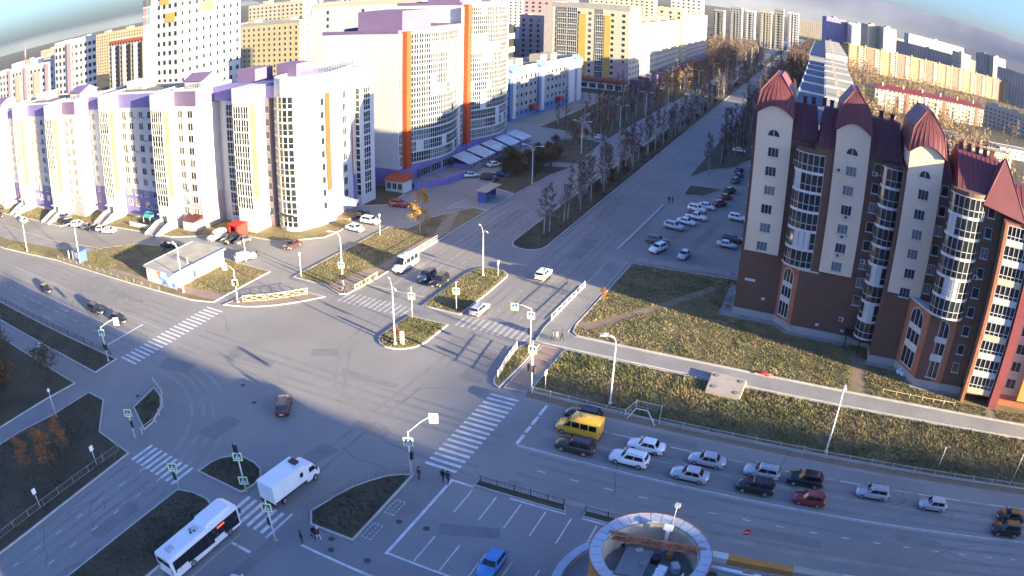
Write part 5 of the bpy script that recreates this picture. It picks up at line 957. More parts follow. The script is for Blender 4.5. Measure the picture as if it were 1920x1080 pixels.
for kind, col, x, y, hd, lab, grp in (
    ('suv', 'black', -22.9, 73.9, 180, 'black car half hidden behind the yellow minibus', Q), ('suv', 'bronze', -21.5, 67.2, 180, 'dark bronze crossover on the near side of the yellow minibus', Q),
    ('sedan', 'white', -13.8, 70.6, 180, 'white saloon right behind the yellow minibus', Q), ('suv', 'white', -14.9, 67.3, 180, 'white crossover with roof rails behind the bronze one', Q),
    ('sedan', 'silver', -6.2, 70.5, 180, 'lilac silver saloon in the far lane, behind the white saloon', Q), ('sedan', 'silver2', -7.5, 67.0, 180, 'silver saloon in the near lane, behind the white crossover', Q),
    ('wagon', 'silver', .7, 70.4, 180, 'silver estate beside a black crossover in the queue', Q), ('suv', 'black', .4, 67.2, 180, 'black crossover on the near side of a silver estate', Q),
    ('suv', 'black', 6.3, 70.4, 180, 'black crossover in the far lane next to the red hatchback', Q), ('hatch', 'red', 7.2, 66.9, 180, 'dark red hatchback in the queue', Q),
    ('wagon', 'silver', 15.4, 70.3, 180, 'silver estate with roof rails alone behind the red hatchback', Q), ('hatch', 'silver2', 24.1, 69.8, 180, 'last silver hatchback of the queue before the two dark cars', Q),
    ('sedan', 'black', 36.8, 69.6, 180, 'dark saloon at the right edge, far lane', Q), ('suv', 'black', 35.6, 66.7, 180, 'dark car at the right edge, near lane', Q),
    ('hatch', 'black', -131.4, 61.6, 0, 'dark hatchback farthest left on the main road', None), ('suv', 'black', -110, 62.2, 0, 'dark crossover second in line before the left zebra', None), ('sedan', 'black', -102.3, 62.4, 0, 'dark saloon first in line before the left zebra, behind a sign', None),
    ('suv', 'brown', -57.4, 58.0, 122, 'dark brown car driving through the shaded junction', None), ('suv', 'navy', -62.2, 103.3, -90, 'dark blue crossover waiting beside the white minibus', None), ('suv', 'black', -59.2, 102.4, -90, 'black car waiting next to the grass island', None),
    ('wagon', 'silver', -48.0, 95.6, 90, 'silver estate driving off past the far zebra', None), ('suv', 'white', -44.4, 113.2, 90, 'white car driving up the avenue at the shadow edge', None),
    ('hatch', 'blue', -21.6, 45.2, -90, 'bright blue hatchback in the marked parking lot', None), ('sedan', 'white', -40.2, 29.6, 180, 'white car cut off at the bottom edge', None),
    ('suv', 'grey', -30.6, 140.5, 0, 'grey crossover parked nearest the kerb strip', 'cars in the far parking lot'), ('suv', 'white', -29.3, 136, -110, 'white crossover parked in front of the grey one', 'cars in the far parking lot'), ('sedan', 'silver', -23.7, 135.4, -98, 'small silver car alone at the near end of the lot', 'cars in the far parking lot'),
    ('suv', 'silver', -29.5, 151.4, -12, 'silver crossover in the middle of the parked row', 'cars in the far parking lot'), ('sedan', 'white', -27.7, 156.4, -12, 'white saloon behind the silver crossover', 'cars in the far parking lot'), ('pickup', 'white', -26.3, 161.2, -12, 'white pickup parked in the row', 'cars in the far parking lot'),
    ('suv', 'white', -27.3, 167.3, -12, 'white crossover farther up the parked row', 'cars in the far parking lot'), ('sedan', 'white', -25.6, 171, -12, 'white saloon at the end of the light row', 'cars in the far parking lot'), ('suv', 'grey', -22.9, 175.3, 60, 'grey car first of the dark row at the lot edge', 'cars in the far parking lot'),
    ('sedan', 'red', -22.4, 182.1, 60, 'dark red car in the dark row at the lot edge', 'cars in the far parking lot'), ('suv', 'black', -22.2, 189.2, 70, 'black car third in the dark row', 'cars in the far parking lot'), ('suv', 'grey', -22.2, 201.3, 75, 'dark car beyond the gap in the dark row', 'cars in the far parking lot'), ('sedan', 'navy', -22.2, 207.6, 75, 'navy car near the far end of the dark row', 'cars in the far parking lot'),
    ('sedan', 'navy', -22.9, 214.6, 75, 'blue car at the very end of the dark row', 'cars in the far parking lot'), ('sedan', 'white', -26.8, 244.3, 0, 'white car on the path among the bare trees', None), ('suv', 'white', -17, 165.9, 0, 'white car peeking out behind the brown block', 'cars in the far parking lot'), ('sedan', 'silver', -16.6, 145.9, 0, 'silver saloon next to the brown block wall', 'cars in the far parking lot'), ('suv', 'black', -15.9, 149.9, 0, 'black car behind the silver one by the brown block', 'cars in the far parking lot'),
    ('suv', 'white', -163.5, 91.4, 20, 'white crossover leading the row before the long block', 'cars by the long white block'), ('suv', 'black', -168.8, 91.2, 20, 'dark car behind the white crossover of that row', 'cars by the long white block'), ('sedan', 'grey', -158.2, 91.6, 20, 'grey car second in the row before the long block', 'cars by the long white block'), ('sedan', 'black', -154.6, 91.9, 20, 'dark car in the middle of that row', 'cars by the long white block'),
    ('hatch', 'silver', -151.4, 92.3, 20, 'silver hatchback next to the last white car of the row', 'cars by the long white block'), ('sedan', 'white', -148.2, 92.6, 20, 'last white saloon at the right end of that row', 'cars by the long white block'), ('hatch', 'white', -190.4, 85.6, 0, 'white hatchback on the service road by the second lamp', None), ('sedan', 'black', -209.6, 84.6, 0, 'dark car at the left edge of the service road', None),
    ('suv', 'white', -202.1, 90.4, 20, 'white crossover beside an entrance ramp', None), ('sedan', 'black', -219, 90, 0, 'dark car by the leftmost ramp', None), ('suv', 'grey', -174.9, 93.6, 20, 'grey car tucked by the ramp left of the row', None), ('suv', 'black', -110.5, 101.7, -100, 'black car next to the small white van', None), ('sedan', 'grey', -107.3, 102.5, -100, 'grey car at the right of the group by the red porch', None),
    ('suv', 'white', -99.6, 95.3, 60, 'white car behind the painted substation', None), ('sedan', 'black', -122.3, 92.9, 10, 'dark car in the shadow beside the painted substation', None), ('sedan', 'white', -89.0, 118.8, -5, 'white saloon parked by the rounded corner', None), ('suv', 'white', -88.6, 124, 0, 'white crossover behind the white saloon by the rounded corner', None), ('sedan', 'black', -93.0, 126.6, 0, 'dark car hidden behind the white ones at the rounded corner', None),
    ('sedan', 'brown', -95.0, 105.0, -95, 'brown car facing the camera at the service road kerb', None), ('suv', 'red', -89.6, 137, 5, 'red car parked between the two left buildings', None), ('sedan', 'silver', -86.4, 166.8, 42, 'silver car below the first glass-roofed entrance', None), ('suv', 'black', -81.2, 166.6, 15, 'black crossover near the bus shelter', None), ('sedan', 'navy', -79.8, 171.2, 15, 'dark blue car behind the black crossover near the shelter', None),
    ('sedan', 'white', -86.2, 179.8, 60, 'white car in front of the glass-roofed entrances', None), ('sedan', 'black', -86.0, 186, 60, 'dark car by the third glass-roofed entrance', None), ('sedan', 'black', -42.8, 333, 90, 'dark car far up the avenue beside the woods', None), ('sedan', 'white', -72.4, 231, 40, 'white car turning out by the blue hooded block', None), ('sedan', 'white', -68.2, 362, 60, 'white car at the far kerb below the yellow birch', None),
    ('suv', 'black', -63, 300, -90, 'dark car coming down the avenue past the verge trees', None), ('sedan', 'silver', -84, 352, 90, 'silver car before the violet shop arcade', None), ('sedan', 'white', -84, 372, 90, 'white car parked farther along the arcade', None)):
    car(kind, col, x, y, hd, lab, grp)

# ------------------------------------------------------------------ lamps, traffic lights, signs
POLE = mat('pale grey pole', (.62, .62, .60), .55, .08, 1, .05, 6)
LH = MB().loft([[(0, -.14, -.05), (0, .14, -.05), (0, .1, .08), (0, -.1, .08)], [(.45, -.16, -.06), (.45, .16, -.06), (.45, .12, .1), (.45, -.12, .1)], [(.8, -.08, -.04), (.8, .08, -.04), (.8, .05, .04), (.8, -.05, .04)]], smooth=False).mesh('lamp_head', WHITEMETAL)
def lamp(x, y, label, h=9.6, arms=((180, 2.0), (0, 2.0)), up=1.1, r=.11, base=.15, group=None):
    o = thing('street_lamp', label, 'street lamp', (x, y, base), 0, group)
    put('pole', MB().tube([(0, 0, 0), (0, 0, 1.2), (0, 0, h - up)], [r * 1.5, r * 1.2, r * .75], 8).mesh('pole', POLE), o); put('footing', MB().tube([(0, 0, -.05), (0, 0, .35)], [.26, .24], 8).mesh('footing', POLE), o)
    for a, l in arms:
        c, s = math.cos(R(a)), math.sin(R(a)); am = put('arm', MB().tube([(0, 0, h - up), (c * l * .25, s * l * .25, h - up * .35), (c * l * .6, s * l * .6, h - .1), (c * l, s * l, h)], r * .5, 6).mesh('arm', POLE), o)
        put('lamp_head', LH, am, (c * l, s * l, h), R(a))
    return o
lamp(-53.9, 79.9, 'tall white double-armed lamp on the near grass island', arms=((135, 1.8), (-45, 1.8))); lamp(-54.0, 108.7, 'tall white double-armed lamp on the far grass island', 8.8, arms=((135, 1.6), (-45, 1.6)))
lamp(-20.9, 78.3, 'grey lamp with a short hooked arm on the bright lawn', 9.8, arms=((180, 1.1), (200, 1.2)), up=.8); lamp(8.5, 77.6, 'leaning-looking tall lamp on the right lawn by the fence', 10.4, arms=((-90, 1.4),), up=.7)
lamp(-99.5, 77.4, 'lamp with hooked double head before the painted substation', 9.4, arms=((190, 1.7), (170, 1.4)), up=.9); lamp(-162.2, 72.4, 'leftmost tall lamp on the verge of the main road', 9.8, arms=((-90, 1.5),)); lamp(-137.2, 75.6, 'tall lamp next to the blue kiosk', 9.6, arms=((-90, 1.5),)); lamp(-73.6, 93.8, 'tall lamp by the crossing sign at the avenue corner', 9.9, arms=((200, 1.6),))
for x, y, l in ((-82.2, 118.2, 'short lamp on the grass by the white cars'), (-83.2, 93.6, 'short lamp at the tip of the grass wedge'), (-85.6, 36.1, 'short globe lamp beside the branch path at lower left'), (-100.4, 43.0, 'short globe lamp on the left lawn by the side path'), (-98.6, 94.4, 'short lamp post at the service road corner')):
    o = thing('park_lamp', l, 'street lamp', (x, y, .14)); put('pole', MB().tube([(0, 0, 0), (0, 0, 4.1)], [.09, .06], 7).mesh('pole', POLE), o); put('globe', MB().loft([[(rr * math.cos(t), rr * math.sin(t), z) for t in [2 * math.pi * q / 10 for q in range(10)]] for rr, z in ((.05, 4.05), (.2, 4.15), (.27, 4.35), (.2, 4.55), (.05, 4.64))]).mesh('globe', mat('milky globe', (.75, .75, .72), .3)), o)
for x, y, h, l in ((25.6, 78.7, 3.2, 'thin grey post on the right lawn'), (38.4, 78.0, 5.0, 'grey post at the right frame edge')):
    o = thing('sign_post', l, 'post', (x, y, .1)); put('pole', MB().tube([(0, 0, 0), (0, 0, h)], .06, 6).mesh('pole', POLE), o); put('cap', MB().box(-.1, .1, -.1, .1, h, h + .1).mesh('cap', POLE), o)
for k in range(14):
    lamp(-69.9 - .6 * (k % 2), 168 + 39 * k if k < 6 else 402 + 60 * (k - 6), ['first', 'second', 'third', 'fourth', 'fifth', 'sixth', 'seventh', 'eighth', 'ninth', 'tenth', 'eleventh', 'twelfth', 'thirteenth', 'last'][k] + ' double-armed lamp along the left kerb, counted up the avenue', 10, arms=((0, 2.2), (180, 2.2)), up=.9, group='lamps along the avenue')
FLUO = mat('fluorescent yellow green', (.62, .78, .30), .5, .03, 2); SIGNBLUE = mat('sign blue', (.02, .06, .24), .5, .03, 2); SIGNW = mat('sign white', (.80, .80, .80), .5, .03, 2); SIGNB = mat('sign black', (.01, .01, .01), .5, .03, 2); SIGNRED = mat('sign red', (.55, .02, .03), .5, .03, 2)
CROSS_B = MB().box(-.55, .55, 0, .04, -.55, .55).mesh('sign_board', FLUO)
c = MB().poly([(-.4, -.006, -.4), (.4, -.006, -.4), (.4, -.006, .4), (-.4, -.006, .4)], 0).poly([(-.32, -.01, -.3), (.32, -.01, -.3), (0, -.01, .32)], 1)
for q in (((-.04, -.16), (.04, -.16), (.05, .06), (-.05, .06)), ((-.16, -.27), (-.09, -.27), (.02, -.14), (-.05, -.14)), ((.08, -.27), (.16, -.27), (.05, -.14), (-.01, -.14)), ((-.14, -.06), (-.1, -.1), (.0, .03), (-.03, .06)), ((.03, .05), (.13, -.08), (.16, -.04), (.06, .07)), ((-.04, .08), (.04, .08), (.04, .16), (-.04, .16))): c.poly([(a, -.014, b) for a, b in q], 2)
CROSS_P = c.mesh('pedestrian_crossing_symbol', [SIGNBLUE, SIGNW, SIGNB])
def crossing_sign(parent, loc, face):
    b = put('crossing_sign', CROSS_B, parent, loc, face); put('pedestrian_crossing_symbol', CROSS_P, b); return b
TLB = MB().box(-.17, .17, -.12, .12, -.5, .5); TLB = TLB.mesh('signal_head', DARK)
LENS = MB().poly([(.11 * math.cos(2 * math.pi * k / 12), 0, .11 * math.sin(2 * math.pi * k / 12)) for k in range(12)])
LM = {c: LENS.mesh('signal_lens', mat('lens ' + c, v, .3)) for c, v in (('red', (.16, .015, .01)), ('amber', (.14, .08, .01)), ('green', (.01, .10, .05)))}
VIS = MB().box(-.14, .14, -.14, 0, .0, .02).mesh('visor', DARK)
def signal(parent, loc, face):
    h = put('signal_head', TLB, parent, loc, face)
    for k, cname in enumerate(('red', 'amber', 'green')): put('signal_lens', LM[cname], h, (0, -.125, .32 - .32 * k)); put('visor', VIS, h, (0, -.12, .44 - .32 * k))
def signal_pole(x, y, h, label, heads, crossing=(), arm=None, base=.12):
    o = thing('traffic_light', label, 'traffic light', (x, y, base)); put('pole', MB().tube([(0, 0, 0), (0, 0, h)], [.1, .075], 8).mesh('pole', POLE), o); put('footing', MB().box(-.22, .22, -.22, .22, -.05, .2).mesh('footing', PLINTH), o)
    for z, dx, dy, f in heads: signal(o, (dx, dy, z), R(f))
    for z, f in crossing: crossing_sign(o, (.16 * math.sin(R(f)), -.16 * math.cos(R(f)), z), R(f))
    if arm:
        a, l, f, kind = arm; c, s = math.cos(R(a)), math.sin(R(a)); am = put('arm', MB().tube([(0, 0, h - .15), (c * l * .5, s * l * .5, h + .25), (c * l, s * l, h + .3)], .05, 6).mesh('arm', POLE), o)
        if kind == 'cross': crossing_sign(am, (c * l, s * l, h - .15), R(f))
        else:
            b = put('sign_board', MB().box(-.5, .5, 0, .05, -.65, .65).mesh('sign_board', SIGNW), am, (c * l, s * l, h - .25), R(f))
            put('lane_arrow_symbol', MB().poly([(-.06, -.006, -.4), (.06, -.006, -.4), (.06, -.006, .1), (-.06, -.006, .1)]).poly([(-.2, -.006, .1), (.2, -.006, .1), (0, -.006, .4)]).mesh('lane_arrow_symbol', SIGNBLUE), b)
    return o
F0 = 24                                              # signs face roughly along the approach roads
signal_pole(-91.4, 51.9, 6.0, 'traffic light with arm and crossing sign left of the left zebra', ((2.6, -.2, -.1, 0), (2.5, .3, 0, -90)), ((5.0, 35),), (77, 3.0, 30, 'board'))
signal_pole(-36.0, 54.6, 5.9, 'traffic light with a long arm at the near end of the right zebra', ((2.7, .25, 0, 90),), ((4.6, 20),), (75, 3.9, 20, 'board'))
signal_pole(-57.2, 37.2, 3.9, 'traffic light with crossing sign at the lower left zebra', ((2.2, .1, -.2, 0),), ((3.4, 35),))
signal_pole(-50.3, 42.0, 6.6, 'traffic light with two crossing signs on the small island', ((6.0, .15, -.1, 0), (5.9, -.2, 0, -90)), ((4.9, 35), (1.6, 35)))
signal_pole(-42.2, 37.4, 5.6, 'traffic light with crossing sign near the bus front', ((2.6, -.2, 0, 0),), ((4.7, 25),))
signal_pole(-86.4, 79.4, 6.1, 'traffic light with white board on an arm by the yellow railing', ((3.6, .2, -.1, 0),), ((3.7, 30),), (170, 3.0, 20, 'board'))
signal_pole(-31.4, 77.4, 7.2, 'double-headed traffic light where the right fence begins', ((3.3, -.4, -.1, -10), (3.2, .4, -.1, 60)), ((6.0, 10),))
signal_pole(-36.4, 88.6, 6.0, 'traffic light with crossing signs on an arm by the far right zebra', ((2.2, -.25, 0, 180),), ((4.9, 15),), (190, 2.4, 15, 'cross'))
signal_pole(-70.4, 40.9, 4.3, 'pole with crossing sign on the lower left corner', ((2.2, .2, 0, 0),), ((3.9, 35),))
signal_pole(-72.6, 92.4, 5.6, 'pole with crossing sign at the left end of the far zebra', ((2.4, .2, 0, 90),), ((4.6, 20),))
for x, y, h, l in ((-56.3, 88.7, 5.2, 'crossing sign on a white post, back edge of the near island'), (-51.4, 94.1, 4.9, 'crossing sign on a white post, front edge of the far island')):
    o = thing('road_sign', l, 'road sign', (x, y, .16)); put('pole', MB().tube([(0, 0, 0), (0, 0, h)], .06, 7).mesh('pole', POLE), o); crossing_sign(o, (.07, -.12, h - 1.5), R(15))
for x, y, l in ((-51.6, 109.8, 'plain white sign post at the far tip of the far island'), (-34.0, 83.4, 'post by the corner railing'), (-29.8, 78.2, 'small post behind the start of the fence'), (-70.4, 33.3, 'thin post behind the lower left fence'), (-70.0, 22.1, 'thin post with plate lower down the left fence')):
    o = thing('sign_post', l, 'post', (x, y, .12)); put('pole', MB().tube([(0, 0, 0), (0, 0, 2.9)], .05, 6).mesh('pole', POLE), o); put('plate', MB().box(-.05, .05, -.3, .3, 2.2, 2.9).mesh('plate', SIGNW), o)
o = thing('road_sign', 'round no entry sign beside the road at the bottom', 'road sign', (.9, 57.0, 0)); put('pole', MB().tube([(0, 0, 0), (0, 0, 2.6)], .045, 6).mesh('pole', GREYMETAL), o)
d = put('sign_disc', MB().tube([(0, .0, 2.35), (0, .03, 2.35)], .38, 18, smooth=False).mesh('sign_disc', SIGNRED), o, (0, -.05, 0), R(12)); put('no_entry_bar', MB().box(-.27, .27, -.012, -.004, 2.29, 2.41).mesh('no_entry_bar', SIGNW), d)
o = thing('road_sign', 'red and white striped marker with a round sign at the island tip', 'road sign', (-53.0, 80.5, .16)); st = put('striped_post', MB().box(-.3, .3, -.05, .05, 0, 2.0).mesh('striped_post', SIGNW), o, (0, 0, 0), R(30))
for k in range(5): put('red_stripe', MB().poly([(-.3, -.056, .05 + .4 * k), (.3, -.056, .2 + .4 * k), (.3, -.056, .4 + .4 * k), (-.3, -.056, .25 + .4 * k)]).mesh('red_stripe', SIGNRED), st)
put('sign_disc', MB().tube([(0, 0, 1.6), (0, .04, 1.6)], .4, 16, smooth=False).mesh('sign_disc', SIGNRED), o, (-1.4, .3, 0), R(20)); put('post', MB().tube([(-1.4, .36, 0), (-1.4, .36, 1.8)], .05, 6).mesh('post', POLE), o)

# ------------------------------------------------------------------ railings and fences: posts and rails are parts, thin bars one part
def fence(name, label, pts, m, h=1.0, step=2.5, bars=.22, rails=(.12, .95), base=.1, br=.014, pr=.05, posttop=.08, lattice=None):
    o = thing(name, label, 'fence', (pts[0][0], pts[0][1], base)); x0, y0 = pts[0]; b = MB(); nbar = 0
    for a, c in zip(pts[:-1], pts[1:]):
        L = math.dist(a, c); n = max(1, round(L / step)); ux, uy = (c[0] - a[0]) / L, (c[1] - a[1]) / L; rz = math.atan2(uy, ux)
        for k in range(n + (c == pts[-1])):
            put('post', MBP(pr, h + posttop, m), o, (a[0] - x0 + ux * L * k / n, a[1] - y0 + uy * L * k / n, 0), rz)
        for q in rails: put('rail', MB().box(0, L, -.025, .025, h * q - .03, h * q + .03).mesh('rail', m), o, (a[0] - x0, a[1] - y0, 0), rz)
        if bars:
            for k in range(int(L / bars)):
                u = (k + .5) * bars; x, y = a[0] - x0 + ux * u, a[1] - y0 + uy * u; b.box(x - br, x + br, y - br, y + br, h * rails[0], h * rails[-1]); nbar += 1
        if lattice:
            for k in range(n):
                u0, u1 = L * k / n + .12, L * (k + 1) / n - .12; um = (u0 + u1) / 2
                for ua, ub in ((u0, um), (um, u1)):
                    w_, e_, md = ua, ub, (ua + ub) / 2; P_ = lambda u, z: (a[0] - x0 + ux * u, a[1] - y0 + uy * u, z); zc = h * .54
                    for s_, t_ in (((w_, zc), (md - .15, h * .85)), ((md - .15, h * .85), (md + .15, h * .85)), ((md + .15, h * .85), (e_, zc)), ((e_, zc), (md + .15, h * .25)), ((md + .15, h * .25), (md - .15, h * .25)), ((md - .15, h * .25), (w_, zc))): b.tube([P_(*s_), P_(*t_)], .04, 4); nbar += 1
    if nbar: put('bars', b.mesh('bars', m), o)['kind'] = 'stuff'
    return o
_pm = {}
def MBP(r, h, m):
    k = (r, h, m.name)
    if k not in _pm: _pm[k] = MB().box(-r, r, -r, r, -.1, h).mesh('post', m)
    return _pm[k]
FGREY = mat('grey fence paint', (.46, .46, .41), .7, .12, .8, .1, 6); FWHITE = mat('white fence paint', (.70, .69, .62), .6, .1, .8, .06, 6); FYEL = mat('pale yellow fence paint', (.66, .58, .30), .6, .1, .8, .06, 6); FDULL = mat('dull grey fence paint', (.20, .205, .195), .8, .15, .8, .1, 6); FDARK = mat('dark fence paint', (.09, .09, .09), .7, .1, .8, .06, 6)
fence('road_fence', 'long grey barred fence between the main road and the right lawn', [(-31.0, 76.7), (-18.3, 76.4)], FGREY, bars=.26); fence('road_fence', 'grey fence stepping back round a pit beside the road', [(-18.3, 76.4), (-17.6, 79.2), (-14.2, 79.2), (-13.8, 76.4)], FGREY, bars=.26)
fence('road_fence', 'grey barred fence continuing along the road to the right edge', [(-13.8, 76.4), (60, 76.6)], FGREY, step=3.2, bars=.26)
put('pit_frame', MB().tube([(-17.9, 75.9, .1), (-17.2, 77.4, 1.0), (-15.6, 77.4, 1.0), (-14.2, 75.9, .1)], .08, 6).mesh('pit_frame', FWHITE)); tag(bpy.data.objects['pit_frame'], 'white bent tube frame at the pit in the fence', 'barrier')
fence('guard_rail', 'white panelled railing on the corner island at the right zebra', [(-37.7, 86.8), (-37.2, 82), (-36.6, 78.2)], FWHITE, 1.1, 1.8, 0, (.12, .5, .95), base=.16, lattice=None)
fence('guard_rail', 'white panelled railing along the right pavement of the avenue', [(-36.7, 97.6), (-36.4, 112.2)], FWHITE, 1.1, 2.0, 0, (.12, .45, .95), base=.08)
fence('guard_rail', 'pale yellow lattice railing on the paved corner island', [(-85.6, 80.0), (-82.2, 82.4), (-79.6, 85.2), (-77.2, 88)], FYEL, 1.1, 3.2, 0, (.1, .98), base=.15, lattice=True)
fence('guard_rail', 'pale railing by the white minibus along the avenue kerb', [(-70.6, 93.2), (-70.3, 99.6)], FYEL, 1.0, 2.4, 0, (.1, .98), base=.15, lattice=True); fence('guard_rail', 'white railing behind the white minibus along the avenue kerb', [(-70.3, 109), (-70.2, 121)], FWHITE, 1.0, 2.4, 0, (.1, .5, .98), base=.15)
fence('road_fence', 'thin grey fence along the lower left road', [(-69.9, -10), (-69.9, 14), (-70.2, 37.4)], FDULL, 1.0, 3.0, .5); fence('guard_rail', 'curved grey rail round the shaded corner lawn', [(-42.2, 43.3), (-41.4, 47.4), (-39.7, 51.6), (-37.2, 54.1), (-35.9, 54.9)], FDULL, .9, 2.2, .45)
fence('guard_rail', 'curved pale rail round the lower left corner grass', [(-79, 52.2), (-75.4, 50.8), (-72.5, 48.5), (-70.6, 45.2), (-70.3, 42.2)], FGREY, .9, 2.2, 0, (.5, .95)); fence('road_fence', 'small dark fence on the verge at the top of the parking lot', [(-28.6, 56.9), (-24.6, 57.0), (-18.9, 57.0)], FDARK, .9, 2.2, .3); fence('road_fence', 'second dark fence piece beside the round tower', [(-16.4, 56.8), (-9, 56.8)], FDARK, .9, 2.2, .3)
fence('road_fence', 'low grey fence along the verge before the painted substation', [(-146.5, 74.2), (-128, 74.9), (-105, 75.5)], FDULL, .8, 3.0, .5); fence('road_fence', 'low dark fence between the main road and the left side path', [(-139, 52.2), (-113, 52.9), (-93, 53.6)], FDARK, .8, 3.0, .4)
fence('lawn_fence', 'low rail along the parking lot side of the shaded lawn', [(-32.4, 127.6), (-13.4, 129.4)], FGREY, .8, 3, 0, (.5, .95)); fence('lawn_fence', 'low wooden rail on the lawn before the brown block', [(17, 96.2), (24, 96.0), (30, 96.2)], FYEL, .7, 2.2, 0, (.9,))
raised('grass_verge', [(-29, 56.15), (-24.8, 56.15), (-18.3, 56.1), (-18.9, 57.35), (-29, 57.3)], GRASS_SHADE, .12, .12, .14); raised('grass_verge', [(-16.5, 56.1), (-8, 56.1), (-8, 57.3), (-16.5, 57.2)], GRASS_SHADE, .12, .12, .14)

# ------------------------------------------------------------------ small buildings and furniture
MURAL = mat('painted mural', (.72, .68, .62), .8, .15, .4, .1, 3, col2=(.42, .20, .10)); MURAL2 = mat('blue mural', (.70, .70, .70), .8, .15, .4, .1, 3, col2=(.06, .22, .42))
o = thing('substation', 'low white substation with painted walls and flat roof by the main road', 'building', (-111.6, 77.6, .12)); put('wall', MB().prism(rect(0, 9.6, 0, 13.8), 0, 2.9).mesh('wall', WHITEWALL), o)
put('mural', MB().box(.1, 4.6, -.05, -.01, .05, 2.7).mesh('mural', MURAL), o); put('mural', MB().box(4.6, 9.5, -.05, -.01, .05, 2.7).mesh('mural', MURAL2), o); put('mural', MB().box(9.61, 9.65, .2, 7, .1, 1.4).mesh('mural', MURAL), o)
put('roof', MB().prism(rect(-.4, 10, -.4, 14.2), 2.9, 3.12).mesh('roof', mat('pale roof felt', (.36, .33, .27), .9, .15, .3)), o); parapet(rect(-.4, 10, -.4, 14.2), o, 3.12, .15, mat('blue roof edge', (.2, .25, .4), .6), .2, 'roof_edge')
for x in (5.2, 8.2): put('roof_vent', MB().tube([(x, 5, 3.1), (x, 5, 4.2)], .12, 6).mesh('roof_vent', WHITEMETAL), o)
for y in (3, 8): put('door', MB().box(9.61, 9.68, y, y + 1.6, 0, 2.2).mesh('door', WHITEPVC), o)
o = thing('bus_shelter', 'blue bus shelter with a tan flat roof beside the avenue', 'bus shelter', (-74.6, 147.4, .13)); BLUE = mat('shelter blue', (.05, .10, .36), .6)
put('roof', MB().box(-.5, 2.4, -.4, 7.4, 2.6, 2.85).mesh('roof', TANWALL), o); put('end_wall', MB().box(0, 1.9, 0, .12, 0, 2.6).mesh('end_wall', BLUE), o); put('end_wall', MB().box(0, 1.2, 6.9, 7.02, 0, 2.6).mesh('end_wall', BLUE), o); put('back_wall', MB().box(-.12, 0, 0, 7, .1, 2.5).mesh('back_wall', BLUE), o); put('bench', MB().box(.2, .7, 1.5, 5.5, .4, .5).box(.3, .4, 1.7, 1.8, 0, .4).box(.3, .4, 5.2, 5.3, 0, .4).mesh('bench', TANWALL), o)
for y in (2.2, 4.8): put('post', MB().box(1.8, 1.9, y, y + .1, 0, 2.6).mesh('post', BLUE), o)
o = thing('kiosk', 'small blue kiosk beside the main road at the left', 'kiosk', (-139.6, 75.6, .14)); put('wall', MB().box(0, 2.6, 0, 2.2, 0, 2.5).mesh('wall', BLUE), o); put('roof', MB().box(-.3, 2.9, -.3, 2.5, 2.5, 2.7).mesh('roof', SIGNBLUE), o); put('window', win_mesh(1.6, 1.2, 2, sill=False), o, (1.3, 0, 1.0)); put('side_panel', MB().box(-1.6, -.2, .2, 1.6, 0, 2.2).mesh('side_panel', WHITEPVC), o)
o = thing('concrete_slab', 'concrete chamber slab with four hatches beside the sidewalk', 'slab', (-7.2, 88.7, .1)); put('slab', MB().prism([(-2.6, -2.4), (2.4, -2.7), (2.6, 2.3), (-2.6, 2.8)], 0, .55).mesh('slab', mat('weathered concrete', (.36, .31, .27), .9, .12, .6, .08, 5)), o)
for x, y in ((-1.9, 1.9), (1.8, 1.5), (-1.7, -1.3), (1.6, -1.8)): h = put('hatch', MB().tube([(x, y, .55), (x, y, .60)], .34, 12, smooth=False).mesh('hatch', mat('iron hatch', (.22, .19, .17), .8)), o); put('hatch_ring', MB().tube([(x, y, .54), (x, y, .575)], .45, 12, smooth=False).mesh('hatch_ring', mat('iron ring', (.10, .09, .085), .8)), h)
for k, (x, y) in enumerate(((20.0, 103.2), (20.7, 102.8), (20.4, 103.8), (21.2, 103.0))):
    rr = .45 + .1 * (k % 2); b = MB().loft([[(rr * s * math.cos(t) * (1 + .15 * math.sin(3 * t + k)), rr * s * math.sin(t), z) for t in [2 * math.pi * q / 9 for q in range(9)]] for s, z in ((.7, 0), (1, .25), (.85, .6), (.2, .8))])
    tag(put('rubbish_bag', b.mesh('rubbish_bag', mat('white plastic bag', (.62, .64, .70), .4)), None, (x, y, .2)), ['leftmost', 'front', 'back', 'rightmost'][k] + ' white rubbish bag of the heap at the brick bay', 'bag', 'rubbish heap')
o = thing('playground_fence', 'white slatted enclosure with a teal canopy before the long block', 'enclosure', (-146, 98.4, .14)); put('slat_panel', railing_mesh(14, .6, 1.1, .05).mesh('slat_panel', WHITEMETAL), o)['kind'] = 'stuff'; put('slat_panel', railing_mesh(6, .6, 1.1, .05).mesh('slat_panel', WHITEMETAL), o, (8.4, 0, 0), R(70))['kind'] = 'stuff'
put('canopy', MB().poly([(3.4, 2, 2.0), (6.6, 2, 2.0), (6.6, 3.6, 3.0), (3.4, 3.6, 3.0)]).poly([(6.6, 2, 2.0), (6.6, 3.6, 2.0), (6.6, 3.6, 3.0)]).mesh('canopy', mat('teal canopy', (.05, .32, .28), .6)), o); [put('canopy_post', MB().box(x, x + .1, 2.1, 2.2, 0, 2).mesh('canopy_post', WHITEMETAL), o) for x in (3.5, 6.4)]
MH = MB().tube([(0, 0, 0), (0, 0, .012)], .36, 14, smooth=False).mesh('manhole_cover', mat('dark iron', (.05, .05, .05), .7))
for x, y, z in ((-62, 57, 0), (-66.5, 59.5, 0), (-76, 46.5, 0), (-78.5, 48.2, 0), (-33.0, 47.0, .004), (-36.6, 39.6, .004), (-32.6, 40.2, .004), (-94, 88, 0), (-30, 47.4, 0), (-37.5, 41, .004)): put('manhole_cover', MH, road, (x, y, z))
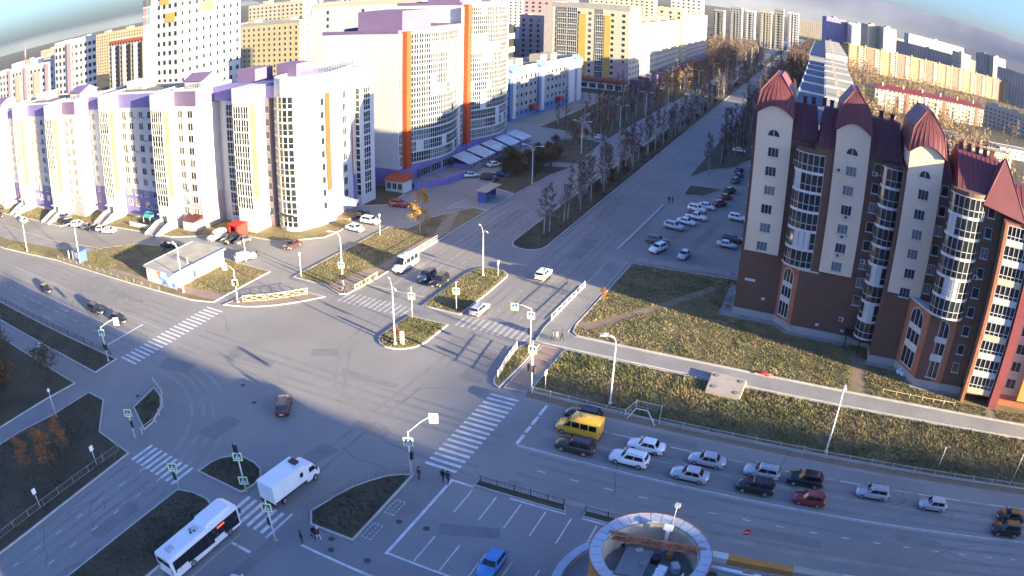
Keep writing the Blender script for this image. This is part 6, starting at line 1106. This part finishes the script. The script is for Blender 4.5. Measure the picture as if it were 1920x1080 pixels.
o = thing('pipe_barrier', 'red and white low barrier lying by the sidewalk kerb', 'barrier', (-2.6, 94.5, .12)); put('beam', MB().tube([(-1.4, 0, .25), (1.4, -.1, .25)], .16, 8).mesh('beam', SIGNRED), o); [put('foot', MB().box(x - .1, x + .1, -.2, .2, 0, .2).mesh('foot', PLINTH), o) for x in (-1.1, 1.1)]

# ------------------------------------------------------------------ trees
BARK_W = mat('birch bark', (.36, .35, .33), .85, .25, 2.5, .2, 12, stretch=(1, 1, 3)); BARK_D = mat('dark bark', (.10, .08, .065), .9, .2, 2)
TWIG = mat('bare twigs', (.115, .08, .065), .9, .25, .3); TWIG_T = mat('tan twigs', (.24, .16, .095), .9, .25, .3)
LEAF_Y = mat('yellow leaves', (.42, .22, .035), .8, .3, .8, .2, 4); LEAF_O = mat('orange leaves', (.24, .10, .03), .8, .3, .8, .2, 4); LEAF_G = mat('dull green leaves', (.055, .06, .025), .85, .3, .5, .2, 4); LEAF_B = mat('brown leaves', (.12, .07, .03), .85, .3, .5, .2, 4)
def tree_mesh(seed, h, spread, bark, twig, leaf=None, nleaf=0, ntwig=420, low=.25, stems=1, lsize=.3, limbs=14):
    rnd = random.Random(seed); t = MB(); c = MB(); ends = []
    for s in range(stems):
        dx, dy = (rnd.uniform(-.5, .5), rnd.uniform(-.5, .5)) if stems > 1 else (0, 0); lean = (rnd.uniform(-.05, .05) * h + dx, rnd.uniform(-.05, .05) * h + dy); r0 = .013 * h + .03
        ax = [(dx + lean[0] * u + rnd.uniform(-.08, .08) * (u > 0), dy + lean[1] * u + rnd.uniform(-.08, .08) * (u > 0), h * u) for u in (0, .2, .4, .6, .8, 1)]
        t.tube(ax, [r0 * (1 - .9 * u) + .01 for u in (0, .2, .4, .6, .8, 1)], 6)
        for k in range(limbs):
            u = low + (1 - low) * (k + rnd.random()) / limbs; i = min(4, int(u * 5)); p = Vector(ax[i]).lerp(Vector(ax[i + 1]), u * 5 - i); a = rnd.uniform(0, 6.283); L = spread * (1.15 - u) * rnd.uniform(.6, 1.1) + .25
            q = p + Vector((math.cos(a) * L * .55, math.sin(a) * L * .55, L * .45)); e = p + Vector((math.cos(a) * L, math.sin(a) * L, L * rnd.uniform(.7, 1.1)))
            t.tube([p, q, e], [r0 * .35 * (1.1 - u), r0 * .22 * (1.1 - u) + .006, .008], 4); ends += [(p, q, e, L)]
    for k in range(ntwig):
        p, q, e, L = rnd.choice(ends); u = rnd.random(); b = (p.lerp(q, u * 2) if u < .5 else q.lerp(e, u * 2 - 1)); d = Vector((rnd.gauss(0, 1), rnd.gauss(0, 1), rnd.gauss(.5, .8))).normalized() * rnd.uniform(.4, 1.2); n = d.cross(Vector((rnd.gauss(0, 1), rnd.gauss(0, 1), rnd.gauss(0, 1)))).normalized() * rnd.uniform(.028, .055)
        c.poly([b - n, b + n, b + d])
    for k in range(nleaf):
        p, q, e, L = rnd.choice(ends); u = rnd.random() ** .6; b = q.lerp(e, u) + Vector((rnd.gauss(0, .35), rnd.gauss(0, .35), rnd.gauss(0, .35))); a = Vector((rnd.gauss(0, 1), rnd.gauss(0, 1), rnd.gauss(0, 1))).normalized(); n = a.cross(Vector((rnd.gauss(0, 1), rnd.gauss(0, 1), rnd.gauss(0, 1)))).normalized(); s = lsize * rnd.uniform(.5, 1.1)
        c.poly([b - a * s * .5, b + n * s * .32, b + a * s * .5, b - n * s * .32], 1)
    return t.mesh('trunk', bark), c.mesh('crown', [twig, leaf or twig])
BIRCH = [tree_mesh(10 + k, 9 + 1.3 * k, 1.9 + .12 * k, BARK_W, TWIG, LEAF_B, 40 if k % 2 else 0, 640, stems=1 + (k % 3 == 0), limbs=16) for k in range(5)]
WOOD = [tree_mesh(30 + k, 11 + 1.4 * k, 2.4 + .2 * k, BARK_W if k % 2 else BARK_D, TWIG, LEAF_B, 60 * (k % 2), 760, low=.2, limbs=20) for k in range(5)]
TAN = [tree_mesh(50 + k, 10 + 1.5 * k, 2.2, BARK_D, TWIG_T, LEAF_O, 60, 640, low=.15, limbs=20) for k in range(3)]
YELL = [tree_mesh(60 + k, 11 + 1.5 * k, 1.8, BARK_W, TWIG_T, LEAF_Y, 900, 200, low=.16, limbs=24, lsize=.42) for k in range(2)]
ORNG = [tree_mesh(70 + k, 5.5 + k, 1.9, BARK_D, TWIG_T, LEAF_O, 700, 120, low=.15, limbs=16, lsize=.36) for k in range(2)]
SHRUB = [tree_mesh(80 + k, 3.2 + .5 * k, 2.4, BARK_D, TWIG, LEAF_G if k % 2 == 0 else LEAF_B, 1100, 200, low=.05, stems=4, limbs=9, lsize=.34) for k in range(3)]
def tree(kind, x, y, label, group=None, z=.12, name='birch_tree', cat='tree', sc=None):
    o = tag(put(name, None, None, (x, y, z), random.uniform(0, 6.28), sc or random.uniform(.85, 1.15)), label, cat, group); put('trunk', kind[0], o); put('crown', kind[1], o); return o
MG = 'birches on the avenue median'
for x, y, s, nm in ((-52.8, 134, .95, 'first bare birch at the near tip of the avenue median'), (-52.2, 135.4, .9, 'twin birch just behind the first on the median'), (-51.8, 142.3, .95, 'bare birch third from the median tip'), (-51.8, 145.1, .9, 'bare birch fourth from the median tip'), (-51.4, 152.2, .8, 'bare birch fifth from the median tip')): tree(random.choice(BIRCH), x, y, nm, MG, sc=s)
yy = 158.0
while yy < 640:
    tree(random.choice(BIRCH), random.uniform(-55.2, -51), yy, 'bare birch farther along the avenue median', MG, sc=random.uniform(.85, 1.1) + (yy - 158) * .0007); yy += random.uniform(2.4, 4.6) + (yy - 158) * .009
    if random.random() < .4: tree(random.choice(SHRUB), random.uniform(-55, -51), yy, 'low brown shrub among the median birches', 'shrubs on the avenue median', name='shrub', cat='shrub', sc=.55)
tree(YELL[1], -67.9, 309.8, 'tall glowing yellow birch left of the avenue', sc=1.2); tree(YELL[0], -55.3, 333.3, 'slender yellow birch on the median', sc=1.05); tree(YELL[0], -54.8, 521.8, 'yellow birch far along the median before the dark wood', sc=1.3); tree(ORNG[1], -71.5, 244, 'rusty orange tree on the verge by the avenue', name='rowan_tree', sc=1.25); tree(ORNG[0], -74.6, 240, 'smaller rusty tree beside the orange one', name='rowan_tree', sc=1.0); tree(YELL[1], -86, 312, 'yellowing tree before the dark red shop storey', sc=.6); tree(ORNG[1], -100, 420, 'orange tree by the violet arcade porches', name='rowan_tree')
for k in range(74):
    x, y = random.uniform(-83, -71), random.uniform(172, 330) if k < 46 else random.uniform(215, 420); tree(random.choice(SHRUB if y < 215 else BIRCH + ORNG[:1]), x, y, 'bushy growth on the verge left of the avenue', 'trees and bushes on the left verge', name='verge_tree', sc=random.uniform(.6, .95))
for k in range(64):
    y = random.uniform(240, 420); tree(random.choice(WOOD + TAN[:1] + BIRCH), random.uniform(-95, -71) if y < 335 else random.uniform(-86, -70), y, 'bare tree on the dark lawn before the blue hooded and cream blocks', 'trees on the lawn left of the avenue', name='bare_tree', sc=random.uniform(.6, .95))
for x, y, s in ((-83, 262, .75), (-90, 290, .65), (-76, 380, .9), (-73, 470, 1.0), (-20, 330, .9)): tree(random.choice(YELL), x, y, ['yellow birch low on the lawn by the crossing path', 'small yellow birch nearest the blue hooded block', 'yellow birch by the violet arcade lawn', 'yellow birch far up the left kerb', 'yellow birch inside the dark wood'][int(s * 100) % 7 % 5 if False else [75, 65, 90, 100].index(int(s * 100)) if x > -95 and x != -20 else 4], sc=s)
for k in range(8): tree(SHRUB[k % 3], -85 + 1.9 * k + random.uniform(-.6, .6), 187 + random.uniform(-7, 2), 'dark dense bush in the hedge clump beside the shelter verge', 'hedge clump by the shelter', name='bush', cat='bush', sc=1.05)
for k in range(174):
    y = 222 + 540 * (k / 174) ** 1.12; x = random.uniform(-34.5, -9.5)
    tree(random.choice(WOOD), x, y, 'tall bare tree in the dark wood right of the avenue', 'wood right of the avenue', name='bare_tree', sc=random.uniform(.85, 1.3))
for k in range(60):
    x, y = random.uniform(14, 95), random.uniform(325, 455); tree(random.choice(TAN), x, y + .45 * (x - 14), 'tan bare tree standing around the red-roofed five-storey block', 'trees round the red-roofed block', name='bare_tree', sc=random.uniform(.8, 1.2))
for x, y, s, l in ((-31.0, 205, 1.0, 'white-stemmed birch at the lot path, nearest the kerb'), (-29.4, 219.6, 1.05, 'white-stemmed birch right of the lot path'), (-33, 214, .9, 'birch between the lot path and the avenue'), (-27, 236, 1.0, 'birch just before the white car on the path')): tree(BIRCH[2], x, y, l, sc=s)
tree(tree_mesh(91, 9.5, 2.4, BARK_W, TWIG_T, LEAF_Y, 1700, 150, low=.12, limbs=14, lsize=.36), -75.2, 122.5, 'orange-leaved tree with a bare white top beside the avenue', name='rowan_tree', sc=.95)
tree(ORNG[0], -31.5, 107.3, 'thin reddish sapling at the lawn corner', name='sapling', sc=.45)
for x, y, s, l in ((-75.7, 28, .9, 'glowing orange young tree in the lower left lawn'), (-76.5, 31.2, .8, 'second orange young tree behind the first in the lower left lawn'), (-78.4, 25.4, .75, 'dull orange sapling left of the other two')): tree(ORNG[1], x, y, l, name='young_tree', sc=s)
for k in range(34): tree(random.choice(SHRUB), random.uniform(-124, -94), random.uniform(18, 41.5), 'dark leafy shrub in the dense thicket at the lower left', 'thicket at the lower left', name='shrub', cat='shrub', sc=random.uniform(.8, 1.25))
for k in range(26): tree(random.choice(SHRUB), random.uniform(-118, -100) - 8 * (k % 4), random.uniform(106, 108) + 300 + 4 * (k % 5), 'dark bush far behind the long white block', 'far bushes behind the long block', name='bush', cat='bush') if k < 0 else None
# the far wood that reads as one mass
def far_wood(name, label, boxes, n, hh, twig=None):
    m = MB(); rnd = random.Random(5)
    for k in range(n):
        x0, x1, y0, y1 = rnd.choice(boxes); x, y, h = rnd.uniform(x0, x1), rnd.uniform(y0, y1), rnd.uniform(.7, 1.2) * hh; r = h * .26
        m.tube([(x, y, 0), (x, y, h)], [.14, .03], 3)
        for q in range(26):
            a, u = rnd.uniform(0, 6.28), rnd.uniform(.2, 1); p = Vector((x + math.cos(a) * r * (1.1 - u), y + math.sin(a) * r * (1.1 - u), h * u)); d = Vector((rnd.gauss(0, 1), rnd.gauss(0, 1), rnd.gauss(.4, 1))).normalized() * 1.8; nn = d.cross(Vector((rnd.gauss(0, 1), rnd.gauss(0, 1), rnd.gauss(0, 1)))).normalized() * .28
            m.poly([p - nn, p + nn, p + d], 1)
    tag(put(name, m.mesh(name, [BARK_D, twig or TWIG])), label, 'wood', kind='stuff')
far_wood('far_wood', 'dark bare wood stretching to the skyline along the avenue', [(-36, 30, 780, 1400), (-125, -72, 600, 850), (-125, -72, 600, 850), (-36, -9, 420, 800), (-8, 60, 640, 790), (-36, -10, 780, 1000), (-81, -71, 370, 800)], 960, 14)
far_wood('far_wood', 'dark wood behind the long block at the upper left', [(-420, -260, 190, 262), (-330, -225, 175, 250)], 220, 9)
far_wood('far_wood', 'bare trees filling the courtyards at the upper right', [(30, 130, 500, 640), (90, 260, 540, 800), (14, 110, 290, 450), (14, 90, 280, 400), (140, 300, 480, 700), (20, 160, 600, 780)], 900, 11, TWIG_T)

# ------------------------------------------------------------------ grass
GM = [mat('grass blade green', (.115, .118, .045), .9, .3, .5), mat('grass blade olive', (.18, .158, .068), .9, .3, .5), mat('grass blade straw', (.25, .20, .10), .9, .3, .5), mat('grass blade rust', (.195, .142, .078), .9, .3, .5)]
from mathutils import noise as mnoise
def inside(p, poly):
    c = False
    for k in range(len(poly)):
        a, b = poly[k - 1], poly[k]
        if (a[1] > p[1]) != (b[1] > p[1]) and p[0] < (b[0] - a[0]) * (p[1] - a[1]) / (b[1] - a[1]) + a[0]: c = not c
    return c
GM_SHADE = [mat('shade toned blade green', (.046, .047, .02), .9, .3, .5), mat('shade toned blade olive', (.066, .058, .028), .9, .3, .5), mat('shade toned blade straw', (.092, .075, .042), .9, .3, .5), mat('shade toned blade rust', (.075, .054, .034), .9, .3, .5)]  # darker copies of the blades for shaded lawns, shade painted in
def grass(label, poly, dens, h, z, holes=(), dark=False, clip=None):
    rnd = random.Random(hash(label) & 0xff if False else len(label)); xs, ys = [p[0] for p in poly], [p[1] for p in poly]; x0, x1, y0, y1 = clip or (min(xs), max(xs), min(ys), max(ys)); V, F, M = [], [], []; inn = inset(poly, .35)
    for k in range(int((x1 - x0) * (y1 - y0) * dens)):
        x, y = rnd.uniform(x0, x1), rnd.uniform(y0, y1)
        if not inside((x, y), inn) or any(inside((x, y), q) for q in holes): continue
        v = mnoise.noise((x * .16, y * .16, 3.1)) + .5 * mnoise.noise((x * .7, y * .7, 8)); v += rnd.gauss(0, .22); g_ = mnoise.noise((x * .35, y * .35, 1))
        mi = 0 if v < -.12 else 1 if v < .15 else 2 if v < .45 else 3
        for b in range(3):
            a = rnd.uniform(0, 6.28); L = h * rnd.uniform(.5, 1.2) * (1 + .6 * g_); w = rnd.uniform(.03, .07); c, s = math.cos(a), math.sin(a); px, py = x + rnd.uniform(-.12, .12), y + rnd.uniform(-.12, .12); i = len(V)
            V += [(px - s * w, py + c * w, z), (px + s * w, py - c * w, z), (px + c * L * rnd.uniform(.2, .7), py + s * L * rnd.uniform(.2, .7), z + L)]; F.append((i, i + 1, i + 2)); M.append(mi)
    me = bpy.data.meshes.new('grass'); me.from_pydata(V, [], F); [me.materials.append(m) for m in (GM_SHADE if dark or label.startswith(('shaded', 'fallen')) else GM)]; me.polygons.foreach_set('material_index', M); me.update()
    tag(put('grass', me), label, 'grass', kind='stuff')
foot = [rect(-11, .5, 111.5, 127), rect(-3.5, 15, 109, 126), rect(14, 23, 104, 122), rect(22, 33, 99.5, 118), rect(31, 61, 97.5, 115), [(-32.2, 96.6), (-29.4, 97.6), (-26.4, 103.2), (-22.1, 109.2), (-14.6, 122), (-15.9, 123.2), (-23.2, 110.6), (-27.6, 104.4), (-31, 99.9), (-32.5, 99.4)], rect(11.4, 14, 94, 106), rect(36.5, 38.4, 94, 100)]
grass('tall lush grass on the lawn between fence and sidewalk', ELOW, 17, .34, .12, [rect(-10, -4.5, 85.8, 91.6)], clip=(-31.6, 46, 77, 90))
grass('yellowing grass before the brown block', EUP, 12, .22, .12, foot, clip=(-33, 46, 94, 128))
grass('dry grass on the near island', ISL1, 26, .16, .18); grass('dry grass on the far island', ISL2, 22, .16, .18); grass('dry grass on the right corner island', COR, 26, .22, .16)
grass('dry grass on the wedge beside the avenue', NW3, 9, .15, .15, [[(-76, 93), (-72.4, 91.4), (-71.4, 92), (-70, 103), (-70, 142), (-77, 142), (-73, 124), (-74, 103)]]); grass('dry verge grass round the painted substation', NW1, 7, .15, .14, [rect(-112, -101.6, 77, 92), rect(-330, -141, 74, 83), rect(-126, -91, 76, 80)], clip=(-175, -90, 66, 94))
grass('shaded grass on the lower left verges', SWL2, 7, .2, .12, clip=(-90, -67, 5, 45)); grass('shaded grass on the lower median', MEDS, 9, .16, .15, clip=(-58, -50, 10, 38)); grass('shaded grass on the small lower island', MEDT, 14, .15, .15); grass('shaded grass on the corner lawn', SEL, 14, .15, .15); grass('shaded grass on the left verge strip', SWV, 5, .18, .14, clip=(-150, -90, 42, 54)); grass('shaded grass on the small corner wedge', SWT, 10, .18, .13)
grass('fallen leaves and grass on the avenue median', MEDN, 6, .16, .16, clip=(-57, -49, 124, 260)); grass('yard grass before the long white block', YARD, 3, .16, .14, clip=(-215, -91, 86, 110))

# ------------------------------------------------------------------ people
SKIN = mat('skin', (.42, .25, .18), .6, .05, 3)
CLOTH = {n: mat('cloth ' + n, c, .9, .15, 4) for n, c in dict(black=(.012, .012, .015), navy=(.02, .025, .06), grey=(.10, .10, .11), violet=(.09, .06, .11), white=(.62, .62, .62), wine=(.10, .025, .04), tan=(.22, .16, .11), denim=(.04, .06, .11)).items()}
def person_mesh(pose, coat, legs, head, coatlen=.80):
    sw = {'walk': .28, 'stand': .06, 'push': .2}[pose]; H_ = 1.0
    J = {'pel': (0, 0, .96), 'wst': (0, 0, 1.12), 'che': (.01, 0, 1.34), 'nck': (.01, 0, 1.50), 'hd0': (.03, 0, 1.60), 'hd1': (.03, 0, 1.74)}
    E = [('pel', 'wst'), ('wst', 'che'), ('che', 'nck'), ('nck', 'hd0'), ('hd0', 'hd1')]; r = {'pel': .155, 'wst': .15, 'che': .165, 'nck': .06, 'hd0': .095, 'hd1': .085}
    for s, q in ((1, 'l'), (-1, 'r')):
        f = sw * s
        J.update({'hip' + q: (0, .10 * s, .90), 'kne' + q: (f * .6 + .04, .11 * s, .50), 'ank' + q: (f * 1.0 - .03, .11 * s, .09), 'toe' + q: (f * 1.0 + .14, .12 * s, .045), 'sho' + q: (.01, .19 * s, 1.43)})
        if pose == 'push': J.update({'elb' + q: (.12, .24 * s, 1.18), 'wri' + q: (.36, .20 * s, 1.08), 'han' + q: (.44, .20 * s, 1.07)})
        else: J.update({'elb' + q: (-f * .35, .25 * s, 1.16), 'wri' + q: (-f * .5 + .06, .25 * s, .92), 'han' + q: (-f * .5 + .08, .25 * s, .83)})
        E += [('pel', 'hip' + q), ('hip' + q, 'kne' + q), ('kne' + q, 'ank' + q), ('ank' + q, 'toe' + q), ('che', 'sho' + q), ('sho' + q, 'elb' + q), ('elb' + q, 'wri' + q), ('wri' + q, 'han' + q)]
        r.update({'hip' + q: .105, 'kne' + q: .07, 'ank' + q: .05, 'toe' + q: .04, 'sho' + q: .075, 'elb' + q: .055, 'wri' + q: .042, 'han' + q: .035})
    names = list(J); me = bpy.data.meshes.new('p'); me.from_pydata([J[n] for n in names], [(names.index(a), names.index(b)) for a, b in E], [])
    o = bpy.data.objects.new('p', me); COL.objects.link(o); o.modifiers.new('s', 'SKIN'); sv = me.skin_vertices[0].data
    for i, n in enumerate(names): sv[i].radius = (r[n], r[n]); sv[i].use_root = n == 'pel'
    sub = o.modifiers.new('d', 'SUBSURF'); sub.levels = 1; sub.render_levels = 1
    dg = bpy.context.evaluated_depsgraph_get(); m2 = bpy.data.meshes.new_from_object(o.evaluated_get(dg)); bpy.data.objects.remove(o); bpy.data.meshes.remove(me)
    m2.materials.clear(); [m2.materials.append(x) for x in (coat, legs, SKIN, CLOTH['black'])]
    for p in m2.polygons:
        z, x, y = p.center.z, p.center.x, p.center.y; p.use_smooth = True
        p.material_index = 2 if z > 1.52 else 3 if z < .1 else 1 if z < coatlen and abs(y) < .2 else 2 if (abs(y) > .19 and ((pose != 'push' and z < .90) or (pose == 'push' and x > .34))) else 0
    m2.name = 'body'; return m2
HAIR = {}
def hair_mesh(m, hat=False):
    if (m.name, hat) not in HAIR:
        b = MB(); n = 10; rr = ((.105, 1.62), (.115, 1.70), (.10, 1.78), (.05, 1.825), (.01, 1.835)) if not hat else ((.115, 1.68), (.12, 1.76), (.10, 1.85), (.05, 1.90), (.03, 1.94))
        b.loft([[(.015 + r_ * .95 * math.cos(t) - (.02 if not hat else 0), r_ * math.sin(t), z) for t in [2 * math.pi * q / n for q in range(n)]] for r_, z in rr], 0); HAIR[m.name, hat] = b.mesh('hat' if hat else 'hair', m)
    return HAIR[m.name, hat]
HAIRM = mat('dark hair', (.03, .02, .015), .7)
def person(x, y, z, hd, pose, coat, legs, label, hat=None, s=1.0, cl=.8):
    o = thing('person', label, 'person', (x, y, z), R(hd)); o.scale = (s, s, s); put('body', person_mesh(pose, CLOTH[coat], CLOTH[legs], None, cl), o); put('hat' if hat else 'hair', hair_mesh(CLOTH[hat] if hat else HAIRM, bool(hat)), o)
    return o
person(-32.3, 55.2, .006, 90, 'walk', 'black', 'black', 'person in black on the left of the pair stepping onto the right zebra'); person(-31.6, 55.1, .006, 90, 'walk', 'navy', 'black', 'person in dark blue on the right of the pair stepping onto the right zebra', s=1.05)
person(-34.8, 54.3, .006, 80, 'stand', 'violet', 'black', 'person in a long violet coat at the tip of the corner lawn', 'wine', cl=.35); person(-39.7, 38.8, .006, 60, 'stand', 'black', 'black', 'person in black waiting near the lower zebra')
person(-38.5, 40.2, .006, 165, 'push', 'wine', 'white', 'person in white hat and light trousers pushing a pram', 'white')
o = thing('pram', 'dark pram pushed along the plaza', 'pram', (-39.15, 40.4, .006), R(165)); put('carrycot', MB().loft([[(-.35, -.2, .55), (-.35, .2, .55), (-.4, .22, .85), (-.4, -.22, .85)], [(.35, -.2, .55), (.35, .2, .55), (.4, .22, .85), (.4, -.22, .85)]], smooth=False).mesh('carrycot', CLOTH['black']), o); put('hood', MB().loft([[(.0 + .38 * math.cos(R(a)), -.22, .85 + .38 * math.sin(R(a))) for a in (0, 30, 60, 90)], [(.0 + .38 * math.cos(R(a)), .22, .85 + .38 * math.sin(R(a))) for a in (0, 30, 60, 90)]], closed=False, cap0=True, cap1=True).mesh('hood', CLOTH['black']), o)
put('handle', MB().tube([(-.4, -.18, .7), (-.62, -.18, 1.02), (-.62, .18, 1.02), (-.4, .18, .7)], .018, 5).mesh('handle', GREYMETAL), o); wt = wheel_mesh(.14, .05)[0]; [put('wheel', wt, o, (x, y, .14)) for x in (-.3, .3) for y in (-.24, .24)]
for x, y, hd, ps, c, lg, l in ((-34.0, 91.4, 180, 'walk', 'grey', 'navy', 'left person of three walking towards the far right zebra'), (-33.5, 91.7, 180, 'walk', 'white', 'grey', 'middle person in white of three walking towards the far right zebra'), (-32.8, 92.0, 180, 'walk', 'black', 'black', 'right person in black of three walking towards the far right zebra')): person(x, y, .1, hd, ps, c, lg, l)
person(-34.9, 170, .0, 90, 'walk', 'black', 'black', 'person in black by the kerb strip of the far lot'); person(-34.2, 170.6, .0, 90, 'walk', 'grey', 'denim', 'person in grey beside the one in black by the far lot', s=.95); person(-71.4, 91.2, .14, 0, 'walk', 'black', 'black', 'person in black stepping off at the left end of the far zebra'); person(-143.0, 75.8, .15, 30, 'stand', 'white', 'white', 'person in white by the blue kiosk', 'white'); person(-144.6, 76.2, .15, 200, 'walk', 'grey', 'denim', 'person in grey walking past the blue kiosk'); person(-98.4, 97.6, .0, 40, 'walk', 'black', 'denim', 'person in black on the service road behind the substation')

# ------------------------------------------------------------------ cold morning haze
hz = put('haze', MB().box(-7100, 6100, -1600, 8100, -1.0, 125).mesh('haze', [])); hz['kind'] = 'stuff'; hz['label'] = 'thin pale morning haze over the whole town'
hm = bpy.data.materials.new('haze'); hm.use_nodes = True; hn = hm.node_tree.nodes; hn.remove(hn['Principled BSDF'])
pv = hn.new('ShaderNodeVolumePrincipled'); pv.inputs['Color'].default_value = (.86, .90, .96, 1); pv.inputs['Density'].default_value = .000015; pv.inputs['Anisotropy'].default_value = .2
hm.node_tree.links.new(pv.outputs[0], hn['Material Output'].inputs['Volume']); hz.data.materials.append(hm)

# far hills at the left and a bank of cloud low on the right, beyond the haze
def far_bank(name, a0, a1, rad, top, col, seed, cat, label, kind=None):
    m = MB(); n = 60; rows = []
    for k in range(n + 1):
        a = R(a0 + (a1 - a0) * k / n); e = math.sin(math.pi * k / n) ** .35; h = top * e * (1 + .10 * mnoise.noise((k * .11, seed, 0)) + .02 * mnoise.noise((k * .5, seed, 4)))
        rows.append([((rad + d) * math.cos(a), (rad + d) * math.sin(a), z) for d, z in ((-200, -150), (-260, h * .35), (0, h * .85), (300, h), (900, h * .8), (1400, -150))])
    m.loft(rows, 0, closed=False, cap0=False, cap1=False); o = put(name, m.mesh(name, mat(name, col, .95, .10, .0012, .04, .004)))
    return tag(o, label, cat, kind=kind)
far_bank('hills', 134, 176, 9300, 165, (.045, .062, .085), 2.0, None, None, 'structure')
far_bank('cloud_bank', 58, 101, 9300, 470, (.17, .19, .24), 7.0, 'cloud', 'flat grey blue cloud bank low over the right skyline')
